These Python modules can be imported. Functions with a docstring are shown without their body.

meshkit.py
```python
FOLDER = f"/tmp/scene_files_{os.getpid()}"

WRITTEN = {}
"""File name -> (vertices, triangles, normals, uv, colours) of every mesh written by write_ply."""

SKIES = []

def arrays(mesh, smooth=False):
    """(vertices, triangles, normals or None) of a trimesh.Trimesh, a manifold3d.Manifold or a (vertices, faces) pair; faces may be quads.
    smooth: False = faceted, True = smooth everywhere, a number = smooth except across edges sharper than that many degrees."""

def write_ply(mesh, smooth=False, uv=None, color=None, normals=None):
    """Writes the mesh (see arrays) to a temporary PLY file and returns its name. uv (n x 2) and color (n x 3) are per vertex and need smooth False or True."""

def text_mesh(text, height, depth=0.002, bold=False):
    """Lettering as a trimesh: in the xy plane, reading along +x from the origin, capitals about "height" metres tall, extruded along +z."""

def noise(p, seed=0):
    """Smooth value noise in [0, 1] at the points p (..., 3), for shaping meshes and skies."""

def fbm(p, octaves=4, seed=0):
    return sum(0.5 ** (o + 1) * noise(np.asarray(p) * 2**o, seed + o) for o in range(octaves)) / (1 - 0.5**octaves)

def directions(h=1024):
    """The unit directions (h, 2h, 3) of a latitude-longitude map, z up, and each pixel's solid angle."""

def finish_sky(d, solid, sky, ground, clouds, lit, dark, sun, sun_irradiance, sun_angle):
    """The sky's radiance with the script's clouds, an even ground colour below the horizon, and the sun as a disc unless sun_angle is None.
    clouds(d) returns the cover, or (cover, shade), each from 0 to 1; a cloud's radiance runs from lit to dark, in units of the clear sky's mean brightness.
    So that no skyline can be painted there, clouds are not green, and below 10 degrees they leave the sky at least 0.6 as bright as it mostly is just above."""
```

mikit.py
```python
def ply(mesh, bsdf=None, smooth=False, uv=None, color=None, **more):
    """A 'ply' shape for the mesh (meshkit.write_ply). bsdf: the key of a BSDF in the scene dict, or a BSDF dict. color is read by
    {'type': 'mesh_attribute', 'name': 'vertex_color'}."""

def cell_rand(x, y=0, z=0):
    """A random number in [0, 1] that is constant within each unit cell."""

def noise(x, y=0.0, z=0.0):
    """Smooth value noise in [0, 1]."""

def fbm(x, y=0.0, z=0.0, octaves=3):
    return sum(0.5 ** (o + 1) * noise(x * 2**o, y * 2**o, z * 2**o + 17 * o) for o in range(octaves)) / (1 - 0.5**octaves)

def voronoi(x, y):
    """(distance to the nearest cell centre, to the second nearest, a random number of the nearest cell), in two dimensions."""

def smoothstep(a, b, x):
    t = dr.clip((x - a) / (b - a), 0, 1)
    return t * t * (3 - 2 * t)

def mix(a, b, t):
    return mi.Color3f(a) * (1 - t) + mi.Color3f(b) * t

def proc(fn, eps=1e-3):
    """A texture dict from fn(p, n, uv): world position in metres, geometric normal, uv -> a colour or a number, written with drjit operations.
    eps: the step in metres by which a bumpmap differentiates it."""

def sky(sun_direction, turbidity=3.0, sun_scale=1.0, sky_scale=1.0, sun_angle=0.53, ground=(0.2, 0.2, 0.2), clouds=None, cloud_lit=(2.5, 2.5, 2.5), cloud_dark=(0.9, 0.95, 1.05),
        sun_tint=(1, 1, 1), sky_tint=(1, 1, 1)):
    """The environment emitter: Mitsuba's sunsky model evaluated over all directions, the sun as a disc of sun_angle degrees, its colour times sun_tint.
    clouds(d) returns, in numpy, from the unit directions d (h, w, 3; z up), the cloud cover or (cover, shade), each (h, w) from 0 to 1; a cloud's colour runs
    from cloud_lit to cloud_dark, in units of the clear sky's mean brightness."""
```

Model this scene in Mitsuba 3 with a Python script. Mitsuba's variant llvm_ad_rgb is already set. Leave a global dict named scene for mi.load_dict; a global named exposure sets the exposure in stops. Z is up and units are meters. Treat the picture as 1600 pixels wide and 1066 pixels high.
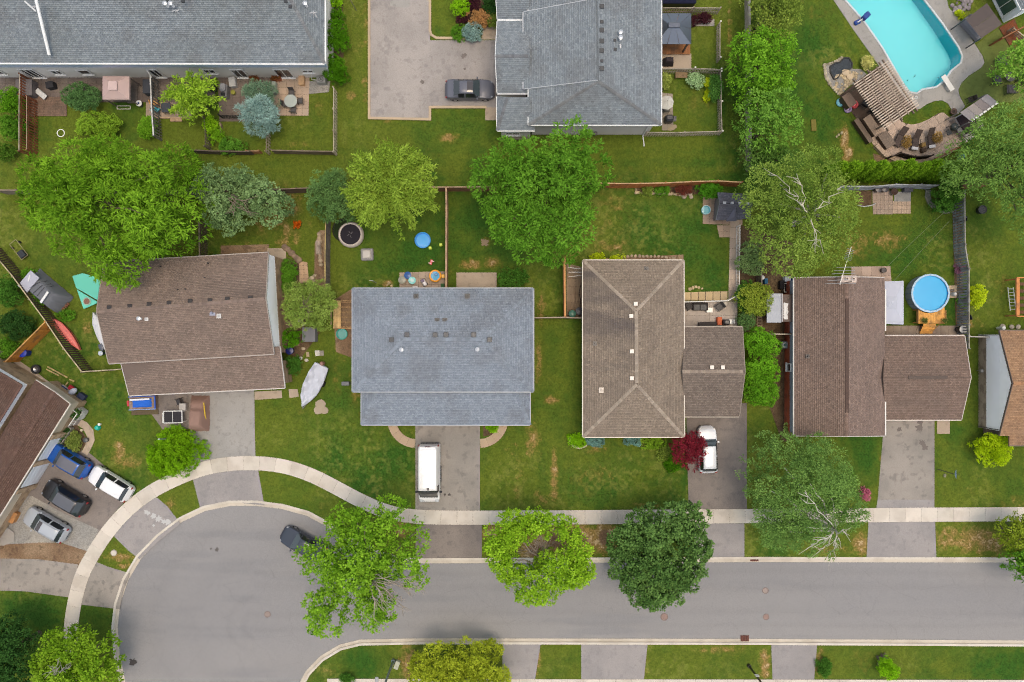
import math, random
import numpy as np, trimesh, shapely, mitsuba as mi, mikit
import drjit as dr
from shapely.geometry import Polygon, LineString, Point, MultiPolygon
from shapely.ops import substring, unary_union
from mikit import noise, fbm, voronoi, smoothstep, mix, cell_rand
import meshkit
T4 = mi.ScalarTransform4f
scene, labels = {}, {}
# ---------------------------------------------------------------- camera, sky, exposure
ALT, S = 66.0, 0.062            # survey: height of the drone in metres, metres of ground per survey unit
scene['camera'] = {'type': 'perspective', 'fov': 2 * math.degrees(math.atan(800 * S / ALT)), 'fov_axis': 'x', 'near_clip': 0.5, 'far_clip': 4000.0,
                   'to_world': T4().look_at(origin=[0, 0, ALT], target=[0, 0, 0], up=[0, 1, 0])}
scene['sky'] = mikit.sky([0.14, -0.04, 1.0], turbidity=3, sun_scale=0.58, sun_angle=30, sky_scale=1.0, clouds=lambda d: np.full(d.shape[:2], 1.0),
                         cloud_lit=(2.62, 2.80, 3.12), sun_tint=(1.0, 0.97, 0.93))
exposure = 1.53
rng = np.random.default_rng(7)
# ---------------------------------------------------------------- helpers
def W(px, py, h=0.0):
    f = S * (ALT - h) / ALT
    return np.array([(px - 800) * f, (533 - py) * f, h])
def WP(pts, h=0.0):
    return [tuple(W(x, y, h)[:2]) for x, y in pts]
def C(r, g, b, k=0.80):
    v = np.array([r, g, b], float) / 255
    return np.where(v <= 0.04045, v / 12.92, ((v + 0.055) / 1.055) ** 2.4) * k
_used = {}
def uniq(name):
    n = _used.get(name, 0); _used[name] = n + 1
    return name if n == 0 else f'{name}_{n:03d}'
def thing(name, label, cat, group=None, kind=None):
    k = uniq(name); labels[k] = {'label': label, 'category': cat}
    if group: labels[k]['group'] = group
    if kind: labels[k]['kind'] = kind
    return k
def merge(ms):
    V, F, o = [], [], 0
    for v, f in ms:
        V.append(v); F.append(np.asarray(f) + o); o += len(v)
    return np.vstack(V), np.vstack(F)
def tri(f):
    f = np.asarray(f, int)
    return np.vstack([f[:, [0, 1, 2]], f[:, [0, 2, 3]]]) if f.shape[1] == 4 else f
def rotz(v, a, c=(0, 0, 0)):
    ca, sa = math.cos(a), math.sin(a); v = np.asarray(v, float); o = v.copy()
    o[:, 0] = v[:, 0] * ca - v[:, 1] * sa + c[0]; o[:, 1] = v[:, 0] * sa + v[:, 1] * ca + c[1]; o[:, 2] = v[:, 2] + c[2]
    return o
def move(m, x=0, y=0, z=0, a=0.0):
    return rotz(m[0], a, (x, y, z)), m[1]
_CB = {}
def box(x, y, z, sx, sy, sz, a=0.0, c=0.0):
    """box centred at x, y with its bottom at z"""
    if c <= 0:
        v = np.array([[i, j, k] for i in (-.5, .5) for j in (-.5, .5) for k in (0, 1)], float) * [sx, sy, sz]
        f = np.array([[0, 1, 3], [0, 3, 2], [4, 6, 7], [4, 7, 5], [0, 4, 5], [0, 5, 1], [2, 3, 7], [2, 7, 6], [0, 2, 6], [0, 6, 4], [1, 5, 7], [1, 7, 3]])
        return rotz(v, a, (x, y, z)), f
    c = min(c, sx * .45, sy * .45, sz * .45)
    def verts(hx, hy, hz, c):
        out = []
        for i in (-1, 1):
            for j in (-1, 1):
                for k in (-1, 1):
                    out += [(i * (hx - c), j * (hy - c), k * hz), (i * (hx - c), j * hy, k * (hz - c)), (i * hx, j * (hy - c), k * (hz - c))]
        return np.array(out)
    if 'f' not in _CB:
        h = trimesh.convex.convex_hull(verts(1, 1, 1, .2))
        key = {tuple(np.round(p, 4)): i for i, p in enumerate(verts(1, 1, 1, .2))}
        idx = np.array([key[tuple(np.round(p, 4))] for p in h.vertices])
        _CB['f'] = idx[h.faces]
    v = verts(sx / 2, sy / 2, sz / 2, c); v[:, 2] += sz / 2
    return rotz(v, a, (x, y, z)), _CB['f']
def prism(poly, z0, z1):
    if not hasattr(poly, 'geoms') and not isinstance(poly, Polygon): poly = Polygon(poly)
    ms = []
    for g in getattr(poly, 'geoms', [poly]):
        g = shapely.geometry.polygon.orient(g)
        if g.area < 1e-5: continue
        v2, f = trimesh.creation.triangulate_polygon(g, engine='earcut')
        n = len(v2); v2 = np.asarray(v2); f = np.asarray(f)
        a, b, c = v2[f[:, 0]], v2[f[:, 1]], v2[f[:, 2]]
        s = (b[:, 0] - a[:, 0]) * (c[:, 1] - a[:, 1]) - (b[:, 1] - a[:, 1]) * (c[:, 0] - a[:, 0])
        f = np.where((s < 0)[:, None], f[:, ::-1], f)
        top = np.column_stack([v2, np.full(n, z1)])
        if z0 is None: ms.append((top, f)); continue
        bot = np.column_stack([v2, np.full(n, z0)])
        ms.append((np.vstack([top, bot]), np.vstack([f, f[:, ::-1] + n])))
        for ring in [g.exterior] + list(g.interiors):
            r = np.array(ring.coords)[:-1]; m = len(r); i = np.arange(m); j = (i + 1) % m
            v = np.vstack([np.column_stack([r, np.full(m, z0)]), np.column_stack([r, np.full(m, z1)])])
            ms.append((v, np.vstack([np.stack([i, j, j + m], 1), np.stack([i, j + m, i + m], 1)])))
    return merge(ms)
def tube(pts, rad, n=6, cap=True):
    pts = np.asarray(pts, float); m = len(pts); rad = np.broadcast_to(np.asarray(rad, float), (m,))
    d = np.gradient(pts, axis=0); d /= np.maximum(np.linalg.norm(d, axis=1, keepdims=True), 1e-9)
    ref = np.where(np.abs(d[:, 2:3]) < .9, [[0, 0, 1.0]], [[1.0, 0, 0]])
    x = np.cross(ref, d); x /= np.linalg.norm(x, axis=1, keepdims=True); y = np.cross(d, x)
    a = np.arange(n) * 2 * np.pi / n
    v = (pts[:, None] + rad[:, None, None] * (np.cos(a)[None, :, None] * x[:, None] + np.sin(a)[None, :, None] * y[:, None])).reshape(-1, 3)
    f = []
    for k in range(m - 1):
        i = np.arange(n); j = (i + 1) % n
        f += [np.stack([k * n + i, k * n + j, (k + 1) * n + j], 1), np.stack([k * n + i, (k + 1) * n + j, (k + 1) * n + i], 1)]
    f = np.vstack(f)
    if cap:
        i = np.arange(1, n - 1)
        f = np.vstack([f, np.stack([0 * i, i + 1, i], 1), np.stack([0 * i + (m - 1) * n, (m - 1) * n + i, (m - 1) * n + i + 1], 1)])
    return v, f
def lathe(prof, n=20, x=0, y=0, z=0):
    prof = np.asarray(prof, float); m = len(prof); a = np.arange(n) * 2 * np.pi / n
    v = np.stack([prof[:, 0:1] * np.cos(a) + x, prof[:, 0:1] * np.sin(a) + y, np.repeat(prof[:, 1:2], n, 1) + z], -1).reshape(-1, 3)
    f = []
    for k in range(m - 1):
        i = np.arange(n); j = (i + 1) % n
        f += [np.stack([k * n + i, k * n + j, (k + 1) * n + j], 1), np.stack([k * n + i, (k + 1) * n + j, (k + 1) * n + i], 1)]
    return v, np.vstack(f)
def disc(x, y, z, r, h=.02, n=20):
    return lathe([(0.001, 0), (r, 0), (r, h), (0.001, h)], n, x, y, z)
def ball(x, y, z, rx, ry, rz, sub=2):
    m = trimesh.creation.icosphere(sub); return np.asarray(m.vertices) * [rx, ry, rz] + [x, y, z], np.asarray(m.faces)
def grid_mesh(P):
    """P (m, n, 3) -> quads"""
    m, n = P.shape[:2]; i, j = np.meshgrid(np.arange(m - 1), np.arange(n - 1), indexing='ij'); a = (i * n + j).ravel()
    return P.reshape(-1, 3), tri(np.stack([a, a + n, a + n + 1, a + 1], 1))
_rj = random.Random(3)
def pack(col):
    q = np.round(np.sqrt(np.clip(col, 0, 1)) * 255); return np.stack([q[:, 0] + 256 * q[:, 1], q[:, 2]], 1)
def tinted(v, f, mat, col, smooth=False): return mikit.ply((v, f), mat, smooth=smooth, uv=pack(col))
def shape(mesh, mat='matte', col=(.5, .5, .5), smooth=False, jit=.05):
    v, f = np.asarray(mesh[0], float), tri(mesh[1])
    col = np.asarray(col, float) * (1 + _rj.uniform(-jit, jit))
    if smooth is not False and smooth is not True:
        m = trimesh.graph.smooth_shade(trimesh.Trimesh(v, f, process=False), angle=np.radians(smooth), facet_minarea=None)
        v, f, smooth = np.array(m.vertices), np.array(m.faces), True
    return tinted(v, f, mat, np.tile(np.clip(col, 0.004, .92), (len(v), 1)), smooth)
def add(parent, name, mesh, mat='matte', col=(.5, .5, .5), smooth=False, label=None, kind=None, jit=.05):
    k = uniq(parent + '__' + name if parent else name)
    scene[k] = shape(mesh, mat, col, smooth, jit)
    if label or kind:
        labels[k] = {}
        if label: labels[k]['label'] = label
        if kind: labels[k]['kind'] = kind
    return k
def put(parent, name, d, M):
    k = uniq(parent + '__' + name); scene[k] = {**d, 'to_world': M}; return k
def solo(name, label, cat, mesh, mat='matte', col=(.5, .5, .5), smooth=False, group=None, kind=None):
    k = thing(name, label, cat, group, kind); scene[k] = shape(mesh, mat, col, smooth); return k
def at(x, y, z=0, a=0.0, s=1.0):
    return T4().translate([float(x), float(y), float(z)]).rotate([0, 0, 1], math.degrees(a)).scale([s, s, s])
# ---------------------------------------------------------------- materials (alike things share one; colour comes with the vertices)
def f_plain(p, n, uv):
    """the colour of a piece travels in its uv: red and green in u, blue in v"""
    g = dr.floor((uv.x + .5) / 256.0); q = mi.Color3f(dr.floor(uv.x + .5) - g * 256.0, g, uv.y) / 255.0
    return q * q
def grime(dirt, amount, scale, fine=0.0):
    d = [float(x) for x in dirt]
    def fn(p, n, uv):
        w = amount * smoothstep(.42, .75, fbm(p.x * scale, p.y * scale, p.z * scale, 3)); c = f_plain(p, n, uv) * (1 - w) + mi.Color3f(d) * w
        return c * (1 - fine + 2 * fine * noise(p.x * 14., p.y * 14., p.z * 9.)) if fine else c
    return mikit.proc(fn)
VC = mikit.proc(f_plain)
def principled(rough, tex=None, **k):
    return {'type': 'twosided', 'bsdf': {'type': 'principled', 'base_color': tex or VC, 'roughness': rough, **k}}
scene['matte'] = principled(.75, specular=.3)
scene['satin'] = principled(.38, specular=.5)
scene['paint'] = principled(.28, specular=.5, clearcoat=.9, clearcoat_gloss=.92, metallic=.15)
scene['steel'] = principled(.35, metallic=.8)
scene['glazing'] = principled(.06, specular=.9)
scene['wood'] = principled(.8, grime(C(90, 80, 70), .5, 2.3, .10), specular=.2)
scene['slab'] = principled(.9, grime(C(160, 148, 132), .28, .9, .05), specular=.2)
scene['shingle'] = principled(.95, grime(C(95, 88, 84), .22, .7, .08), specular=.15)
scene['cloth'] = principled(.9, specular=.1, sheen=.3)
scene['leaf'] = {'type': 'principledthin', 'base_color': VC, 'roughness': .55, 'diff_trans': .45, 'spec_trans': 0.0, 'eta': 1.35}
scene['bark'] = principled(.9, grime(C(70, 60, 52), .45, 4., .1), specular=.1)
scene['water'] = {'type': 'thindielectric', 'int_ior': 1.33}
def KC(*a): return [float(q) for q in C(*a)]
def f_lawn(p, n, uv):
    dry, lush = uv.x, uv.y
    a = fbm(p.x * .35, p.y * .35, 3.0, 4); b = fbm(p.x * 2.1, p.y * 2.1, 7.0, 3); c = noise(p.x * 9., p.y * 9., 1.0); e = noise(p.x * 21., p.y * 21., 5.0)
    g = mix(KC(92, 106, 36), KC(54, 89, 30), dr.clip(lush + (a - .5) * 1.5 + (b - .5) * .7, 0, 1))
    g = mix(g, KC(118, 112, 46), smoothstep(.3, .95, dr.clip(dry * .9 + (b - .5) * .8 + (a - .5) * .6, 0, 1)) * .75)
    w = smoothstep(.42, .78, fbm(p.x * 2.6, p.y * 2.6, 2., 3)) * smoothstep(.40, .75, fbm(p.x * .22, p.y * .22, 11., 2)); g = mix(g, KC(124, 130, 62), w * .55)
    g = mix(g, KC(146, 120, 74), smoothstep(.52, .92, dry + (b - .5) * .5 + (c - .5) * .25) * .88)
    g = mix(g, KC(178, 156, 120), smoothstep(.86, 1.22, dry + (b - .5) * .8 + (c - .5) * .4) * smoothstep(.35, .6, b))
    g = mix(g, KC(128, 102, 78), smoothstep(1.12, 1.25, dry))
    return g * (.62 + .48 * c + .36 * e)
scene['lawn_surface'] = {'type': 'twosided', 'bsdf': {'type': 'principled', 'base_color': mikit.proc(f_lawn), 'roughness': .95, 'specular': .1}}
def rough_surface(c0, c1, c2, sc, fine, crack=0.0, stretch=1.0, arcs=()):
    c0, c1, c2 = ([float(q) for q in c] for c in (c0, c1, c2))
    def fn(p, n, uv):
        a = fbm(p.x * sc * stretch, p.y * sc, 2.0, 4); b = fbm(p.x * sc * 6 * stretch, p.y * sc * 6, 9.0, 3); c = noise(p.x * 17., p.y * 17., 3.)
        g = mix(mix(c0, c1, smoothstep(.3, .7, a)), c2, smoothstep(.55, .8, b) * .6)
        g = g * (1 - fine + 2 * fine * c)
        if arcs:
            q = dr.select(p.x < -25, dr.sqrt(dr.square(p.x + 24.6) + dr.square(p.y + 27.7)), dr.abs(p.y + 25.2)); q = q + (a - .5) * 2.4
            for r0, wd, am in arcs: g = g * (1 - am * (.4 + b) * dr.exp(-dr.square((q - r0) / wd)))
        if crack:
            q, r, s = voronoi(p.x * .35 + b * .6, p.y * .35 + a * .6)
            g = g * (1 - crack * (1 - smoothstep(.0, .018, r - q)))
        return g
    return {'type': 'twosided', 'bsdf': {'type': 'principled', 'base_color': mikit.proc(fn), 'roughness': .93, 'specular': .2}}
scene['asphalt_road'] = rough_surface(C(142, 141, 143), C(150, 148, 148), C(135, 135, 138), .16, .06, .10, .12, ((1.1, .35, .05), (2.6, .3, .05), (6.2, .9, .03), (10.0, .8, .04)))
scene['asphalt_dark'] = rough_surface(C(126, 118, 114), C(140, 131, 125), C(112, 106, 104), .35, .10)
scene['asphalt_grey'] = rough_surface(C(150, 146, 146), C(160, 155, 154), C(140, 137, 138), .5, .07)
scene['asphalt_lane'] = rough_surface(C(158, 152, 149), C(173, 166, 162), C(142, 137, 136), .3, .09, .18)
scene['concrete_drive'] = rough_surface(C(146, 141, 135), C(161, 154, 147), C(120, 116, 112), .4, .06, .10)
scene['concrete_deck'] = rough_surface(C(154, 152, 149), C(166, 163, 159), C(140, 138, 136), .5, .05, .12)
scene['tan_concrete'] = rough_surface(C(178, 162, 144), C(190, 173, 154), C(156, 142, 126), .4, .05)
scene['soil'] = rough_surface(C(128, 104, 82), C(148, 126, 102), C(92, 76, 62), .5, .22)
scene['gravel'] = rough_surface(C(148, 146, 142), C(165, 160, 152), C(128, 125, 122), .5, .25)
scene['bedding'] = rough_surface(C(92, 74, 56), C(110, 92, 70), C(66, 54, 44), .9, .3)
scene['even_turf'] = rough_surface(C(100, 112, 56), C(108, 120, 62), C(92, 104, 52), .6, .08)
# ---------------------------------------------------------------- ground, roads, pavements
road_px = [(1700, 879), (1200, 878), (660, 880), (622, 878), (590, 868), (555, 850), (520, 828), (480, 806), (440, 795), (400, 790), (360, 790), (320, 798), (284, 815), (250, 841), (219, 873), (198, 908), (186, 945),
           (182, 980), (185, 1022), (194, 1066), (215, 1130), (440, 1130), (462, 1080), (478, 1050), (500, 1027), (530, 1009), (562, 1001), (660, 999), (1200, 1000), (1700, 1003)]
road_poly = Polygon(WP(road_px)).buffer(.8).buffer(-.8)
pool_px = [(1296, -60), (1322, 0), (1350, 32), (1380, 75), (1413, 133), (1421, 143), (1432, 145), (1440, 139), (1462, 135), (1474, 126), (1485, 110), (1500, 98), (1502, 88), (1496, 74), (1470, 36), (1436, -8), (1405, -60)]
pool_poly = Polygon(WP(pool_px)).buffer(-.25).buffer(.5).buffer(-.25)
DRY = [  # worn and bare places in the lawns: x, y, rx, ry, how dry
 (185,705,12,28,.75),(200,722,28,14,.75),(170,690,9,22,.6),(176,668,8,18,.45),(270,775,16,12,.6),(150,740,30,14,.35),(265,790,14,12,.7),(430,660,30,10,.3),(450,690,25,14,.45),(470,640,14,12,.5),
 (435,330,60,50,.62),(400,390,70,18,.5),(445,370,30,45,.6),(765,410,16,9,.9),(738,414,20,8,.95),(760,378,7,6,.95),(605,443,10,7,.8),(700,420,10,20,.5),(845,480,9,26,.85),(841,560,7,40,.8),(862,592,14,10,.6),(864,625,14,7,.9),
 (832,690,14,34,.75),(812,735,14,24,.7),(866,745,7,50,.86),(845,780,16,14,.8),(808,770,10,22,.75),(800,700,18,24,.5),(930,700,26,12,.7),(950,740,60,30,.45),(1020,715,40,22,.4),(1010,790,40,8,.75),(1150,790,60,6,.3),
 (950,335,34,55,.66),(945,385,40,22,.75),(1040,370,30,40,.4),(905,470,18,30,.5),(930,400,20,10,.8),(1340,380,50,26,.6),(1385,375,46,24,.62),(1300,360,30,30,.45),(1370,355,8,7,.5),(1500,370,40,30,.3),(1560,430,26,40,.45),(1520,500,22,16,.6),
 (560,60,16,70,.62),(572,40,10,60,.72),(548,150,11,8,.95),(570,140,8,50,.7),(700,215,14,7,1.0),(608,190,12,5,.75),(610,220,40,18,.45),(660,240,60,10,.35),(1140,50,5,60,.8),(1165,150,8,110,.6),(1050,270,90,14,.35),(1260,20,40,30,.3),(1320,215,7,20,1.0),(1310,205,12,8,.6),(1325,242,8,14,1.0),
 (470,190,26,12,.5),(500,165,12,20,.6),(470,225,40,8,.6),(1090,160,30,24,.55),(1075,185,20,14,.5),(60,600,20,14,.4),(70,565,22,16,.4),(135,510,10,26,.6),(40,600,10,14,.6),
 (770,832,16,14,1.3),(880,845,60,22,1.4),(835,860,24,22,1.4),(945,840,16,22,1.35),(610,838,40,14,.6),(630,828,16,18,.9),(1345,850,14,20,.85),(1300,860,40,8,.55),(1500,840,70,22,.72),(1530,845,60,22,.75),(1480,858,20,8,.6),(1350,1030,40,18,.5),(1280,1035,10,34,.85),
 (1410,1020,40,14,.5),(840,1035,7,34,.85),(900,1050,10,14,.6),(1130,1015,50,8,.65),(1195,1040,9,30,.95),(1010,1040,8,30,.6),(170,900,20,12,.4),(168,990,10,40,.5),(185,870,26,9,.9),(195,885,20,6,.9),(640,1030,22,30,.85),(500,1050,40,14,.5),(178,860,18,18,.55),
 (520,790,30,8,.4),(440,770,40,16,.35),(560,600,14,60,.5),(530,540,14,40,.6),(465,565,14,30,.6),(525,600,10,20,.5),(1465,640,6,40,.6),(1376,740,4,50,.6),(1440,300,26,26,.3),(1560,730,40,40,.3),(1590,790,40,20,.5),(1500,770,50,16,.4),(240,290,900,4,.2)]
LUSH = [(600,740,70,50,.75),(590,610,40,50,.4),(620,400,80,60,.55),(660,330,50,60,.5),(1060,370,70,60,.75),(1110,430,30,40,.8),(1000,300,60,30,.3),(960,760,60,40,.6),(1060,770,40,40,.6),(890,540,26,60,.35),(900,640,20,60,.3),(740,340,50,60,.45),(1230,120,60,120,.6),(1290,170,40,90,.6),
        (1250,260,60,40,.4),(160,620,60,50,.5),(100,560,40,40,.5),(50,960,80,40,.9),(230,730,30,60,.4),(1420,420,70,60,.5),(1480,480,40,60,.5),(1540,700,60,50,.35),(1560,1040,80,26,.6),(1420,690,30,60,.3),(1330,740,40,60,.7),(560,1040,50,20,.5),(1140,240,50,60,.5),(1150,180,40,110,.6),(470,820,50,20,.3),(1180,850,60,30,.4),(880,440,26,50,.5)]
def blobs(L, X, Y):
    out = np.zeros(X.shape)
    for x, y, rx, ry, s in L:
        c = W(x, y); q = ((X - c[0]) / (rx * S * 1.25)) ** 2 + ((Y - c[1]) / (ry * S * 1.25)) ** 2
        out = np.maximum(out, s * np.exp(-q * .9))
    return out
def lawn():
    g = .25; xs = np.arange(-62, 62.01, g); ys = np.arange(-46, 46.01, g)
    X, Y = np.meshgrid(xs, ys, indexing='ij'); Pn = np.stack([X, Y, X * 0], -1)
    n3 = meshkit.fbm(np.stack([X * .15, Y * .15, X * 0], -1), 4, 5)
    dry = np.clip(blobs(DRY, X, Y) + (n3 - .5) * .45, 0, 1.4); lush = np.clip(blobs(LUSH, X, Y) + .12 + (meshkit.fbm(np.stack([X * .12, Y * .12, X * 0 + 4], -1), 4, 9) - .5) * .7, 0, 1)
    s = .10 * np.sign(np.sin(Y * 5.2)) * ((Y > 14.4) & (Y < 19.5)) + .09 * np.sign(np.sin(X * 5.0)) * ((X > 20.3) & (X < 22.8) & (Y > 14)) + .08 * np.sign(np.sin((X * .85 + Y * .53) * 4.4)) * ((X > 27) & (Y > 17)) + .06 * np.sign(np.sin(X * 4.6)) * ((Y < -9) & (Y > -17.5) & (X > -4))
    lush = np.clip(lush + s, 0, 1)
    Pn[..., 2] = (meshkit.fbm(np.stack([X * .8, Y * .8, X * 0], -1), 3, 2) - .5) * .03 - .015
    hole = unary_union([road_poly.buffer(.4), pool_poly.buffer(.25)])
    inside = shapely.contains_xy(hole, X.ravel(), Y.ravel()).reshape(X.shape)
    bad = inside[:-1, :-1] & inside[1:, :-1] & inside[:-1, 1:] & inside[1:, 1:]
    near = inside & ~shapely.contains_xy(hole.buffer(-.4), X.ravel(), Y.ravel()).reshape(X.shape); bd = hole.boundary
    q = shapely.points(X[near], Y[near]); w = [shapely.line_interpolate_point(g, shapely.line_locate_point(g, q)) for g in bd.geoms]; d0 = np.array([shapely.distance(q, a) for a in w]); xy = np.array([np.stack([shapely.get_x(a), shapely.get_y(a)], 1) for a in w])
    Pn[near, :2] = xy[d0.argmin(0), np.arange(len(q))]
    m, n = X.shape; i, j = np.nonzero(~bad); a = i * n + j
    f = tri(np.stack([a, a + n, a + n + 1, a + 1], 1))
    scene['lawn'] = mikit.ply((Pn.reshape(-1, 3), f), 'lawn_surface', smooth=True, uv=np.stack([dry.ravel(), lush.ravel()], 1))
    labels['lawn'] = {'label': 'mown lawn with green, olive and bare brown patches across all the yards', 'category': 'lawn', 'kind': 'structure'}
lawn()
gp = Polygon([(-900, -900), (900, -900), (900, 900), (-900, 900)]).difference(pool_poly.buffer(.3))
gm = prism(gp, None, -.22)
scene['ground'] = mikit.ply(gm, 'lawn_surface', uv=np.tile([.3, .3], (len(gm[0]), 1)))
labels['ground'] = {'label': 'open ground under and beyond the yards', 'category': 'ground', 'kind': 'structure'}
def sheet(name, px, z, mat, label, cat='paving', t=.06, poly=None, h=0):
    k = thing(name, label, cat, kind='structure')
    p = poly if poly is not None else Polygon(WP(px, h))
    scene[k] = mikit.ply(prism(p, z - t, z), mat); return k
sheet('road', None, -.12, 'asphalt_road', 'grey asphalt street widening into a round turning circle', 'road', poly=road_poly.buffer(.25))
# kerbs: gutter pan and raised kerb
ring = road_poly.exterior
view = Polygon(WP([(-60, -60), (1660, -60), (1660, 1126), (-60, 1126)]))
kb = road_poly.buffer(.48).difference(road_poly).intersection(view)
gut = road_poly.difference(road_poly.buffer(-.04)).intersection(view)
k = thing('kerb', 'pale concrete kerb with gutter round the street and turning circle', 'kerb', kind='structure')
scene[k] = shape(prism(road_poly.buffer(.48).difference(road_poly.buffer(.26)).intersection(view), -.2, .03), 'slab', C(214, 207, 196))
kg = add(k, 'gutter', prism(road_poly.buffer(.255).difference(road_poly.buffer(-.05)).intersection(view), -.2, -.09), 'slab', C(205, 196, 182))
# storm drains set in the kerb
for x, y, lab in [(1179, 873, 'rust brown storm drain grate in the kerb north of the street'), (1164, 998, 'rust brown storm drain grate in the kerb south of the street')]:
    c = W(x, y); k = thing('storm_drain', lab, 'drain')
    add(k, 'frame', box(c[0], c[1], -.1, .8, .55, .06), 'matte', C(120, 78, 64)); 
    for i in range(5): add(k, 'bar', box(c[0] - .3 + .15 * i, c[1], -.04, .07, .5, .03), 'matte', C(88, 54, 48))
for x, y, r, lab in [(418, 960, 5, 'round iron manhole cover in the turning circle'), (1196, 923, 5, 'pale round manhole cover in the street, upper of the pair at right'), (1197, 964, 5, 'reddish round manhole cover in the street, lower of the pair at right'), (1038, 964, 6, 'reddish round manhole cover below the dark green street tree')]:
    c = W(x, y, -.12); k = thing('manhole_cover', lab, 'manhole cover')
    add(k, 'frame', lathe([(r * S * .82, 0), (r * S * .82, .012), (r * S, .012), (r * S, 0)], 20, c[0], c[1], -.12), 'matte', C(128, 112, 106))
    add(k, 'lid', disc(c[0], c[1], -.12, r * S * .8, .008), 'matte', C(150, 136, 130) if y < 961 else C(150, 126, 118))
# sidewalks of single slabs
def sidewalk(pts, w, step, lab, cuts=None):
    L = LineString(WP(pts)); k = thing('sidewalk', lab, 'sidewalk', kind='structure')
    if len(pts) > 3:
        q = np.array(L.coords)
        for _ in range(3):
            q = np.vstack([q[:1]] + [np.vstack([.75 * a + .25 * b, .25 * a + .75 * b]) for a, b in zip(q[:-1], q[1:])] + [q[-1:]])
        L = LineString(q)
    scene[k] = shape(prism(L.buffer(w / 2 + .01, cap_style='flat'), -.1, .012), 'slab', C(150, 138, 122)); s = 0.0
    while s < L.length - .2:
        e = min(s + step, L.length)
        b = substring(L, s + .011, e - .011).buffer(w / 2, cap_style='flat')
        add(k, 'slab', prism(b, -.05, .032 + _rj.uniform(0, .008)), 'slab', C(214, 206, 195) * _rj.uniform(.94, 1.03)); s = e
sidewalk([(1664, 803), (1340, 805), (1100, 807), (800, 809), (690, 809), (640, 807), (600, 799), (560, 781), (520, 759), (484, 741), (444, 728), (400, 723), (350, 725), (306, 735), (245, 762), (203, 792), (170, 828), (145, 866), (127, 900), (117, 938), (111, 975), (110, 1010), (114, 1060), (124, 1100)], 1.36, 1.55, 'cream concrete sidewalk that curves along the street and round the circle')
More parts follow.
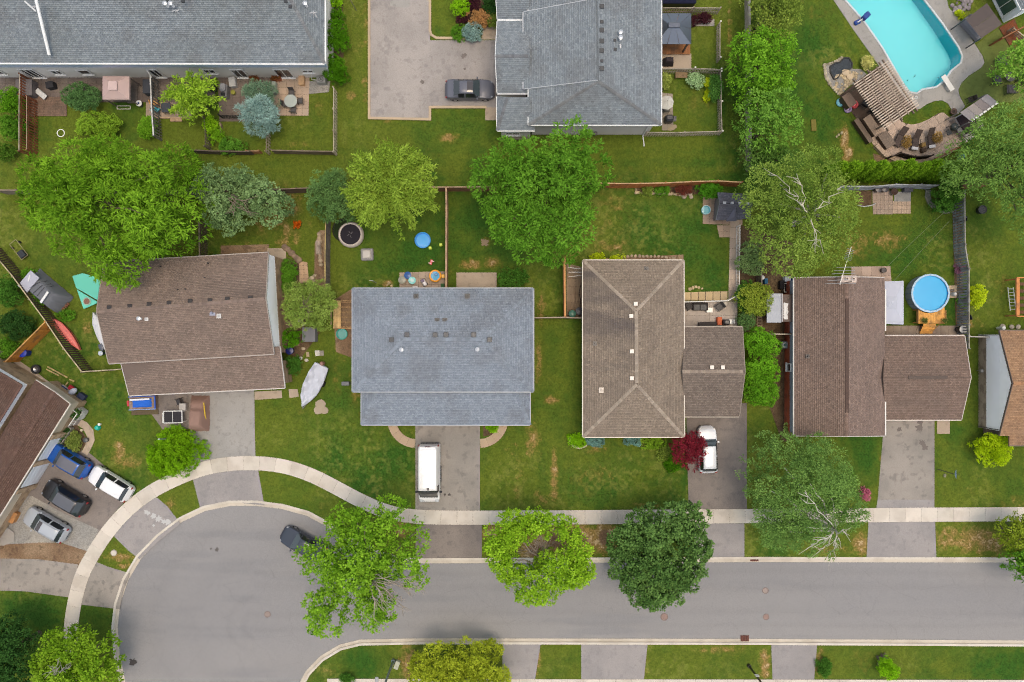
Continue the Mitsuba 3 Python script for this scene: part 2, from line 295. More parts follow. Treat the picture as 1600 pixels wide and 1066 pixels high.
sidewalk([(511, 1072), (1664, 1074)], 1.4, 1.55, 'cream concrete sidewalk along the bottom edge of the photo')
# driveways
sheet('driveway', [(296, 606), (397, 600), (399, 714), (350, 718), (312, 726), (298, 724)], .010, 'concrete_deck', 'light grey concrete driveway of the brown roofed house on the circle', 'driveway')
sheet('driveway_apron', [(300, 744), (350, 733), (403, 733), (413, 790), (360, 784), (313, 795)], .010, 'asphalt_grey', 'grey asphalt apron between the curved sidewalk and the circle', 'driveway')
sheet('driveway', [(649, 640), (750, 640), (750, 800), (649, 800)], .010, 'concrete_drive', 'wide stained concrete driveway under the white van', 'driveway')
sheet('driveway_apron', [(651, 819), (753, 819), (753, 874), (648, 874)], .010, 'asphalt_dark', 'dark asphalt apron below the white van driveway', 'driveway')
sheet('driveway', [(1072, 630), (1167, 630), (1167, 797), (1076, 797)], .010, 'asphalt_dark', 'dark asphalt driveway under the white hatchback', 'driveway')
sheet('driveway_apron', [(1085, 818), (1163, 818), (1163, 872), (1085, 872)], .010, 'asphalt_grey', 'grey asphalt apron between the dark green tree and a storm drain', 'driveway')
sheet('driveway', [(1383, 640), (1460, 640), (1460, 797), (1370, 797)], .010, 'concrete_drive', 'oil stained driveway of the brown roofed house at right', 'driveway')
sheet('driveway_apron', [(1357, 815), (1461, 815), (1463, 872), (1354, 872)], .010, 'asphalt_grey', 'grey asphalt apron at right between two dry verges', 'driveway')
sheet('driveway_apron', [(1371, 781), (1459, 781), (1459, 797), (1369, 797)], .018, 'asphalt_grey', 'narrow grey asphalt band at the foot of the right driveway', 'driveway')
for a, b, c, d, lab in [(785, 845, 785, 836, 'grey driveway below the street beside the yellow green tree'), (908, 1012, 908, 1006, 'wide grey driveway below the street, middle of the three'), (1205, 1277, 1207, 1272, 'grey driveway below the street, rightmost of the three')]:
    sheet('driveway_apron', [(a, 1005), (b, 1005), (d, 1062), (c, 1062)], .010, 'asphalt_grey', lab, 'driveway')
sheet('driveway', [(60, 712), (96, 690), (140, 708), (210, 768), (180, 800), (154, 832), (150, 840), (100, 822), (30, 830), (0, 812), (0, 800)], .006, 'asphalt_dark', 'worn dark asphalt lot under the four parked cars', 'driveway')
sheet('gravel_patch', [(-20, 806), (24, 780), (50, 775), (90, 797), (120, 812), (155, 828), (150, 836), (138, 862), (95, 848), (60, 848), (25, 850), (-20, 852)], .012, 'gravel', 'light grey gravel under the silver wagon', 'gravel')
sheet('dirt_patch', [(-40, 840), (20, 850), (60, 846), (100, 850), (140, 860), (128, 885), (120, 902), (110, 932), (40, 922), (-40, 922)], .010, 'soil', 'bare brown dirt below the parked cars', 'dirt')
sheet('dirt_track', [(-40, 872), (60, 874), (122, 882), (112, 934), (40, 924), (-40, 922)], .016, 'concrete_drive', 'tan gravelly track along the bare dirt', 'track')
sheet('driveway_apron', [(232, 776), (246, 778), (262, 792), (282, 818), (250, 844), (218, 874), (200, 860), (176, 836), (185, 824)], .010, 'asphalt_grey', 'grey asphalt apron at upper left of the circle', 'driveway')
sheet('driveway_apron', [(150, 878), (170, 886), (203, 896), (192, 925), (187, 952), (128, 945), (130, 915)], .010, 'concrete_drive', 'tan grey apron at left of the circle', 'driveway')
def splash(name, lab, spots, z, col, cat='stain'):
    k = thing(name, lab, cat)
    for i, (x, y, r) in enumerate(spots):
        c = W(x, y); a = np.arange(22) * 2 * np.pi / 22; rr = r * S * (1 + .35 * rng.standard_normal(22).clip(-1, 1))
        add(k, 'blot', prism(Polygon(np.stack([c[0] + rr * np.cos(a), c[1] + rr * np.sin(a)], 1)).buffer(.02), z - .004, z + .0006 * i), 'matte', col)
splash('paint_spill', 'white spilled paint on the apron at upper left of the circle', [(232, 802, 3), (240, 806, 4), (248, 811, 4), (256, 815, 3), (262, 816, 4), (240, 821, 1.5), (228, 800, 2.5)], .018, C(188, 188, 188))
splash('oil_stain', 'round black oil stain at lower left of the circle', [(206, 1036, 5), (209, 1035, 3)], -.112, C(72, 68, 66))
splash('oil_stain', 'small dark stain in the upper part of the circle', [(338, 860, 2.5), (329, 858, 1.2)], -.112, C(95, 90, 88))
splash('oil_stain', 'dark oil drips at the top of the right driveway', [(1436, 668, 5), (1441, 692, 4), (1445, 699, 4), (1405, 671, 3), (1438, 660, 4)], .020, C(118, 110, 105))
splash('oil_stain', 'two dark drips beside the white van', [(695, 773, 1.5), (702, 773, 1.6)], .018, C(80, 74, 70))
splash('oil_stain', 'dark tyre scuff spots on the car court near the grey sedan', [(724, 88, 3), (727, 86, 2), (726, 108, 1.5), (660, 128, 3)], .026, C(120, 112, 108))
# town house lane with its kerb
lane_px = [(577, -60), (577, 185), (672, 187), (672, 168), (790, 168), (790, 63), (672, 63), (672, -60)]
lane = Polygon(WP(lane_px)); lk = unary_union([LineString(WP([(577, -60), (577, 185), (672, 187), (672, 168), (760, 168)])), LineString(WP([(740, 61), (682, 60), (674, 55), (672, 48), (672, -60)]))])
sheet('lane', None, .012, 'asphalt_lane', 'worn light asphalt lane and car court of the town houses', 'lane', poly=lane)
sheet('lane_patch', [(608, -20), (640, -20), (641, 10), (634, 12), (610, 10)], .018, 'concrete_deck', 'pale repaired patch at the top of the lane', 'patch')
k = thing('kerb', 'thin tan concrete kerb around the town house lane', 'kerb', kind='structure'); scene[k] = shape(prism(lk.buffer(.11, cap_style='flat', join_style='mitre'), -.05, .13), 'slab', C(196, 176, 148))
sheet('footpath', [(755, 42), (790, 42), (790, 62), (752, 62)], .02, 'tan_concrete', 'short tan footpath to the hip roofed town house door', 'path')
sheet('footpath', [(758, 168), (790, 168), (790, 188), (758, 188)], .02, 'tan_concrete', 'small tan slab at lower corner of the car court', 'path')
# paths at the house with the white van
def arc_path(cx, cy, r, w, a0, a1, lab):
    a = np.radians(np.linspace(a0, a1, 14)); L = LineString(WP([(cx + r * math.cos(t), cy - r * math.sin(t)) for t in a])); k = thing('footpath', lab, 'path', kind='structure')
    scene[k] = shape(prism(L.buffer(w / 2 + .01, cap_style='flat'), -.05, .010), 'slab', C(150, 132, 110)); n = 5
    for i in range(n): add(k, 'slab', prism(substring(L, L.length * i / n + .012, L.length * (i + 1) / n - .012).buffer(w / 2, cap_style='flat'), -.03, .035), 'slab', C(186, 164, 140))
arc_path(650, 655, 38, .85, 178, 268, 'tan curved path left of the white van')
arc_path(749, 655, 38, .85, 272, 360, 'tan curved path right of the wide driveway')
sheet('planting_bed', [(755, 655), (780, 655), (776, 672), (768, 680), (755, 682)], .02, 'bedding', 'dark mulch bed inside the right curved path', 'bed')
# pavers: bed and single stones
def pavers(name, px, step, col, lab, z=.02, cat='patio', rot=0.0, gap=.02, mat='slab', var=.08, h=0.0, stepy=None):
    P0 = Polygon(WP(px, h)); k = thing(name, lab, cat, kind='structure'); scene[k] = shape(prism(P0, z - .05, z - .018), 'matte', C(96, 84, 72))
    c = P0.centroid; ca, sa = math.cos(rot), math.sin(rot); stepy = stepy or step
    Q = shapely.affinity.rotate(P0, -rot, origin=c, use_radians=True); x0, y0, x1, y1 = Q.bounds
    nx, ny = max(1, round((x1 - x0) / step)), max(1, round((y1 - y0) / stepy)); dx, dy = (x1 - x0) / nx, (y1 - y0) / ny
    for i in range(nx):
        for j in range(ny):
            b = shapely.box(x0 + i * dx + gap / 2, y0 + j * dy + gap / 2, x0 + (i + 1) * dx - gap / 2, y0 + (j + 1) * dy - gap / 2).intersection(Q)
            if b.area < .06 * dx * dy or b.geom_type != 'Polygon': continue
            b = shapely.affinity.rotate(b, rot, origin=c, use_radians=True)
            add(k, 'paving_stone', prism(b, z - .05, z + _rj.uniform(-.004, .008)), mat, np.clip(np.asarray(col) * _rj.uniform(1 - var, 1 + var), 0, .9))
    return k
pavers('patio', [(424, 116), (484, 116), (482, 181), (424, 181)], .72, C(190, 168, 148), 'tan square stone patio under the round glass table')
pavers('patio', [(340, 118), (424, 116), (424, 190), (343, 190)], .80, C(122, 110, 104), 'weathered stone patio beside the blue spruce')
pavers('patio', [(228, 160), (300, 160), (300, 186), (228, 186)], .8, C(170, 152, 136), 'tan stone terrace under the small bright tree')
pavers('patio', [(-20, 116), (336, 116), (336, 160), (-20, 160)], .9, C(112, 101, 96), 'shaded stone patio strip behind the town houses at left')
pavers('patio', [(624, 426), (695, 424), (695, 456), (624, 456)], .62, C(178, 160, 144), 'small stone patio covered with toys', var=.14)
sheet('patio_slab', [(713, 426), (776, 426), (776, 460), (713, 460)], .03, 'tan_concrete', 'plain tan concrete slab behind the grey roofed house', 'patio')
pavers('garden_path', [(1141, 340), (1155, 340), (1155, 470), (1138, 470)], .86, C(186, 168, 152), 'straight stone path along the white railing', stepy=1.0)
pavers('patio', [(1098, 308), (1160, 312), (1160, 352), (1098, 350)], .62, C(176, 150, 130), 'tan stone patio round the small grey shed')
pavers('patio', [(1120, 352), (1142, 352), (1142, 371), (1124, 371)], .62, C(180, 156, 136), 'tan stone landing below the shed patio')
pavers('patio', [(1066, 473), (1152, 471), (1152, 516), (1066, 516)], 2.4, C(186, 174, 164), 'pale grey patio with dark garden furniture', stepy=1.2)
pavers('garden_step', [(1068, 457), (1137, 455), (1136, 470), (1068, 470)], .72, C(204, 180, 140), 'row of yellow tan stones above the white rail', gap=.07)
pavers('patio', [(885, 412), (912, 418), (912, 496), (885, 496)], .75, C(150, 130, 108), 'dirty stone strip left of the tan hip roof', var=.16)
pavers('patio', [(1330, 417), (1391, 416), (1393, 445), (1330, 445)], .9, C(184, 162, 148), 'stone patio behind the tall aerial')
pavers('patio', [(1363, 298), (1395, 298), (1395, 335), (1364, 335)], .42, C(164, 146, 132), 'square brown paver pad by the back fence, left half', cat='patio')
pavers('patio', [(1395, 314), (1423, 314), (1423, 334), (1395, 334)], .40, C(186, 164, 144), 'lighter tan paver pad by the back fence, right half', cat='patio')
sheet('concrete_slab', [(1397, 300), (1423, 300), (1423, 315), (1397, 315)], .03, 'concrete_deck', 'pale slab at the top of the paver pads', 'slab')
pavers('garden_path', [(1383, 509), (1506, 509), (1506, 530), (1383, 530)], .75, C(150, 134, 120), 'brown paver walk between the round pool and the garage', stepy=.9)
pavers('garden_path', [(467, 408), (480, 410), (483, 442), (468, 442)], .45, C(190, 160, 132), 'tan paver path by the rocks right of the brown roofed house')
sheet('patio_slab', [(418, 388), (447, 388), (447, 404), (428, 410), (418, 404)], .02, 'tan_concrete', 'small tan slab behind the brown roofed house', 'patio')
sheet('patio_slab', [(345, 384), (420, 382), (420, 404), (345, 404)], .016, 'soil', 'bare strip behind the brown roofed house', 'dirt')
sheet('patio_slab', [(-40, 530), (12, 552), (60, 584), (96, 612), (60, 640), (-40, 640)], .02, 'tan_concrete', 'tan concrete terrace beside the rotated brown house', 'patio')
sheet('footpath', [(398, 612), (440, 610), (441, 622), (398, 625)], .02, 'tan_concrete', 'short tan walk at the end of the brown roofed house', 'path')
sheet('patio_slab', [(451, 608), (465, 608), (467, 620), (452, 622)], .02, 'tan_concrete', 'small square tan slab near the covered boat', 'patio')
sheet('patio_slab', [(236, 616), (300, 614), (300, 640), (296, 670), (254, 671), (236, 646)], .014, 'asphalt_dark', 'grey paved front court under the white framed bench', 'patio')
sheet('footpath', [(1464, 656), (1484, 656), (1484, 678), (1464, 678)], .02, 'tan_concrete', 'small grey stone landing right of the oil stained driveway', 'path')
arc = [(124, 654), (136, 660), (146, 672), (148, 688), (142, 702), (136, 712), (128, 706), (134, 694), (136, 682), (130, 670), (120, 664)]
sheet('footpath', arc, .022, 'tan_concrete', 'curved tan path above the blue car', 'path')
sheet('planting_bed', [(93, 660), (120, 664), (134, 682), (134, 694), (126, 706), (100, 700), (88, 690)], .012, 'bedding', 'earth bed enclosed by the curved tan path', 'bed')
sheet('planting_bed', [(500, 360), (508, 360), (512, 430), (512, 470), (490, 470), (492, 380)], .012, 'soil', 'bare earth along the fence with stacked stones', 'bed')
sheet('planting_bed', [(995, 292), (1100, 290), (1100, 302), (1070, 306), (995, 302)], .012, 'bedding', 'long flower bed under the orange back fence', 'bed')
sheet('planting_bed', [(936, 404), (1068, 398), (1068, 412), (936, 412)], .012, 'soil', 'bare earth strip behind the tan hip roof', 'bed')
sheet('planting_bed', [(1337, 298), (1362, 298), (1362, 322), (1342, 322)], .012, 'bedding', 'square dug bed left of the paver pads', 'bed')
sheet('planting_bed', [(1488, 330), (1502, 330), (1506, 530), (1494, 530)], .010, 'bedding', 'narrow earth bed along the grey board fence', 'bed')
sheet('planting_bed', [(1152, 350), (1240, 380), (1236, 690), (1222, 690), (1160, 520)], .010, 'bedding', 'dark earth side yard between two houses', 'bed')
sheet('planting_bed', [(730, -40), (790, -40), (790, 42), (752, 42), (722, 30), (728, 10)], .014, 'bedding', 'mulched shrub bed beside the car court', 'bed')
sheet('planting_bed', [(506, -40), (535, -40), (537, 88), (530, 95), (508, 95)], .012, 'bedding', 'red brown mulch strip along the left town house', 'bed')
sheet('planting_bed', [(520, 470), (552, 450), (552, 560), (525, 550)], .008, 'soil', 'bare earth around the unfinished deck', 'bed')
sheet('planting_bed', [(440, 400), (470, 410), (480, 500), (500, 520), (470, 560), (440, 550)], .008, 'bedding', 'earth bed along the gable wall', 'bed')
sheet('gravel_patch', [(483, 127), (516, 127), (514, 144), (483, 147)], .02, 'gravel', 'white gravel patch under the heat pump', 'gravel')
sheet('gravel_patch', [(1082, 30), (1116, 30), (1116, 41), (1082, 41)], .02, 'gravel', 'gravel strip with two dark bushes beside the gazebo', 'gravel')
sheet('patio_slab', [(1030, 84), (1080, 84), (1080, 108), (1030, 108)], .02, 'tan_concrete', 'tan slab between gazebo and board fence', 'patio')
pavers('patio', [(1034, 145), (1051, 147), (1052, 204), (1034, 204)], .6, C(160, 150, 136), 'narrow stone patio beside the right eave of the hip roof')
# ---------------------------------------------------------------- houses
def clip_line(Q, t):
    """interval of s where the convex polygon Q (n, 2) meets the line of constant t"""
    s = []
    for (a, b), (c, d) in zip(Q, np.roll(Q, -1, 0)):
        if (b - t) * (d - t) <= 0 and abs(d - b) > 1e-9: s.append(a + (c - a) * (t - b) / (d - b))
    return (min(s), max(s)) if len(s) > 1 else None
def shingles(poly, i, j, cols, stain=None, course=.16, tab=.25, seed=1):
    """courses of single overlapping tabs on one roof plane; the eave runs from corner i to corner j"""
    r = np.random.default_rng(seed); P = np.asarray(poly, float); o = P[i]; u = P[j] - o; u /= np.linalg.norm(u)
    n = np.zeros(3)
    for k in range(len(P)): n += np.cross(P[k], P[(k + 1) % len(P)])
    n /= np.linalg.norm(n); n = n if n[2] > 0 else -n
    v = np.cross(n, u); v = v if v[2] > 0 else -v
    Q = np.stack([(P - o) @ u, (P - o) @ v], 1); tmax = Q[:, 1].max(); V, COL = [], []
    cols = np.array(cols)
    for c in range(int(tmax / course) + 1):
        t0, t1 = c * course + 1e-4, min((c + 1) * course + .03, tmax - 1e-4)
        if t1 <= t0 + .01: continue
        A, B = clip_line(Q, t0), clip_line(Q, t1)
        if A is None or B is None: continue
        lo, hi = min(A[0], B[0]), max(A[1], B[1]); x = np.arange(lo - (c % 2) * tab / 2 - r.random() * .06, hi, tab)
        a, b = x + .006, x + tab - .006
        ab, bb, at_, bt = np.clip(a, *A), np.clip(b, *A), np.clip(a, *B), np.clip(b, *B)
        ok = (bb - ab > .01) | (bt - at_ > .01); ab, bb, at_, bt = ab[ok], bb[ok], at_[ok], bt[ok]; m = len(ab)
        if not m: continue
        e = .028 + .012 * r.random(m)
        def pt(s, t, h): return o + np.outer(s, u) + np.outer(np.broadcast_to(t, s.shape), v) + np.outer(np.broadcast_to(h, s.shape), n)
        tq = t0 + (t1 - t0) * .58; am, bm = ab + (at_ - ab) * .58, bb + (bt - bb) * .58; em = e * .45 + .002
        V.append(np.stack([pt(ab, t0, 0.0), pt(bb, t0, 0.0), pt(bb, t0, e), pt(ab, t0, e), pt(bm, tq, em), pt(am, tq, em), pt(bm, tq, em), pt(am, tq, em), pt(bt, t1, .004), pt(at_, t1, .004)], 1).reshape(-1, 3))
        w = .15 + .7 * r.random(m); cc = cols[0] * (1 - w[:, None]) + cols[1] * w[:, None]; cc = cc * (1 + .05 * r.standard_normal(m)[:, None].clip(-2, 2)) * (.97 + .06 * r.random())
        if stain is not None:
            mid = pt((ab + bb) / 2, (t0 + t1) / 2, 0.0); k = stain(mid)[:, None]; cc = cc * (1 - k) + stain.col * k
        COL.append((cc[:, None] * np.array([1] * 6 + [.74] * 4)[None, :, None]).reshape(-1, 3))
    V = np.vstack(V); m = len(V) // 10; b = np.arange(m)[:, None] * 10
    F = np.vstack([b + [[0, 1, 2]], b + [[0, 2, 3]], b + [[3, 2, 4]], b + [[3, 4, 5]], b + [[7, 6, 8]], b + [[7, 8, 9]], b + [[0, 3, 5]], b + [[1, 4, 2]]])
    if np.dot(np.cross(u, v), n) < 0: F = F[:, ::-1]
    return V, F, np.clip(np.vstack(COL), .01, .9)
def caps(a, b, col, seed=1, w=.30, step=.24, n=None):
    """overlapping ridge caps from a up to b"""
    r = np.random.default_rng(seed); a, b = np.asarray(a, float), np.asarray(b, float); L = np.linalg.norm(b - a); d = (b - a) / L
    side = np.cross(d, [0, 0, 1.0]); side /= np.linalg.norm(side); V, K, F = [], [], []
    for q in range(int(L / step)):
        p0, p1 = a + d * q * step, a + d * (q * step + step * 1.15); z0, z1 = .075, .05
        pts = [p0 - side * w / 2 + [0, 0, z0 - .05], p0 + [0, 0, z0], p0 + side * w / 2 + [0, 0, z0 - .05], p1 - side * w / 2 + [0, 0, z1 - .05], p1 + [0, 0, z1], p1 + side * w / 2 + [0, 0, z1 - .05],
               p0 - side * w / 2 + [0, 0, -.06], p0 + side * w / 2 + [0, 0, -.06]]
        o = len(V); V += pts; K += [col * r.uniform(.82, 1.16)] * 8
        F += [[o, o + 1, o + 4], [o, o + 4, o + 3], [o + 1, o + 2, o + 5], [o + 1, o + 5, o + 4], [o, o + 6, o + 7], [o, o + 7, o + 2]]
    return np.array(V), np.array(F), np.clip(np.array(K), .01, .9)
def colored(parent, name, m, mat, kind=None, label=None):
    k = uniq(parent + '__' + name); scene[k] = tinted(m[0], m[1], mat, m[2])
    if kind or label: labels[k] = {**({'kind': kind} if kind else {}), **({'label': label} if label else {})}
    return k
def cat3(ms):
    o, V, F, K = 0, [], [], []
    for v, f, c in ms: V.append(v); F.append(f + o); K.append(c); o += len(v)
    return np.vstack(V), np.vstack(F), np.vstack(K)
_seed = [10]
LIFT = 0.0
def up(q): return (q[0], q[1], q[2] + LIFT)
def roof(house, planes, cols, caplines=(), capcol=None, stain=None, gutters=(), rakes=(), trim=C(225, 226, 228), t=.16, gut_w=.09):
    """planes: lists of (px, py, h) whose first two corners are the eave; -> deck with shingles, caps, gutters and rake boards as its children"""
    planes = [[up(q) for q in p] for p in planes]; caplines, gutters, rakes = ([(up(a), up(b)) for a, b in l] for l in (caplines, gutters, rakes))
    deck, sh = [], []
    for p in planes:
        P = np.array([W(*q) for q in p]); _seed[0] += 1
        n = len(P); top = P - [0, 0, .004]; bot = P - [0, 0, t]; i = np.arange(n); j = (i + 1) % n
        f = [[0, a, a + 1] for a in range(1, n - 1)]; fl = [[n, n + a + 1, n + a] for a in range(1, n - 1)]
        deck.append((np.vstack([top, bot]), np.vstack([f, fl, np.stack([i, i + n, j + n], 1), np.stack([i, j + n, j], 1)])))
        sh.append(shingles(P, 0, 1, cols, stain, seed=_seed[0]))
    r = add(house, 'roof', merge(deck), 'matte', np.mean(np.array(cols), 0) * .6)
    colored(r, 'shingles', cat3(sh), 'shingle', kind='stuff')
    if caplines: colored(r, 'ridge_caps', cat3([caps(W(*a), W(*b), capcol if capcol is not None else np.mean(np.array(cols), 0), seed=7 + q) for q, (a, b) in enumerate(caplines)]), 'shingle', kind='stuff')
    def edge(a, b, w, hh, dz, name):
        a, b = W(*a), W(*b); d = b - a; L = np.linalg.norm(d[:2]); ang = math.atan2(d[1], d[0]); cen = Polygon([W(*q)[:2] for p in planes for q in p]).convex_hull.centroid if 0 else None
        side = np.array([-d[1], d[0]]) / L; mid = np.mean([np.mean([W(*q) for q in p], 0) for p in planes], 0)
        if np.dot(side, mid[:2] - (a + b)[:2] / 2) > 0: side = -side
        off = np.append(side * w / 2, 0); a2, b2 = a + off, b + off; sd = np.append(side * w / 2, 0); V = []
        for q in (a2, b2): V += [q - sd + [0, 0, dz], q + sd + [0, 0, dz], q + sd + [0, 0, dz - hh], q - sd + [0, 0, dz - hh]]
        add(r, name, (np.array(V), np.array([[0, 1, 2], [0, 2, 3], [4, 6, 5], [4, 7, 6], [0, 4, 5], [0, 5, 1], [1, 5, 6], [1, 6, 2], [2, 6, 7], [2, 7, 3], [3, 7, 4], [3, 4, 0]])), 'satin', trim, jit=.02)
    for a, b in gutters: edge(a, b, gut_w, .14, .0, 'gutter')
    for a, b in rakes: edge(a, b, .05, .19, .03, 'rake_board')
    return r
def walls(house, px, h, inset, brick_h, brick, siding, z_px=None, gables=()):
    """brick below, siding above, both inset under the eaves; gables: (corner, corner, apex) at roof height"""
    h += LIFT; gables = [tuple(up(q) for q in g) for g in gables]; P = Polygon(WP(px, h)).buffer(-inset, join_style='mitre')
    if brick_h > 0: add(house, 'brick_wall', prism(P, -.2, min(brick_h, h - .12)), 'wood', brick)
    if brick_h < h - .15: add(house, 'siding_wall', prism(P.buffer(-.015, join_style='mitre'), max(brick_h, -.2), h - .12), 'matte', siding)
    for a, b, c in gables:
        A, B, D = W(*a), W(*b), W(*c); cen = np.array([P.centroid.x, P.centroid.y, 0]); e = B - A; nrm = np.array([-e[1], e[0], 0]); nrm /= np.linalg.norm(nrm)
        if np.dot(nrm, cen - A) < 0: nrm = -nrm
        o = nrm * inset; dn = np.array([0, 0, .16]); A2, B2, D2 = A + o - dn, B + o - dn, D + o - dn; q = nrm * .12
        V = np.array([A2, B2, D2, A2 + q, B2 + q, D2 + q]); add(house, 'gable_wall', (V, np.array([[0, 1, 2], [3, 5, 4], [0, 2, 5], [0, 5, 3], [1, 4, 5], [1, 5, 2], [0, 3, 4], [0, 4, 1]])), 'matte', siding)
def roof_vent(house, px, py, h, s=.34, col=C(62, 60, 62), name='roof_vent'):
    c = W(px, py, h + LIFT); v, f = merge([box(0, 0, -.08, s * .8, s * .8, .16), box(0, 0, .08, s, s, .07, c=.02)]); add(house, name, (v + c, f), 'satin', col)
def pipe(house, px, py, h, r=.07, L=.35, col=C(60, 58, 60), cap=False, name='vent_pipe'):
    c = W(px, py, h + LIFT); k = add(house, name, lathe([(r, -.1), (r, L), (r * .7, L), (r * .7, L - .05), (.001, L - .05)], 10, *c), 'satin', col)
    if cap: add(k, 'cap', lathe([(.001, L + .12), (r * 1.7, L + .05), (r * 1.7, L + .02), (.001, L + .02)], 12, *c), 'steel', C(220, 222, 225))
    else: add(k, 'flashing', box(c[0], c[1], c[2] - .03, r * 5, r * 5, .05), 'satin', col)
def window(house, a, b, z0, z1, frame=C(228, 228, 228), panes=2, name='window', glass=C(40, 44, 50), depth=.10):
    """a, b: world xy of the two ends of the opening on the wall face, outside to the right of a -> b"""
    a, b = np.array(a, float), np.array(b, float); d = b - a; L = np.linalg.norm(d); d /= L; nrm = np.array([d[1], -d[0]]); ang = math.atan2(d[1], d[0])
    def bar(s0, s1, q0, q1, dep, off=0.0):
        c = a + d * (s0 + s1) / 2 + nrm * (dep / 2 + off); return box(c[0], c[1], q0, s1 - s0, dep, q1 - q0, ang)
    w = .09; ms = [bar(0, L, z0, z0 + w, depth), bar(0, L, z1 - w, z1, depth), bar(0, w, z0 + w, z1 - w, depth), bar(L - w, L, z0 + w, z1 - w, depth)]
    for q in range(1, panes): s = L * q / panes; ms.append(bar(s - .03, s + .03, z0 + w, z1 - w, depth * .8))
    k = add(house, name, merge(ms), 'satin', frame)
    for q in range(panes): add(k, 'pane', bar(w + .004 + (L - 2 * w) * q / panes, w - .004 + (L - 2 * w) * (q + 1) / panes, z0 + w, z1 - w, .03), 'glazing', glass)
    add(k, 'sill', bar(-.05, L + .05, z0 - .06, z0, depth + .06), 'satin', frame)
BROWN = [C(122, 107, 99), C(148, 131, 121)]; GREY = [C(126, 136, 150), C(149, 159, 172)]; SLATE = [C(118, 127, 136), C(148, 157, 164)]; TAN = [C(130, 118, 106), C(154, 141, 128)]; RED = [C(116, 99, 90), C(140, 121, 111)]; ORANGE = [C(146, 115, 90), C(176, 142, 113)]; RUST = [C(92, 72, 64), C(110, 88, 79)]
class Stain:
    def __init__(self, fn, col): self.fn, self.col = fn, np.array(col)
    def __call__(self, p): return np.clip(self.fn(p), 0, 1)
# 1 brown gable house on the circle
LIFT = .95
h = thing('house', 'brown shingled gable roofed house with white gable end and silver covered boat beside it', 'house')
A, B, D, E, F_, G = (163, 410, 3.2), (151, 487, 4.65), (170, 568, 3.2), (428, 553, 3.2), (415, 467, 4.65), (419, 395, 3.2)
roof(h, [[A, G, F_, B], [D, E, F_, B]], BROWN, [(B, F_)], C(136, 120, 112), gutters=[(A, G), (D, E)], rakes=[(E, F_), (F_, G), (D, B), (B, A)], trim=C(176, 168, 162))
walls(h, [(163, 410), (419, 395), (428, 553), (170, 568)], 3.2, .08, 2.2, C(176, 148, 122), C(246, 247, 250, .95), gables=[(E, G, F_), (A, D, B)])
La, Lb, Lc, Ld = (202, 618, 2.35), (445, 606, 2.35), (437, 541, 3.0), (189, 567, 3.0)
roof(h, [[La, Lb, Lc, Ld]], BROWN, gutters=[(La, Lb)], rakes=[(Lb, Lc), (La, Ld)], trim=C(206, 200, 196))
walls(h, [(196, 575), (437, 560), (444, 604), (202, 616)], 2.35, .25, 2.2, C(176, 148, 122), C(225, 225, 225))
for x, y in [(172, 481), (204, 479), (234, 476), (265, 474), (298, 471), (329, 470), (356, 468), (392, 466)]: roof_vent(h, x, y, 4.5, .42, C(44, 38, 38))
pipe(h, 220, 498, 4.4, .11, .35, C(225, 225, 228), True); pipe(h, 229, 499, 4.4, .06, .3, C(215, 215, 215)); pipe(h, 332, 489, 4.4, .10, .3, C(150, 155, 175)); pipe(h, 342, 494, 4.4, .08, .25, C(200, 200, 200))
for x, y, z in [(252, 417, 3.4), (326, 412, 3.4), (279, 453, 4.1), (291, 452, 4.1), (321, 434, 3.8)]: pipe(h, x, y, z, .06, .25)
# 2 grey hip house in the middle
LIFT = 0.0
h = thing('house', 'grey blue hip roofed double house with white van in front', 'house')
c4 = [(551, 451, 3.6), (833, 451, 3.6), (833, 612, 3.6), (551, 612, 3.6)]; r1, r2 = (630, 530.5, 5.0), (754, 530.5, 5.0)
roof(h, [[c4[0], c4[1], r2, r1], [c4[3], c4[2], r2, r1], [c4[0], c4[3], r1], [c4[1], c4[2], r2]], GREY, [(r1, r2), (c4[0], r1), (c4[3], r1), (c4[1], r2), (c4[2], r2)], C(136, 146, 159), gutters=[(c4[0], c4[1]), (c4[3], c4[2]), (c4[0], c4[3]), (c4[1], c4[2])], trim=C(150, 156, 164), gut_w=.10)
walls(h, [q[:2] for q in c4], 3.6, .4, 2.3, C(150, 120, 100), C(205, 205, 205))
f1, f2, f3, f4 = (565, 664, 2.7), (828, 664, 2.7), (806, 609, 3.4), (588, 609, 3.4); u1, u2 = (565, 606, 2.7), (828, 606, 2.7)
roof(h, [[f1, f2, f3, f4], [u1, f1, f4], [u2, f2, f3]], GREY, [(f1, f4), (f2, f3)], C(136, 146, 159), gutters=[(f1, f2), (u1, f1), (u2, f2)], trim=C(150, 156, 164), gut_w=.10)
walls(h, [(566, 600), (828, 600), (828, 663), (566, 663)], 2.7, .4, 2.3, C(150, 120, 100), C(205, 205, 205))
for x, y in [(636, 523), (680, 523), (697, 523), (740, 523), (612, 531), (765, 531)]: roof_vent(h, x, y, 4.95, .44, C(58, 62, 70))
for x, y, z in [(650, 463, 3.9), (730, 463, 3.9), (683, 501, 4.5), (695, 501, 4.5)]: pipe(h, x, y, z, .09, .3, C(50, 52, 58))
pipe(h, 628, 546.5, 4.8, .12, .35, C(235, 235, 238), True); pipe(h, 746, 546, 4.8, .12, .35, C(235, 235, 238), True)
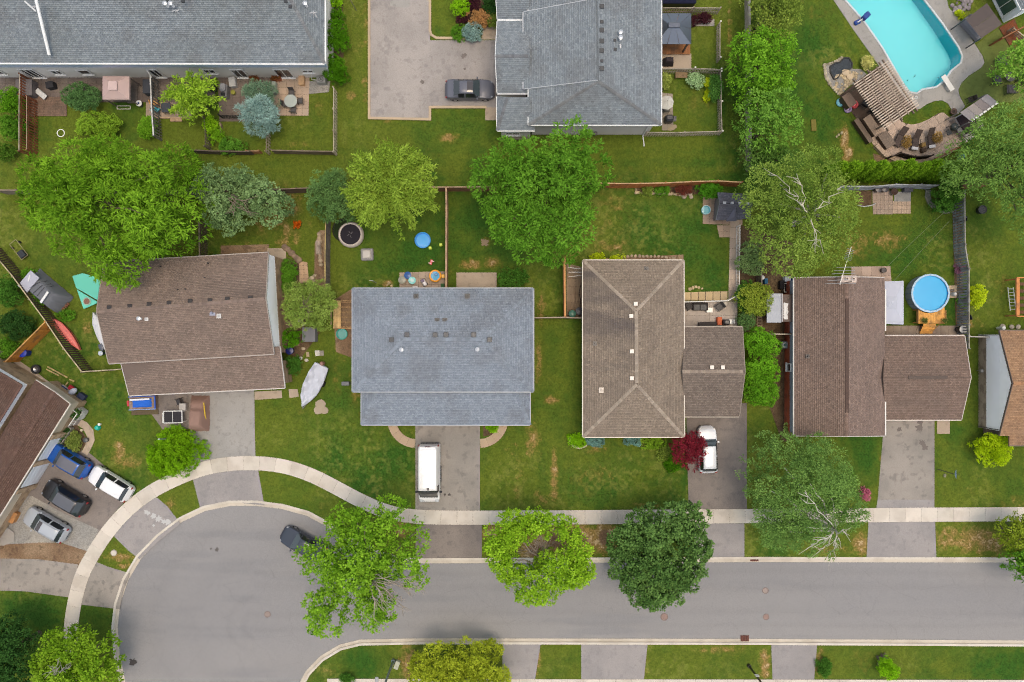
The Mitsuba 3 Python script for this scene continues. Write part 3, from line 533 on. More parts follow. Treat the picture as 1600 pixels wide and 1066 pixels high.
# 3 tan hip house with garage
h = thing('house', 'tan shingled hip roofed house with pale hips, dark streaks and a garage wing', 'house')
c4 = [(911, 407, 3.0), (1068, 407, 3.0), (1069, 683, 3.0), (911, 683, 3.0)]; r1, r2 = (994, 486, 4.5), (995, 601, 4.5)
st = Stain(lambda p: .75 * np.clip(meshkit.fbm(np.stack([p[:, 0] * .25, p[:, 1] * 1.3, p[:, 2] * 0], 1), 4, 3) * 2.2 - .75, 0, 1) * np.clip((p[:, 1] + 4) / 2, .3, 1), C(96, 90, 90))
roof(h, [[c4[0], c4[3], r2, r1]], TAN, stain=st, gutters=[(c4[0], c4[3])], trim=C(214, 206, 196))
roof(h, [[c4[1], c4[2], r2, r1], [c4[0], c4[1], r1], [c4[3], c4[2], r2]], TAN, [(r1, r2), (c4[0], r1), (c4[1], r1), (c4[2], r2), (c4[3], r2)], C(164, 152, 139), gutters=[(c4[1], c4[2]), (c4[3], c4[2]), (c4[0], c4[1])], trim=C(214, 206, 196))
walls(h, [q[:2] for q in c4], 3.0, .35, 2.9, C(160, 120, 96), C(220, 215, 205))
g4 = [(1070, 511, 2.5), (1160, 511, 2.5), (1155, 651, 2.5), (1070, 651, 2.5)]; a1, a2 = (1066, 581, 3.5), (1164, 581, 3.5)
roof(h, [[g4[0], g4[1], a2, a1], [g4[3], g4[2], a2, a1]], [C(112, 101, 94), C(136, 124, 115)], [(a1, a2)], C(160, 146, 134), gutters=[(g4[0], g4[1]), (g4[3], g4[2])], rakes=[(g4[1], a2), (g4[2], a2)], trim=C(150, 140, 130))
walls(h, [q[:2] for q in g4], 2.5, .25, 2.3, C(160, 120, 96), C(200, 190, 180), gables=[(g4[1], g4[2], a2)])
for x, y, z in [(993, 475, 4.4), (986, 494, 4.4), (987, 549, 4.4), (987, 591, 4.4), (1112, 574, 3.45), (1129, 574, 3.45)]: roof_vent(h, x, y, z, .36, C(222, 214, 206))
for x, y, z in [(1010, 420, 3.3), (930, 537, 3.4)]: pipe(h, x, y, z, .08, .25)
pipe(h, 940, 610, 3.6, .10, .2, C(190, 180, 170))
# 4 red brown gable house at right
h = thing('house', 'red brown gable roofed house with tall tv aerial and pale canopy at its side', 'house')
g4 = [(1241, 434, 2.7), (1382, 434, 2.7), (1382, 681, 2.7), (1241, 681, 2.7)]; a1, a2 = (1323, 433, 4.2), (1323, 682, 4.2)
roof(h, [[g4[1], g4[2], a2, a1]], [C(122, 106, 99), C(144, 126, 118)], rakes=[(g4[1], a1), (g4[2], a2)], trim=C(214, 210, 206))
roof(h, [[g4[0], g4[3], a2, a1]], RED, [((1323, 433, 4.2), (1323, 470, 4.2)), ((1323, 640, 4.2), (1323, 682, 4.2))], C(132, 112, 102), gutters=[(g4[0], g4[3])], rakes=[(g4[0], a1), (g4[3], a2)], trim=C(214, 210, 206))
k = [x for x in scene if x.startswith(h + '__roof')][0]
add(h, 'ridge_vent', move(box(0, 0, 0, .34, 10.4, .09, c=.03), *W(1323, 556, 4.16)), 'shingle', C(92, 76, 70)); add(h, 'gutter', move(box(0, 0, 0, .11, 3.85, .13), *W(1382.5, 485, 2.58)), 'satin', C(222, 218, 214)); add(h, 'gutter', move(box(0, 0, 0, .11, 4.9, .13), *W(1382.5, 639, 2.58)), 'satin', C(222, 218, 214))
walls(h, [q[:2] for q in g4], 2.7, .16, 1.25, C(160, 82, 60), C(130, 138, 150), gables=[(g4[0], g4[1], a1), (g4[3], g4[2], a2)])
x0 = W(1241, 560, 2.7)[0] + .16; y0, y1 = W(0, 580)[1], W(0, 567)[1]; window(h, (x0, y1), (x0, y0), .7, 1.7, panes=1)
pipe(h, 1262, 557, 3.2, .07, .25)
j4 = [(1383, 525, 2.3), (1507, 525, 2.3), (1502, 656, 2.3), (1383, 656, 2.3)]; b1, b2 = (1380, 590, 3.2), (1517, 590, 3.2)
roof(h, [[j4[0], j4[1], b2, b1], [j4[3], j4[2], b2, b1]], RED, gutters=[(j4[0], j4[1]), (j4[3], j4[2])], rakes=[(j4[1], b2), (j4[2], b2)], trim=C(214, 204, 196))
add(h, 'ridge_vent', move(box(0, 0, 0, 3.6, .34, .10, c=.03), *W(1449, 590, 3.17)), 'shingle', C(104, 92, 86))
walls(h, [q[:2] for q in j4], 2.3, .2, 1.3, C(150, 100, 80), C(190, 180, 170), gables=[(j4[1], j4[2], b2)])
# 5 orange brown roofed house at the right edge
h = thing('house', 'orange tan roofed house cut by the right edge, with tall white siding gable', 'house')
g4 = [(1562, 517, 3.0), (1562, 681, 3.0), (1760, 681, 3.0), (1760, 517, 3.0)]; a1, a2 = (1583, 599, 4.7), (1785, 599, 4.7)
roof(h, [[g4[0], g4[3], a2, a1], [g4[1], g4[2], a2, a1]], ORANGE, [(a1, a2)], C(170, 130, 98), gutters=[(g4[0], g4[3])], rakes=[(g4[0], a1), (g4[1], a1)], trim=C(96, 84, 78))
p4 = [(1577, 696, 2.7), (1760, 696, 2.7), (1760, 672, 3.0), (1577, 672, 3.0)]; roof(h, [p4], ORANGE, gutters=[(p4[0], p4[1])], trim=C(96, 84, 78))
Pw = [(1562, 522), (1562, 676), (1760, 676), (1760, 522)]; walls(h, Pw, 3.0, .10, 1.05, C(172, 156, 140), C(244, 246, 250, .95), gables=[(g4[0], g4[1], a1)])
x0 = W(1562, 0, 3.0)[0] + .06
for y in (524, 666): add(h, 'downspout', tube([(x0 - .05, W(0, y)[1], .1), (x0 - .05, W(0, y)[1], 2.7), (x0 + .35, W(0, y)[1], 2.95)], .05, 6), 'satin', C(205, 204, 204) if y < 600 else C(110, 104, 100))
add(h, 'porch', merge([box(*W(1555, 672)[:2], 0, 2.4, .8, .5, c=.03)]), 'matte', C(110, 98, 92)); add(h, 'gas_meter', merge([box(x0 - .15, W(0, 579)[1], .5, .22, .3, .35, c=.04), tube([(x0 - .12, W(0, 579)[1], 0), (x0 - .12, W(0, 579)[1], .6)], .03)]), 'matte', C(150, 146, 142))
# 6 rotated brown house at lower left
h = thing('house', 'dark brown roofed house turned askew at the left edge beside four parked cars', 'house')
q1, q2, q3, q4 = (56, 594, 3.0), (109, 631, 2.9), (-60, 900, 2.9), (-113, 863, 3.0)
qa, qb = (84, 612, 3.6), (-86, 882, 3.6)
roof(h, [[q1, q4, qb, qa], [q2, q3, qb, qa]], RUST, [(qa, qb)], C(106, 84, 76), gutters=[(q2, q3)], rakes=[(q1, qa), (q2, qa)], trim=C(222, 214, 204))
walls(h, [q[:2] for q in (q1, q2, q3, q4)], 2.9, .16, 1.2, C(176, 152, 126), C(205, 190, 170), gables=[(q1, q2, qa)])
t1, t2, t3, t4 = (33, 602, 3.7), (-70, 540, 3.7), (-150, 700, 3.7), (-40, 720, 3.7); ta, tb = (-18, 572, 4.6), (-95, 712, 4.6)
roof(h, [[t1, t4, tb, ta], [t2, t3, tb, ta]], RUST, [(ta, tb)], C(106, 84, 76), rakes=[(t1, ta), (t2, ta)], gutters=[(t1, t4)], trim=C(120, 90, 80))
walls(h, [q[:2] for q in (t1, t2, t3, t4)], 3.7, .06, 2.75, C(176, 152, 126), C(240, 243, 248, .9), gables=[(t1, t2, ta)])
e = np.array(W(*q3)[:2]) - np.array(W(*q2)[:2]); e /= np.linalg.norm(e); nrm = np.array([-e[1], e[0]])
if nrm[0] < 0: nrm = -nrm
base = np.array(W(*q2)[:2]) - nrm * .15
def along(s, off=.02): return base + e * s + nrm * off
for s0, s1 in ((4.0, 6.4), (7.0, 9.4)):
    ms = [box(*along((s0 + s1) / 2, .10), .02 + .56 * i, s1 - s0, .10, .53, math.atan2(e[1], e[0]), .02) for i in range(4)]
    kk = add(h, 'garage_door', ms[0], 'satin', C(222, 228, 236))
    for m in ms[1:]: add(kk, 'panel', m, 'satin', C(222, 228, 236))
for s in (3.7, 6.7, 9.7): add(h, 'brick_pier', box(*along(s, .12), 0, .5, .3, 2.6, math.atan2(e[1], e[0])), 'wood', C(184, 160, 134))
# 7 left town house row
LIFT = 1.3
h = thing('town_house', 'long grey roofed town house row across the top left corner', 'house')
e1, e2 = (-60, 98, 3.0), (507, 99, 3.0); ra, rb = (-90, -90, 6.2), (406, -90, 6.2); e3 = (507, -280, 3.0)
st = Stain(lambda p: .25 * np.clip(meshkit.fbm(np.stack([p[:, 0] * .3, p[:, 1] * .5, p[:, 2] * 0], 1), 3, 8) * 2 - .7, 0, 1), C(104, 112, 108))
roof(h, [[e1, e2, rb, ra], [e2, e3, rb]], SLATE, [(e2, rb)], C(126, 130, 134), stain=st, gutters=[(e1, e2), (e2, e3)], trim=C(238, 240, 242), gut_w=.13)
k = uniq(h + '__fascia'); yy = W(0, 98, 4.3)[1]; xe = W(507, 0, 4.3)[0]
scene[k] = shape(box((xe - 54) / 2, yy + .05, 3.2, xe + 54 - .06, .10, .93), 'satin', C(168, 182, 208, .9)); scene[uniq(h + '__fascia')] = shape(box(xe - .10, yy + 10, 3.55, .12, 19.8, .65), 'satin', C(216, 222, 230))
walls(h, [(-60, 98), (507, 98), (507, -280), (-60, -280)], 3.0, .30, 0.0, C(190, 184, 176), C(212, 208, 203, .88))
yw = yy + .30; X = lambda px: W(px, 118)[0]
for x0_, x1_, z0, z1, p in [(6, 22, .9, 1.9, 2), (52, 74, .1, 2.15, 3), (96, 112, .9, 1.9, 2), (138, 156, .9, 2.0, 1), (246, 262, .2, 2.1, 2), (330, 348, 1.1, 2.1, 2), (372, 392, .1, 2.1, 2), (437, 462, .1, 2.15, 2), (480, 498, 1.3, 2.0, 2)]:
    window(h, (X(x0_), yw), (X(x1_), yw), z0, z1, panes=p)
for px, py, hh, r in [(262, 9.5, 5.0, .12), (270.5, 9.5, 5.0, .12), (479, 9.5, 4.1, .12)]: pipe(h, px, py, hh, r, .5, C(238, 238, 240), True, 'flue_pipe')
for px, py, hh in [(261, 1, 5.3), (286, 2, 5.3), (447, 3, 4.6), (454, 11, 4.5)]: roof_vent(h, px, py, hh, .30, C(56, 58, 62))
for px, py in [(55, 14), (275, 20), (489, 23)]:
    c = W(px, py, 5.6); add(h, 'vent_hood', merge([tube([c + [-.3, -.1, -.2], c + [-.2, 0, .25], c + [.15, .1, .3], c + [.3, -.15, -.2]], .06), tube([c + [0, -.15, -.2], c + [.1, 0, .25], c + [.4, .1, .28]], .05)]), 'satin', C(190, 192, 196))
c0, c1 = W(58, 0, 6.9), W(80, 88, 4.7); add(h, 'eavestrough_pipe', tube([c0 + [0, 0, .15], c1 + [0, 0, .25]], .13, 8), 'satin', C(240, 242, 244)); add(h, 'eavestrough_pipe', tube([W(40, 3, 6.8) + [0, 0, .15], W(58, 19, 6.2) + [0, 0, .15]], .07, 8), 'satin', C(226, 228, 230))
add(h, 'corner_trim', box(xe - .33, yw - .03, .1, .12, .12, 3.5), 'satin', C(225, 228, 232))
# 8 hip roofed town house
h = thing('town_house', 'slate grey hip and gable roofed town house beside the car court', 'house')
s1, s2, ap = (826, 195, 3.0), (1033, 195, 3.0), (934, 127, 5.0); top1, top2, topr = (826, -140, 3.0), (1033, -140, 3.0), (931, -140, 5.0)
roof(h, [[s1, s2, ap], [s2, top2, topr, ap], [s1, top1, topr, ap]], SLATE, [(s1, ap), (s2, ap)], C(122, 126, 130), gutters=[(s1, s2), (s2, top2), (s1, top1)], trim=C(236, 238, 240))
l1, l2, l3, l4 = (818, 139, 3.02), (818, 19, 3.02), (931, -2, 5.12), (934, 125, 5.12)
roof(h, [[l1, l2, l3, l4]], SLATE, gutters=[(l1, l2)], rakes=[(l2, l3), (l1, l4)], trim=C(190, 194, 200), t=.18)
walls(h, [(826, 195), (1033, 195), (1033, -140), (826, -140)], 3.0, .38, 0.0, C(180, 170, 165), C(206, 200, 198))
for gy0, gm, gy1 in ((33, 88, 146), (-70, -20, 30)):
    a_, b_, c_, d_ = (777, gy0, 2.65), (826, gy0, 2.65), (826, gy1, 2.65), (777, gy1, 2.65); m1, m2 = (774, gm, 3.75), (828, gm, 3.75)
    roof(h, [[a_, b_, m2, m1], [d_, c_, m2, m1]], SLATE, [(m1, m2)], C(118, 122, 128), rakes=[(a_, m1), (d_, m1)], gutters=[(d_, c_)] + ([(a_, b_)] if gy0 > 0 else []), trim=C(236, 238, 240))
    walls(h, [a_[:2], b_[:2], c_[:2], d_[:2]], 2.65, .2, 1.0, C(176, 160, 150), C(214, 210, 206), gables=[(a_, d_, m1)])
w1, w2, w3, w4 = (777, 204, 2.6), (836, 204, 2.6), (836, 152, 3.3), (777, 152, 3.3)
roof(h, [[(777, 204, 2.6), (836, 204, 2.6), (826, 152, 3.5), (793, 152, 3.5)], [(777, 151, 2.6), (777, 204, 2.6), (793, 152, 3.5)]], SLATE, [((777, 204, 2.6), (793, 152, 3.5))], C(118, 122, 128), gutters=[((777, 204, 2.6), (836, 204, 2.6)), ((777, 151, 2.6), (777, 204, 2.6))], trim=C(236, 238, 240))
walls(h, [(778, 152), (834, 152), (834, 203), (778, 203)], 2.6, .25, 1.0, C(176, 160, 150), C(214, 210, 206))
for x, y, s in [(940, 11, .4), (940, 35, .3), (940, 48, .4), (940, 65, .4), (940, 80, .4), (940, 96, .25), (940, 108, .4)]: roof_vent(h, x, y, 4.85, s, C(60, 62, 66))
for x, y in [(968.5, 54), (968.5, 62.5)]: pipe(h, x, y, 4.3, .12, .5, C(240, 240, 242), True, 'flue_pipe')
for x, y in [(960, 64), (961, 78)]: roof_vent(h, x, y, 4.4, .26, C(56, 58, 62))
pipe(h, 968, 73, 4.3, .06, .4, C(210, 210, 214))
yy = W(0, 195, 4.3)[1]; add(h, 'downspout', tube([(W(1004, 200)[0], yy + .3, 3.9), (W(1004, 200)[0], yy + .3, .15), (W(1006, 200)[0], yy - .6, .08), (W(1006, 226)[0], W(0, 229)[1], .06)], .06, 6), 'satin', C(225, 226, 228))
yw = yy + .38; add(h, 'gas_meter', box(W(929, 205)[0], yw - .15, .7, .3, .25, .4, c=.04), 'matte', C(120, 116, 114)); window(h, (W(790, 205)[0], W(0, 203, 3.9)[1] + .25), (W(812, 205)[0], W(0, 203, 3.9)[1] + .25), 1.6, 2.5, panes=2)
# 9 pool house corner
LIFT = 0.0
h = thing('pool_house', 'white walled house corner with wide window at the top right', 'house')
P0 = [(1540, -16), (1566, 38), (1598, 22), (1680, -20), (1660, -90), (1560, -90)]
A_, B_, C_ = (1556, -40, 3.0), (1597, 14, 3.0), (1690, -30, 3.0)
roof(h, [[(1560, -60, 3.0), (1596, 15, 3.0), (1640, -20, 4.4), (1620, -80, 4.4)], [(1596, 15, 3.0), (1700, -35, 3.0), (1640, -20, 4.4)]], SLATE, gutters=[((1560, -60, 3.0), (1596, 15, 3.0)), ((1596, 15, 3.0), (1700, -35, 3.0))], trim=C(235, 238, 242))
Wl = Polygon(WP([(1540, -20), (1568, 36), (1680, -18), (1640, -90)])); add(h, 'siding_wall', prism(Wl, -.1, 2.85), 'matte', C(232, 238, 246, .9))
a, b = np.array(W(1540, -20)[:2]), np.array(W(1568, 36)[:2]); d = (b - a) / np.linalg.norm(b - a); L = np.linalg.norm(b - a)
window(h, a + d * (L - 3.3), a + d * (L - .5), .3, 2.3, panes=3, glass=C(60, 86, 84))
# ---------------------------------------------------------------- trees and plants
def inpoly(P, n, r):
    x0, y0, x1, y1 = P.bounds; out = np.zeros((0, 2))
    while len(out) < n:
        q = r.uniform([x0, y0], [x1, y1], (n * 3, 2)); out = np.vstack([out, q[shapely.contains_xy(P, q[:, 0], q[:, 1])]])
    return out[:n]
def unit(v): return v / np.maximum(np.linalg.norm(v, axis=-1, keepdims=True), 1e-9)
def leaf_quads(base, axis, nrm, L, Wd, fold=.12):
    axis = unit(axis); side = unit(np.cross(nrm, axis)); up = np.cross(axis, side); L = L[:, None]; Wd = Wd[:, None]
    m = base + axis * L * .45
    V = np.stack([base, m + side * Wd / 2 + up * Wd * fold, base + axis * L - up * L * .08, m - side * Wd / 2 + up * Wd * fold], 1).reshape(-1, 3)
    b = np.arange(len(base))[:, None] * 4
    return V, np.vstack([b + [[0, 3, 2]], b + [[0, 2, 1]]])
def foliage(cen, rad, dirs, cols, r, leaf=(.28, .14), per=16, spread=.55, droop=.2, flat=.5, tone=None):
    """leaf tufts: centre, radius and outward direction of every tuft"""
    n = len(cen); k = np.repeat(np.arange(n), per); m = len(k)
    d = unit(dirs[k] * .9 + unit(r.standard_normal((m, 3))) * .9); base = cen[k] + d * (rad[k] * r.random(m) ** .6)[:, None]
    ax = d + r.standard_normal((m, 3)) * spread - [0, 0, droop]; nr = dirs[k] * .5 + [0, 0, flat] + r.standard_normal((m, 3)) * .45
    L = leaf[0] * r.uniform(.7, 1.25, m); V, F = leaf_quads(base, ax, nr, L, leaf[1] * r.uniform(.75, 1.2, m))
    tw = (r.random(n)[k] * .65 if tone is None else tone[k] * .46 + r.random(n)[k] * .26) + r.random(m) * .30; c0, c1 = np.array(cols[0]), np.array(cols[1]); K = c0 * (1 - tw[:, None]) + c1 * tw[:, None]
    if len(cols) > 2: q = (r.random(n)[k] < .10)[:, None]; K = np.where(q, np.array(cols[2]) * .6 + K * .4, K)
    K = K * r.uniform(.85, 1.15, m)[:, None]
    return V, F, np.repeat(np.clip(K, .004, .8), 4, 0)
def lobes_to_tufts(lc, lr, dens, tuft, r, squash=.85, low=-.35):
    C_, R_, D_, T_ = [], [], [], []
    for c, q in zip(lc, lr):
        m = max(6, int(dens * 2.6 * np.pi * q * q / (tuft * tuft * 2.0))); z = r.uniform(low, 1, m); a = r.uniform(0, 2 * np.pi, m); s = np.sqrt(1 - z * z); d = np.stack([s * np.cos(a), s * np.sin(a), z], 1)
        C_.append(c + d * [1, 1, squash] * q * r.uniform(.82, 1.05, m)[:, None]); R_.append(np.full(m, tuft) * r.uniform(.7, 1.2, m)); D_.append(d); T_.append(np.full(m, r.random()))
    return np.vstack(C_), np.concatenate(R_), np.vstack(D_), np.concatenate(T_)
def crown_lobes(P, ht, hb, lobe, r, fill=1.25, top=.35):
    Q = P.buffer(-lobe * (.72 if lobe > .6 else .5)); Q = Q if Q.area > .4 else P.buffer(-lobe * .4); Q = Q if Q.area > .1 else P
    n = max(5, int(fill * P.area / (lobe * lobe * 1.1))); cand = inpoly(Q, n * 4, r); keep = []
    for p in cand:
        if all((p[0] - q[0]) ** 2 + (p[1] - q[1]) ** 2 > (lobe * .8) ** 2 for q in keep): keep.append(p)
        if len(keep) >= n: break
    c = np.array(keep); d = np.array([P.boundary.distance(Point(*p)) for p in c]); dm = max(d.max(), .5); u = np.clip(d / dm, 0, 1)
    R_ = math.sqrt(P.area / math.pi); rb = max(lobe * 1.7, R_ * .40); bc = []
    for p in inpoly(P.buffer(-lobe * .5) if P.buffer(-lobe * .5).area > .3 else P, 400, r):
        if all(np.hypot(*(p - q)) > rb * 1.25 for q in bc): bc.append(p)
    bc = np.array(bc); db = np.sqrt(((c[:, None] - bc[None]) ** 2).sum(-1)); bi = db.argmin(1); db = db.min(1) / rb; bz = r.uniform(-1.0, .5, len(bc)) * lobe * .9
    z = hb + (ht - hb) * (top + (1 - top) * np.sqrt(1 - (1 - u) ** 2)) - lobe * .8 + (bz[bi] - lobe * 2.6 * np.clip(db, 0, 1.25) ** 2.4) * np.clip((R_ - 1.3) / 1.5, 0, 1); z = np.maximum(z, hb + lobe * .3) + r.uniform(-.6, .35, len(c)) * lobe
    lr = lobe * r.uniform(.72, 1.2, len(c)); up = np.column_stack([c, z]); k = r.random(len(c)) < .45
    lowz = np.maximum(hb + .3, z - r.uniform(1.0, 2.4, len(c)) * lobe); dn = np.column_stack([c + r.normal(0, .3, c.shape) * lobe * .3, lowz])[k]
    return np.vstack([up, dn]), np.concatenate([lr, lr[k] * .9])
def limb_path(a, b, r, n=6, sag=.0, wob=.12):
    t = np.linspace(0, 1, n)[:, None]; L = np.linalg.norm(b - a); p = a + (b - a) * t; p[:, 2] += np.sin(t[:, 0] * np.pi) * L * sag
    return p + r.normal(0, wob * L / n, p.shape) * np.sin(t * np.pi)
def tree(name, label, px, ht, hb, cols, seed, lobe=1.3, tuft=.45, leaf=(.28, .14), dens=1.0, per=16, trunk=None, tr=.22, bark=C(110, 98, 86), limbs=9, holes=(), spread=.55, droop=.2, group=None, fill=1.25, bare=(), cat='tree', top=.35, barecol=None, flat=.5, twigs=0, sprays=0):
    r = np.random.default_rng(seed); hm = hb + (ht - hb) * .62; P = Polygon(WP(px, hm)).buffer(0)
    for hl in holes: P = P.difference(Polygon(WP(hl, hm)).buffer(0))
    k = thing(name, label, cat, group); lc, lr = crown_lobes(P, ht, hb, lobe, r, fill, top); cen = np.array([P.convex_hull.centroid.x, P.convex_hull.centroid.y])
    b0 = np.array([*(W(*trunk)[:2] if trunk else cen), -.1]); fork = np.array([b0[0] * .8 + cen[0] * .2, b0[1] * .8 + cen[1] * .2, hb + .25 * (ht - hb)])
    add(k, 'trunk', tube([b0, b0 * .5 + fork * .5 + r.normal(0, .06, 3), fork], [tr * 1.35, tr, tr * .8], 9), 'bark', bark, True)
    idx = r.permutation(len(lc))[:limbs]; 
    for i in idx: add(k, 'limb', tube(limb_path(fork, lc[i], r, sag=.06), np.linspace(tr * .55, .03, 6), 6), 'bark', bark, True)
    for (x, y, hh) in bare:
        e = W(x, y, hh); t_ = np.linspace(.22, 1, 8)[:, None]; ctr = np.array([*(W(*trunk, hm)[:2] if trunk else cen)]); xy = ctr + (e[:2] - ctr) * t_ + r.normal(0, .12, (8, 2)); dmx = max(max(P.boundary.distance(Point(*q)) for q in lc[:, :2]), .5)
        zz = [hb + (ht - hb) * (top + (1 - top) * math.sqrt(max(0, 1 - (1 - min(1, (P.boundary.distance(Point(*q)) if P.contains(Point(*q)) else 0) / dmx)) ** 2))) + .1 for q in xy]; p = np.vstack([fork, np.column_stack([xy, np.minimum(zz, ht - .1)])]); ms = [tube(p, np.linspace(tr * .2, .022, 9), 6)]
        for q in range(twigs):
            s = p[r.integers(2, 8)]; t_ = s + unit(e - fork + r.normal(0, 1.6, 3)) * [1, 1, .25] * r.uniform(.6, 1.6); ms.append(tube(limb_path(s, t_, r, 4), np.linspace(.035, .012, 4), 4, False))
        add(k, 'bare_limb', merge(ms), 'bark', bark if barecol is None else barecol, True)
    if sprays:
        c, rr, d, tn = [], [], [], []
        for q in range(sprays):
            e = inpoly(P, 1, r)[0]; ex = cen + (e - cen) * r.uniform(.9, 1.25); L_ = LineString([cen, cen + (e - cen) * 6]).intersection(P); lim = np.linalg.norm(np.array(L_.coords[-1] if L_.geom_type == 'LineString' else L_.geoms[0].coords[-1]) - cen); R0 = min(np.linalg.norm(ex - cen), lim * r.uniform(.8, 1.0)); dr_ = unit(ex - cen); z0 = fork[2] + (ht - fork[2]) * r.uniform(.25, 1) * (1 - .45 * R0 / max(lim, .1)); tt = np.linspace(.12, 1, max(4, int(R0 / .26))); bend = r.normal(0, .25); pt = np.column_stack([cen + np.outer(tt * R0, dr_) + np.outer(tt ** 2 * R0 * bend, [-dr_[1], dr_[0]]), fork[2] + (z0 - fork[2]) * np.sin(tt * 2.0) / .95 - tt ** 3 * R0 * .12])
            c.append(pt); rr.append(np.full(len(tt), tuft * .75) * (1.1 - .5 * tt)); g = unit(np.gradient(pt, axis=0)); d.append(unit(g * 1.6 + [0, 0, .25])); tn.append(np.full(len(tt), r.random()))
        c, rr, d, tn = np.vstack(c), np.concatenate(rr), np.vstack(d), np.concatenate(tn)
    else: c, rr, d, tn = lobes_to_tufts(lc, lr, dens, tuft, r)
    V, F, K = foliage(c, rr, d, cols, r, leaf, per, spread, droop, flat, tn); kk = uniq(k + '__crown'); scene[kk] = tinted(V, F, 'leaf', K)
    return k
def oval(cx, cy, rx, ry, n=14, seed=0):
    r = np.random.default_rng(seed + int(cx)); a = np.arange(n) * 2 * np.pi / n; q = 1 + r.uniform(-.1, .1, n); return [(cx + rx * q[i] * math.cos(a[i]), cy + ry * q[i] * math.sin(a[i])) for i in range(n)]
L2 = lambda a, b, k=1.25: [C(*a, k * .86), C(*b, k * 1.08)]
BRIGHT = L2((58, 100, 16), (126, 166, 48)); MID = L2((58, 106, 24), (104, 150, 46)); DEEP = L2((44, 84, 26), (84, 128, 48)); YELL = L2((108, 124, 24), (172, 184, 58)); LIME = L2((88, 140, 12), (140, 188, 34)); GREYG = L2((84, 112, 66), (130, 156, 104)); BLUEG = L2((62, 94, 48), (106, 138, 80)); BIRCH = L2((82, 112, 38), (138, 160, 74)); BIRCHD = L2((66, 102, 44), (122, 154, 80)); SPRUCE = L2((92, 124, 118), (164, 190, 184)); OLIVE = L2((84, 108, 38), (132, 150, 66)); REDL = L2((82, 22, 34), (136, 46, 58)); DARK = L2((32, 62, 28), (62, 98, 46)); COPPER = L2((140, 108, 62), (186, 142, 96)); PURPLE = L2((52, 30, 36), (84, 46, 54)); ACID = L2((130, 150, 14), (190, 206, 44))
tree('ash_tree', 'huge bright green tree spreading over the upper left yard and the brown roof', [(12,262),(40,228),(90,222),(140,214),(190,217),(240,218),(270,232),(297,250),(312,262),(303,300),(312,340),(306,370),(290,395),(255,397),(225,395),(205,405),(190,437),(165,440),(140,425),(110,400),(85,400),(65,385),(50,345),(30,320),(15,295)], 12.5, 4, BRIGHT, 1, lobe=1.45, tuft=.5, leaf=(.42, .13), per=15, tr=.4, limbs=14, trunk=(190, 330))
tree('round_leaved_tree', 'grey green clumpy tree between the huge bright tree and the back fence', [(308,268),(345,258),(395,265),(430,285),(443,315),(440,340),(415,348),(390,330),(375,350),(345,362),(325,345),(310,310)], 7, 2.2, GREYG, 2, lobe=.75, tuft=.36, leaf=(.2, .16), per=18, tr=.2, bare=[(395, 338, 3.5), (405, 330, 3.2), (385, 345, 3)], twigs=5, barecol=C(140, 126, 112))
tree('juniper_tree', 'dark blue green bushy evergreen above the round tub', [(482,300),(500,270),(530,268),(548,290),(550,330),(535,345),(505,340),(485,325)], 5, .8, BLUEG, 3, lobe=.6, tuft=.32, leaf=(.2, .09), per=20, tr=.14)
tree('honey_locust', 'yellow green feathery tree with long drooping sprays over the back fence', [(530,292),(545,250),(570,225),(605,210),(640,220),(670,245),(684,280),(675,320),(655,335),(640,360),(620,345),(600,358),(570,350),(545,330)], 8.5, 2.5, L2((82, 114, 26), (150, 174, 70)), 4, lobe=.85, tuft=.5, leaf=(.34, .10), per=13, tr=.2, droop=.35, spread=.45, flat=.7, sprays=230)
tree('ash_tree', 'large green tree standing behind the grey roofed house, against the hip roofed town house', [(738,270),(745,235),(775,215),(820,215),(865,185),(905,190),(920,215),(945,230),(948,270),(930,310),(935,360),(915,390),(870,400),(830,410),(795,395),(765,375),(760,340),(745,310)], 11.5, 3.5, L2((56, 100, 22), (110, 156, 52)), 5, lobe=1.35, tuft=.48, leaf=(.34, .14), per=16, tr=.34, limbs=12, trunk=(842, 305))
tree('birch_tree', 'pale olive weeping birch with white limbs behind the red brown house', [(1155,290),(1170,262),(1210,255),(1250,235),(1300,240),(1340,275),(1342,320),(1330,360),(1335,395),(1300,425),(1260,430),(1225,425),(1195,400),(1180,360),(1165,325)], 11, 3, BIRCH, 6, lobe=1.1, tuft=.5, leaf=(.24, .10), per=19, dens=.9, droop=.7, tr=.26, bark=C(206, 202, 190), limbs=16, trunk=(1240, 350), bare=[(1205,275,9.5),(1300,300,9),(1265,392,8.5),(1245,270,10.5)], twigs=7, barecol=C(200, 196, 178))
tree('ash_tree', 'small pale green tree by the white gable of the brown roofed house', [(442,462),(450,448),(470,443),(500,440),(515,460),(520,480),(505,505),(480,510),(450,505),(440,485)], 4.5, 1.2, L2((96, 124, 44), (146, 166, 84)), 7, lobe=.55, tuft=.32, leaf=(.22, .09), per=18, tr=.12, bare=[(478, 472, 4.2), (490, 488, 3.8)], twigs=4)
tree('round_shrub', 'big round yellow green shrub beside the concrete driveway on the circle', [(227,705),(236,684),(260,670),(285,673),(298,686),(314,698),(316,716),(297,730),(285,742),(255,748),(232,735)], 2.6, .3, L2((78, 124, 10), (124, 168, 30)), 8, lobe=.5, tuft=.24, leaf=(.14, .08), per=22, tr=.1, cat='shrub', fill=1.5, limbs=5)
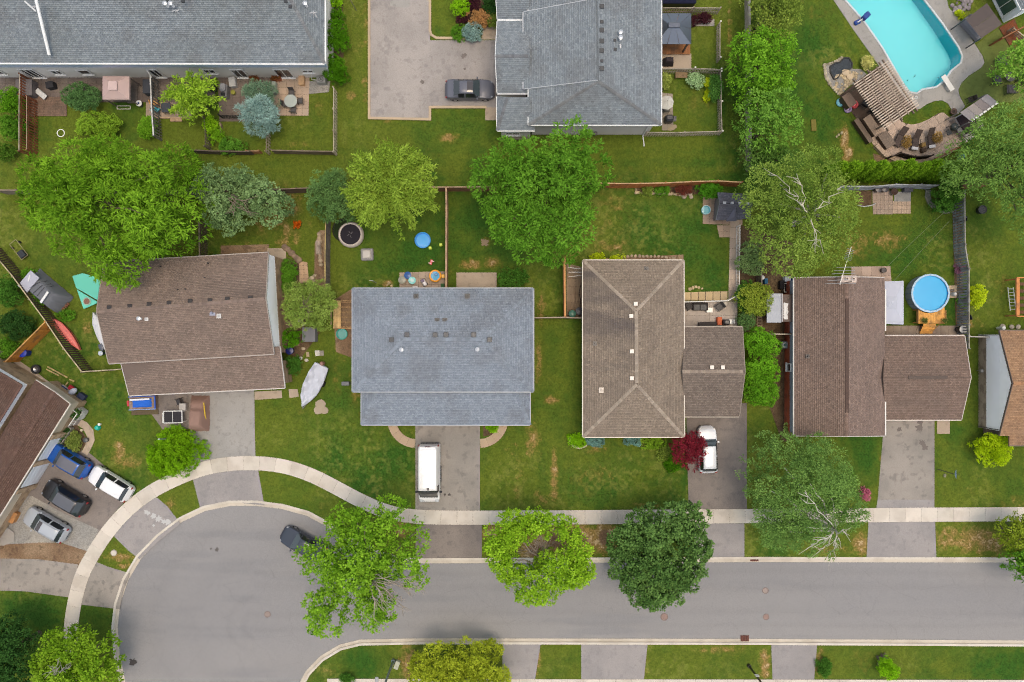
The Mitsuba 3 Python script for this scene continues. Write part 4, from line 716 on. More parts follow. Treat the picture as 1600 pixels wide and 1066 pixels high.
tree('maple_tree', 'open bright green street tree with dead twigs over the left end of the street', [(470,865),(490,850),(522,832),(505,815),(530,790),(560,785),(590,790),(620,785),(655,790),(655,805),(628,828),(668,850),(665,880),(650,893),(670,905),(668,922),(640,925),(615,915),(618,950),(600,985),(575,985),(560,970),(520,992),(490,985),(470,950),(480,925),(505,915),(475,895)], 10, 3.2, L2((68, 114, 20), (134, 174, 52)), 9, lobe=.8, tuft=.42, leaf=(.24, .18), per=14, tr=.22, bark=C(150, 142, 130), limbs=14, fill=1.0, dens=.85, trunk=(586, 880), bare=[(660,900,6),(640,935,6),(625,945,6.5),(612,960,7),(650,915,6.5),(668,930,5.5),(605,975,6),(632,960,6)], twigs=8, barecol=C(168, 158, 146), holes=[[(545, 925), (556, 935), (552, 955), (540, 945)], [(600, 842), (632, 838), (625, 850), (605, 850)]])
tree('maple_tree', 'lime green ring shaped street tree with a bare hollow in its crown', [(755,865),(765,825),(800,800),(850,797),(895,815),(915,840),(928,880),(920,910),(915,930),(880,925),(860,943),(820,940),(790,915),(770,895)], 7.2, 2.2, L2((90, 132, 18), (148, 184, 52)), 10, lobe=.62, tuft=.36, leaf=(.22, .16), per=15, tr=.18, bark=C(140, 130, 120), holes=[[(810, 862), (826, 842), (850, 832), (884, 842), (878, 860), (852, 864), (840, 878), (826, 890), (808, 884)]], trunk=(850, 866), bare=[(835,850,5),(845,840,5.2),(870,848,5),(860,845,5.5),(812,868,5),(808,862,4.8),(850,850,4)], twigs=9, barecol=C(150, 138, 128), limbs=10)
tree('maple_tree', 'dense dark green round street tree beside the white hatchback driveway', [(955,825),(985,805),(1010,800),(1018,814),(1033,800),(1040,785),(1080,788),(1105,805),(1108,850),(1105,900),(1085,935),(1040,945),(1030,955),(1000,945),(970,930),(960,890)], 8, 2.2, L2((52, 86, 38), (106, 138, 74)), 11, lobe=.8, tuft=.38, leaf=(.24, .19), per=16, tr=.22, trunk=(1030, 860), bark=C(140, 132, 124), limbs=10)
tree('birch_tree', 'grey green weeping birch with white limbs in front of the red brown house', [(1165,785),(1180,740),(1195,705),(1215,690),(1260,680),(1310,690),(1335,725),(1350,770),(1360,812),(1345,830),(1318,838),(1300,880),(1285,893),(1262,872),(1232,878),(1190,830)], 10, 2.6, BIRCHD, 12, lobe=1.0, tuft=.46, leaf=(.22, .09), per=22, droop=.6, tr=.24, bark=C(210, 208, 200), limbs=12, trunk=(1284, 818), bare=[(1325,832,5.5),(1235,836,5.5),(1255,846,5.5),(1288,858,5),(1308,850,5),(1244,765,8.5)], twigs=6, barecol=C(206, 202, 192))
tree('honey_locust', 'yellow green street tree cut by the bottom edge', [(640,1062),(650,1034),(684,1014),(720,1007),(760,1015),(788,1036),(797,1064),(780,1095),(715,1108),(655,1092)], 5.2, .9, YELL, 13, lobe=.6, tuft=.36, leaf=(.2, .11), per=18, tr=.16, trunk=(715, 1050))
tree('maple_tree', 'bright green tree at the bottom left beside the end of the sidewalk', [(48,1040),(58,1008),(90,987),(130,980),(165,998),(173,1035),(160,1085),(105,1100),(50,1085)], 7, 2, L2((78, 120, 18), (136, 168, 50)), 14, lobe=.75, tuft=.38, leaf=(.24, .17), per=16, tr=.2, bare=[(100, 1020, 6), (115, 1030, 6.3), (92, 1035, 6)], twigs=6, barecol=C(150, 150, 140))
tree('oak_tree', 'dark green tree in the bottom left corner', [(-40,975),(15,972),(42,985),(52,1010),(48,1040),(25,1080),(-40,1080)], 7, 1.5, DARK, 15, lobe=.7, tuft=.38, leaf=(.2, .15), per=18, tr=.2)
tree('street_tree', 'olive green tree cut by the right edge beside the dry verge', [(1562,832),(1580,820),(1605,812),(1640,820),(1640,870),(1600,868),(1575,852)], 5, 1.5, L2((92, 112, 24), (140, 158, 52)), 16, lobe=.55, tuft=.34, leaf=(.2, .12), per=16, tr=.14)
tree('street_tree', 'green tree at the right edge overhanging the street', [(1592,865),(1612,850),(1660,850),(1660,915),(1615,915),(1594,905)], 6, 1.5, MID, 17, lobe=.6, tuft=.36, leaf=(.22, .14), per=16, tr=.16)
tree('japanese_maple', 'dark red small tree touching the white hatchback', [(1051,700),(1057,684),(1072,677),(1088,677),(1098,689),(1100,706),(1092,720),(1080,732),(1067,727),(1053,715)], 3.4, .9, REDL, 18, lobe=.5, tuft=.3, leaf=(.22, .07), per=20, tr=.1, droop=.5)
tree('willow_tree', 'big pale green tree filling the right edge behind the pool terrace', [(1490,245),(1512,215),(1525,180),(1560,160),(1610,150),(1660,180),(1660,390),(1610,372),(1580,350),(1568,330),(1545,315),(1540,285),(1500,280)], 10.5, 2.5, L2((72, 108, 42), (122, 154, 76)), 19, lobe=1.1, tuft=.5, leaf=(.3, .10), per=18, tr=.3, droop=.45, limbs=10)
tree('maple_tree', 'light green tree over the dark terrace furniture at the right edge', [(1545,115),(1562,104),(1578,72),(1640,55),(1640,130),(1604,150),(1590,128),(1575,120)], 7, 2, L2((92, 140, 38), (146, 182, 82)), 20, lobe=.65, tuft=.36, leaf=(.24, .14), per=15, tr=.16, fill=1.0, trunk=(1590, 135))
for i, (p, ht, cl, lab) in enumerate([
  ([(1178,-25),(1235,-25),(1236,45),(1212,65),(1180,50)], 6.5, OLIVE, 'olive green bushy tree topmost of the row beside the pool lawn'), ([(1148,92),(1165,66),(1195,58),(1228,66),(1238,92),(1234,135),(1200,150),(1160,142)], 7, L2((74, 124, 24), (122, 168, 50)), 'bright green wide tree second from the top of the row beside the pool lawn'),
  ([(1160,182),(1175,155),(1215,150),(1238,172),(1242,225),(1215,240),(1182,235),(1165,210)], 7, L2((72, 120, 34), (124, 164, 70)), 'fresh green round tree third from the top of the row beside the pool lawn'), ([(1165,236),(1195,228),(1240,236),(1242,268),(1210,272),(1168,262)], 5, L2((64, 100, 36), (104, 134, 66)), 'dull green bush lowest of the row beside the pool lawn')]):
    m_ = np.mean(p, 0); p = [tuple(m_ + (np.array(q) - m_) * [1.16, 1.22]) for q in p]; tree('row_tree', lab, p, ht, 1.0, cl, 30 + i, lobe=.85, tuft=.42, leaf=(.26, .14), per=15, tr=.18)
tree('honey_locust', 'bright yellow green small tree on the town house terrace', [(246,138),(262,115),(285,108),(310,112),(332,118),(334,140),(345,155),(330,165),(328,188),(305,194),(290,180),(268,178),(250,160)], 5.2, 1.5, L2((80, 124, 22), (166, 196, 66)), 40, lobe=.6, tuft=.42, leaf=(.3, .10), per=12, tr=.12, droop=.3, sprays=75)
tree('blue_spruce', 'silvery blue spruce beside the round glass table', [(376,180),(384,160),(402,154),(425,160),(433,180),(430,198),(414,206),(392,204)], 3.6, .3, SPRUCE, 41, lobe=.5, tuft=.34, leaf=(.3, .06), per=30, tr=.12, spread=.25, droop=-.1, cat='tree')
tree('juniper_tree', 'grey green bush behind the silvery blue spruce', [(382,150),(390,134),(410,130),(425,138),(430,155),(410,162),(390,160)], 2.8, .3, L2((84, 112, 88), (124, 152, 124)), 42, lobe=.45, tuft=.3, leaf=(.26, .06), per=26, tr=.1, spread=.3, cat='shrub')
def shrub(label, cx, cy, rx, ry, ht, cols, seed, name='shrub', lobe=None, tuft=.22, leaf=(.13, .08), per=20, cat='shrub', group=None, **k):
    return tree(name, label, oval(cx, cy, rx, ry, seed=seed), ht, .15, cols, seed, lobe=lobe or max(.22, min(.5, rx * S * .45)), tuft=tuft, leaf=leaf, per=per, tr=.05, limbs=3, cat=cat, group=group, fill=1.5, **k)
HEDGE = L2((46, 92, 10), (84, 134, 26))
for i, (x, y, rx, ry, lab) in enumerate([(525, 56, 15, 25, 'clipped round green bush, larger one at the town house corner'), (524, 109, 16, 20, 'clipped round green bush at the lower corner of the left town house'), (526, 25, 9, 8, 'small green bush above the clipped pair at the town house'), (523, 2, 9, 8, 'yellow green bush at the top edge by the town house')]):
    shrub(lab, x, y, rx, ry, 2.3 if i < 2 else 1.3, HEDGE if i < 3 else LIME, 50 + i, tuft=.2, leaf=(.11, .07), per=26, top=.2)
for i, (x, y, rx, ry, ht, cl, lab) in enumerate([
  (719, 12, 13, 13, 1.6, LIME, 'lime green bush in the bed beside the car court'), (741, 5, 11, 12, 1.4, PURPLE, 'dark purple bush at the top of the car court bed'), (769, 6, 14, 14, 1.6, DARK, 'dark green flowering bush at the top right of the car court bed'), (749, 28, 21, 11, 1.2, COPPER, 'copper leaved shrub in the car court bed'),
  (770, 30, 8, 11, 1.1, OLIVE, 'olive shrub by the wall in the car court bed'), (723, 30, 7, 7, .7, PURPLE, 'small purple shrub left of the copper shrub'), (739, 50, 14, 13, 1.1, SPRUCE, 'round silver blue juniper at the corner of the car court'), (716, 50, 12, 11, .5, MID, 'low green shrub left of the silver blue juniper'),
  (455, 528, 18, 13, 1.6, HEDGE, 'clipped oval bush at the end wall of the brown roofed house'), (450, 424, 13, 20, 1.0, MID, 'green climbing bush along the tan gable wall'), (446, 447, 9, 10, 1.0, MID, 'green bush just below the one on the tan gable wall'), (457, 570, 12, 14, 1.3, DEEP, 'dark green bush between the brown roof and the covered boat'),
  (800, 436, 22, 16, 1.8, DEEP, 'green bush at the back corner of the grey roofed house'), (1172, 405, 17, 26, 2.6, L2((84, 112, 56), (128, 152, 96)), 'grey green bush beside the white railing'), (1183, 468, 25, 22, 2.8, L2((104, 128, 34), (150, 164, 66)), 'yellow green small tree between the white railing and the metal shed roof'), (1165, 462, 12, 20, 2.0, DEEP, 'dark green bush left of the yellow green small tree by the railing'), (1166, 502, 12, 13, 1.8, BLUEG, 'dark bush beside the corner of the pale patio'),
  (1188, 540, 28, 24, 2.8, L2((70, 124, 18), (116, 168, 44)), 'leafy green bush top of the three beside the garage wing'), (1191, 578, 27, 22, 2.6, L2((70, 124, 18), (116, 168, 44)), 'leafy green bush middle of the three beside the garage wing'), (1190, 612, 25, 22, 2.6, L2((66, 118, 18), (110, 160, 44)), 'leafy green bush lowest of the three beside the garage wing'),
  (1553, 702, 27, 22, 2.2, L2((120, 150, 10), (176, 200, 34)), 'round yellow green bush in front of the orange tan roof'), (1525, 464, 12, 16, 1.6, ACID, 'bright yellow green bush at the grey board fence'), (1480, 306, 20, 20, 2.2, DEEP, 'dark green bush in the fence corner of the right yard'), (1107, 296, 18, 11, 1.3, L2((58, 118, 22), (96, 152, 44)), 'bright green bush left of the small grey shed'),
  (1070, 297, 10, 7, .8, L2((80, 40, 34), (120, 66, 54)), 'red leaved bush in the long flower bed'), (1035, 297, 9, 6, .6, MID, 'low green plants in the long flower bed'), (1010, 298, 8, 5, .5, OLIVE, 'low olive plants at the left end of the long flower bed'), (934, 405, 11, 6, .8, ACID, 'yellow green bush at the eave of the tan hip roof, left one'), (963, 405, 11, 5, .8, ACID, 'yellow green bush at the eave of the tan hip roof, right one'),
  (902, 688, 11, 9, .7, LIME, 'yellow green round plant inside the white edged corner bed'), (932, 687, 16, 8, .8, L2((78, 116, 112), (120, 158, 150)), 'blue green low juniper under the tan front eave, left one'), (990, 686, 14, 7, .8, L2((78, 116, 112), (120, 158, 150)), 'blue green low juniper under the tan front eave, right one'), (1022, 690, 20, 9, .9, L2((86, 124, 26), (130, 164, 50)), 'green shrub at the front wall left of the dark red tree'), (1052, 724, 12, 13, .5, HEDGE, 'low clipped green plant below the dark red tree'),
  (1038, 708, 10, 12, .6, OLIVE, 'light green plant left of the dark red tree'), (338, 212, 12, 12, 1.0, L2((84, 130, 20), (130, 176, 44)), 'yellow green bush at the end of the slatted town house fence'), (328, 196, 9, 12, 1.2, L2((96, 142, 16), (146, 188, 40)), 'small bright bush below the terrace tree'), (362, 228, 22, 9, .9, L2((66, 116, 30), (106, 152, 56)), 'low leafy plant along the small brown fence'), (130, 152, 28, 20, 1.8, L2((64, 100, 52), (104, 140, 86)), 'green hedge bush behind the middle town house'),
  (16, 158, 20, 18, 1.8, L2((64, 116, 20), (108, 156, 40)), 'green bush at the left edge behind the town houses'), (22, 196, 20, 20, 1.6, L2((54, 100, 22), (96, 140, 44)), 'green bush at the left edge above the huge bright tree'), (10, 236, 14, 12, 1.2, L2((50, 84, 24), (90, 124, 44)), 'dull bush at the far left under the huge bright tree'), (150, 196, 38, 18, 1.6, L2((96, 130, 30), (140, 172, 60)), 'light green bush above the huge bright tree'), (230, 200, 10, 16, 1.3, L2((78, 128, 22), (124, 168, 48)), 'green bush at the white capped town house fence'),
  (1415 - 376, 125, 7, 10, 1.0, L2((110, 132, 40), (170, 180, 100)), 'yellow flecked bush at the right eave of the hip roofed town house'), (1087, 126, 11, 9, .9, L2((126, 160, 110), (170, 196, 150)), 'pale variegated round bush in the fenced corner yard'), (1108, 130, 6, 6, .8, ACID, 'yellow bush in the fenced corner yard'), (1118, 138, 8, 18, 1.3, L2((58, 104, 40), (96, 140, 66)), 'green bush along the right fence of the corner yard'), (1107, 150, 3, 9, .6, ACID, 'narrow yellow plant in the fenced corner yard'),
  (1086, 31, 6, 5, .6, PURPLE, 'dark red bush beside the gazebo, left of the two'), (1103, 29, 6, 6, .6, PURPLE, 'dark red bush beside the gazebo, right of the two'), (1500, 21, 5, 5, .5, ACID, 'yellow green plant among grey rocks by the pool deck'), (1357, 97, 7, 6, .9, L2((170, 172, 100), (214, 210, 140)), 'pale yellow grass plant at the upper end of the pergola'), (1353, 772, 5, 7, .6, L2((150, 60, 90), (190, 120, 140)), 'small pink flowering bush beside the weeping birch'), (1388, 1046, 13, 14, 1.5, LIME, 'small lime green tree on the verge at bottom right'), (1288, 1044, 9, 14, .6, DEEP, 'dark green low shrub beside the rightmost lower driveway'),
  (541, 1062, 8, 5, .8, DEEP, 'small dark shrub at the bottom edge on the lower sidewalk'), (15, 455, 18, 22, 2.0, DEEP, 'green bush left of the dark plank fence'), (20, 505, 24, 20, 1.6, DARK, 'dark bush left of the orange board fence'), (10, 545, 16, 14, 1.0, MID, 'leafy bush at the left edge by the tan terrace'), (44, 428, 12, 7, .8, MID, 'low bush at the upper end of the junk covered trailer'), (58, 470, 9, 12, 1.0, MID, 'green bush between plank fence and trailer'), (104, 493, 14, 7, .6, MID, 'green plants at the tip of the red canoe'),
  (113, 690, 9, 16, .6, L2((90, 116, 40), (140, 150, 80)), 'low flowering plants inside the curved tan path'), (1231, 672, 4, 8, 1.0, L2((120, 150, 70), (160, 180, 100)), 'pale green plant at the front corner of the red brown house'), (770, 668, 5, 4, .5, LIME, 'lime green tuft in the mulch bed beside the right curved path'), (1504, 470, 3, 5, .4, MID, 'tiny green plant at the foot of the grey board fence'), (1502, 420, 6, 6, .6, L2((110, 70, 90), (150, 110, 130)), 'purple flowering plant at the grey board fence')]):
    shrub(lab, x, y, rx, ry, ht, cl, 60 + i)
# cedars of the hedge behind the pool terrace
for i in range(15):
    x = 1300 + 13.4 * i; ht = 4.4 + .6 * math.sin(i * 2.1); c = W(x - 14, 276 + 1.5 * math.sin(i * 1.7)); r = np.random.default_rng(200 + i)
    k = thing('cedar', ('leftmost cedar' if i == 0 else 'rightmost cedar' if i == 14 else ['second', 'third', 'fourth', 'fifth', 'sixth', 'seventh', 'eighth', 'ninth', 'tenth', 'eleventh', 'twelfth', 'thirteenth', 'fourteenth'][i - 1] + ' cedar from the left') + ' in the hedge row behind the lounger terrace', 'tree', 'cedars of the hedge row')
    add(k, 'trunk', tube([c + [0, 0, -.1], c + [0, 0, ht * .8]], [.08, .03], 6), 'bark', C(100, 80, 64))
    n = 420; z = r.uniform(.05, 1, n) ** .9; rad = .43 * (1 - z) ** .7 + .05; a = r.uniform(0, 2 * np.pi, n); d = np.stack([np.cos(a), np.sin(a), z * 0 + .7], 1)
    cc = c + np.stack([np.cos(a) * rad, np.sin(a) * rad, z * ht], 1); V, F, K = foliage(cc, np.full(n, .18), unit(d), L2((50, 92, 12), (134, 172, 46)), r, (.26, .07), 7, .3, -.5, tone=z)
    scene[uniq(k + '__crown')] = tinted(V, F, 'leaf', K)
# ---------------------------------------------------------------- fences, rails
GREYW = C(128, 116, 106); TANW = C(178, 150, 122); CEDAR = C(176, 116, 66); BLUEW = C(138, 142, 146); DARKW = C(84, 70, 60)
def fence(label, pts, h, col, cap=None, bw=.14, pitch=.15, at_top=True, gap_side=.03, posts=2.4, stuff=False, rails=True, group=None, name='board_fence', post_col=None, capw=.10, z0=.04, cap_ball=None, mat='wood', category='fence'):
    """upright boards on rails between posts; pts are the line of the top (or of the foot) in survey units"""
    q = np.array([W(x, y, h if at_top else 0)[:2] for x, y in pts]); k = thing(name, label, category, group)
    proto = [shape(box(0, 0, z0, bw, .022, h - z0 + e), mat, np.clip(np.asarray(col) * s, .01, .9), jit=0) for s, e in ((1.0, 0), (.86, -.015), (1.12, .012), (.94, .0), (1.05, -.008))]
    loose = []
    for a, b in zip(q[:-1], q[1:]):
        L = np.linalg.norm(b - a); d = (b - a) / L; ang = math.atan2(d[1], d[0]); n = max(1, round(L / pitch)); mid = (a + b) / 2; side = np.array([-d[1], d[0]])
        if np.dot(side, mid) > 0: side = -side
        for i in range(n):
            c = a + d * (i + .5) * L / n + side * gap_side + side * rng.normal(0, .004)
            if stuff: loose.append(box(c[0], c[1], z0, bw, .022, h - z0 + rng.uniform(-.02, .02), ang + rng.normal(0, .01)))
            else: put(k, 'board', proto[rng.integers(5)], at(c[0], c[1], 0, ang + rng.normal(0, .012)))
        if rails:
            for z in (.35, h - .32): add(k, 'rail', box(mid[0] - side[0] * .02, mid[1] - side[1] * .02, z, L, .04, .09, ang), mat, np.asarray(col) * .9)
        if cap is not None: add(k, 'cap_rail', box(mid[0], mid[1], h + .012, L, capw, .035, ang), 'wood', cap)
        m = max(1, round(L / posts))
        for i in range(m + 1):
            c = a + d * i * L / m - side * .06; add(k, 'post', box(c[0], c[1], 0, .10, .10, h + .09, ang), mat, np.asarray(col if post_col is None else post_col) * .95)
            if cap_ball is not None: add(k, 'post_cap', box(c[0], c[1], h + .09, .15, .15, .06, ang, .02), 'satin', cap_ball)
    if loose: add(k, 'boards', merge(loose), mat, col, kind='stuff')
    return k
fence('weathered brown back fence behind the huge bright tree and the grey green tree', [(-10, 297), (60, 298), (330, 298), (427, 296)], 1.8, GREYW, C(150, 134, 120), stuff=True)
fence('dark weathered stretch of back fence between grey green tree and dark evergreen', [(427, 296), (535, 292)], 1.8, C(104, 88, 74), C(140, 122, 106), stuff=True)
fence('tan capped back fence behind the grey roofed house', [(535, 293), (697, 292.5), (760, 292)], 1.8, C(120, 84, 62), C(196, 168, 138), stuff=True)
fence('tan capped fence hidden by the large green tree', [(760, 291), (929, 287)], 1.8, C(130, 96, 70), C(190, 160, 130), stuff=True)
fence('orange brown back fence with pale cap rail behind the tan roofed house', [(929, 286), (960, 287), (1000, 287), (1040, 286), (1080, 284), (1122, 283), (1160, 285)], 1.8, C(166, 104, 62), C(206, 170, 130), pitch=.155, bw=.145, posts=2.4)
fence('thin tan fence running down between the blue wading pool yard and the bare slab yard', [(697, 293), (697.5, 330), (697, 400), (697, 453)], 1.7, C(150, 118, 92), C(190, 160, 132), stuff=True, capw=.16)
fence('grey board fence beside the stacked stones, right of the brown roofed house yard', [(509, 342), (508, 400), (508, 467)], 1.7, C(118, 110, 104), C(188, 168, 112), pitch=.16)
fence('grey weathered lattice fence stump left of the yard behind the brown house', [(311, 345), (312, 400)], 1.7, C(112, 98, 86), C(150, 136, 120), bw=.08, pitch=.16)
fence('orange fence at the left of the tan hip roofed house', [(882, 402), (883, 495)], 1.8, C(176, 120, 76), C(206, 150, 100), stuff=True, capw=.18)
fence('grey brown cross fence from the grey roofed house to the tan hip roofed house', [(833, 496.5), (883, 496), (910, 497)], 1.7, C(132, 116, 102), C(176, 160, 142), stuff=True)
fence('grey blue fence of slanting wide boards at the right yard with the blue pool', [(1507, 298), (1507.5, 340), (1508, 382), (1510, 398), (1514, 420), (1514, 470), (1514, 545)], 1.75, BLUEW, C(170, 166, 156), bw=.19, pitch=.27, posts=2.6, z0=.08)
fence('pale blue grey back fence above the brown paver pads', [(1296, 291), (1330, 291.5), (1365, 291.5), (1400, 288.5), (1440, 289), (1466, 290)], 1.5, C(160, 164, 172), C(180, 184, 190), pitch=.18, bw=.165)
fence('brown stretch of back fence under the big pale green tree', [(1507, 289), (1552, 286)], 1.8, C(150, 104, 78), C(160, 130, 104), stuff=True)
fence('dark plank fence running diagonally beside the red canoe', [(-20, 384), (20, 432), (72, 503), (100, 545), (128, 581)], 1.8, DARKW, C(190, 176, 144), bw=.15, pitch=.24, posts=2.4, post_col=C(150, 140, 120))
fence('short dark plank fence from the fence corner to the brown roofed house', [(128, 581), (190, 577)], 1.8, C(92, 78, 66), C(190, 180, 150), bw=.15, pitch=.24)
fence('orange cedar board fence leaning off the dark plank fence', [(71, 503), (40, 534), (8, 566)], 1.85, C(198, 134, 62), C(206, 158, 98), bw=.17, pitch=.175)
# town house yard fences
SLAT = C(196, 184, 166)
fence('open slatted fence on the right of the patio yard with the round glass table', [(521, 136), (521, 237)], 1.35, SLAT, C(186, 176, 160), bw=.14, pitch=.29, capw=.06)
fence('low weathered fence closing the patio yard with the round glass table at the bottom', [(424, 235), (521, 237)], 1.1, C(122, 108, 92), C(140, 126, 108), stuff=True)
fence('open slatted fence piece below the blue spruce', [(415, 205), (415, 236)], 1.3, C(176, 160, 142), None, bw=.15, pitch=.29, capw=.06)
fence('grey slatted fence with a long white cap between terraces', [(235, 118), (237, 170), (240, 212)], 1.6, C(120, 118, 116), C(222, 222, 220), bw=.13, pitch=.28, capw=.12)
add([k for k in labels if k.startswith('board_fence')][-1], 'top_beam', tube([(*W(226, 104, 2.6)[:2], 2.5), (*W(235, 120, 1.9)[:2], 1.7)], .06, 6), 'satin', C(220, 220, 220))
fence('grey slatted fence right of the bright terrace tree', [(318, 183), (320, 228)], 1.4, C(126, 114, 104), None, bw=.14, pitch=.28)
fence('dark weathered fence closing the small lawns at the bottom of the terraces', [(285, 234), (330, 236), (390, 237)], 1.1, C(96, 86, 76), C(112, 100, 88), stuff=True)
fence('small brown two board fence by the low leafy plants', [(384, 236), (404, 236)], .9, C(168, 120, 86), C(180, 140, 108), bw=.4, pitch=.44, posts=1.0)
fence('black iron railing beside the weathered patio', [(341, 180), (374, 181)], 1.0, C(40, 40, 42), C(46, 46, 48), bw=.02, pitch=.14, mat='satin', name='iron_railing', posts=2.2, capw=.05, category='railing')
fence('thin tan kerb board fence round the small lawn by the blue spruce', [(344, 192), (345, 222)], .45, C(168, 148, 126), C(190, 170, 146), stuff=True)
fence('brown slatted lattice fence at far left behind the town houses', [(31, 115), (30, 180), (30, 236)], 1.7, C(150, 92, 66), C(184, 172, 156), bw=.13, pitch=.27, capw=.07)
fence('second brown slatted fence at far left, right of the white capped one', [(42, 150), (42, 234)], 1.5, C(140, 86, 62), C(170, 150, 130), bw=.13, pitch=.27, capw=.06)
for lab, pts in [('grey slatted fence above the gazebo at the hip roofed town house', [(1034, 12), (1084, 12), (1126, 13)]), ('grey slatted fence below the gazebo with white post caps', [(1034, 107), (1086, 107), (1127, 109)]), ('short grey slatted fence right of the gazebo yard', [(1125, 34), (1125, 90)]),
                 ('grey slatted fence on the right side of the corner yard', [(1126, 112), (1128, 205)]), ('grey slatted fence along the bottom of the corner yard', [(1010, 207), (1070, 207), (1128, 205)])]:
    fence(lab, pts, 1.2, C(186, 174, 160), C(186, 176, 162), bw=.12, pitch=.24, capw=.05, posts=2.6, cap_ball=C(226, 224, 214) if 'below' in lab or 'right' in lab else None)
fence('long thin grey fence along the row of bushes beside the pool lawn', [(1171, -20), (1172, 120), (1173, 262)], 1.3, C(168, 160, 150), C(196, 188, 178), stuff=True, capw=.22)
fence('thin side fence with rails between the two garden beds near the metal shed roof', [(1190, 414), (1190, 488)], 1.4, C(120, 108, 96), C(150, 140, 128), stuff=True)
fence('short cross fence below the metal shed roof', [(1196, 522), (1236, 522.5)], 1.6, C(120, 96, 80), C(190, 178, 160), stuff=True)
fence('plain tan cross fence at the orange tan roofed house', [(1515, 526), (1562, 527)], 1.5, C(170, 160, 150), C(190, 184, 176), stuff=True)
# white railing of the pale patio
def railing(label, pts, h, pitch=.14, col=C(226, 224, 220)):
    q = np.array([W(x, y, h)[:2] for x, y in pts]); k = thing('white_railing', label, 'railing')
    sp = shape(box(0, 0, .1, .035, .035, h - .1), 'satin', col, jit=0)
    for a, b in zip(q[:-1], q[1:]):
        L = np.linalg.norm(b - a); d = (b - a) / L; ang = math.atan2(d[1], d[0]); m = (a + b) / 2
        add(k, 'top_rail', box(m[0], m[1], h, L, .075, .05, ang, .01), 'satin', col); add(k, 'bottom_rail', box(m[0], m[1], .08, L, .05, .05, ang), 'satin', col)
        for i in range(round(L / pitch)): c = a + d * (i + .5) * pitch; put(k, 'baluster', sp, at(c[0], c[1], 0, ang))
        for i in range(int(L / 1.9) + 1): c = a + d * min(i * 1.9, L); add(k, 'post', box(c[0], c[1], 0, .1, .1, h + .12, ang, .01), 'satin', col)
railing('long white railing beside the straight stone path', [(1156, 352), (1155, 468)], 1.0)
railing('white railing along the upper edge of the pale patio with a bent end', [(1070, 472), (1137, 470), (1152, 462)], .95)
# ladder like wooden rack
k = thing('wooden_rack', 'ladder like brown wooden rack in the dark side yard', 'rack'); c0, c1 = W(1187, 489, .5), W(1187, 516, .5)
for dx in (-.2, .2): add(k, 'rail', box(c0[0] + dx, (c0[1] + c1[1]) / 2, .45, .06, abs(c1[1] - c0[1]), .09), 'wood', C(170, 146, 120))
for i in range(6): add(k, 'rung', box(c0[0], c0[1] + (c1[1] - c0[1]) * (i + .5) / 6, .46, .34, .08, .05), 'wood', C(176, 154, 130))
# ---------------------------------------------------------------- vehicles
GLASS = C(46, 54, 60)
PROF = {  # u from nose to tail: belt height, roof height, half width factor, roof width factor
 'sedan': [(0, .48, .48, .52, .50), (.012, .60, .60, .70, .62), (.04, .70, .70, .86, .72), (.10, .80, .80, .96, .78), (.27, .93, .95, 1, .80), (.30, .95, .98, 1, .78), (.43, .95, 1.38, 1, .66), (.52, .95, 1.44, 1, .67), (.68, .96, 1.41, 1, .66), (.84, .98, 1.05, 1, .72), (.87, .99, 1.01, .99, .76), (.96, .95, .96, .93, .76), (.985, .84, .84, .80, .68), (1, .62, .62, .60, .56)],
 'suv': [(0, .56, .56, .56, .52), (.012, .72, .72, .74, .64), (.04, .86, .86, .89, .74), (.10, .96, .96, .97, .80), (.24, 1.06, 1.08, 1, .82), (.27, 1.08, 1.11, 1, .80), (.39, 1.06, 1.58, 1, .70), (.50, 1.06, 1.66, 1, .71), (.84, 1.10, 1.62, 1, .69), (.94, 1.10, 1.22, .98, .70), (.97, 1.00, 1.02, .92, .72), (.988, .86, .86, .80, .66), (1, .66, .66, .62, .56)],
 'wagon': [(0, .50, .50, .54, .50), (.012, .62, .62, .72, .62), (.04, .73, .73, .87, .73), (.10, .82, .82, .96, .78), (.26, .94, .96, 1, .80), (.29, .96, .99, 1, .78), (.41, .95, 1.40, 1, .67), (.50, .95, 1.48, 1, .68), (.86, .98, 1.45, .99, .66), (.95, .98, 1.06, .96, .70), (.972, .90, .92, .91, .72), (.988, .78, .78, .80, .66), (1, .58, .58, .62, .56)],
}
def body_grid(prof, L, Wd, n=34, zb=.22):
    p = np.array(prof); u = np.unique(np.concatenate([np.linspace(0, 1, n), [.27, .30, .43, .41, .39]])); w = [np.interp(u, p[:, 0], p[:, i]) for i in range(1, 5)]
    for q in (0, 1, 2, 3):
        s = w[q].copy(); s[1:-1] = .25 * w[q][:-2] + .5 * w[q][1:-1] + .25 * w[q][2:]; w[q] = s
    belt, roof_, hw, rw = w; x = L * (.5 - u); rows = []
    for i in range(len(u)):
        H, b, r_ = Wd / 2 * hw[i], belt[i], roof_[i]; t = np.clip((r_ - b) / .35, 0, 1); rr = (Wd / 2) * rw[i] * t + H * .84 * (1 - t)
        half = [(0, zb), (H * .90, zb), (H, zb + .38 * (b - zb)), (H * .985, b - .07), (H * .93, b), (rr + (H * .9 - rr) * .04, r_ - .07 * t - .004), (rr * .82, r_), (rr * .45, r_ + .025), (0, r_ + .03)]
        rows.append([(x[i], -y, z) for y, z in half] + [(x[i], y, z) for y, z in half[-2:0:-1]])
    return u, np.array(rows)
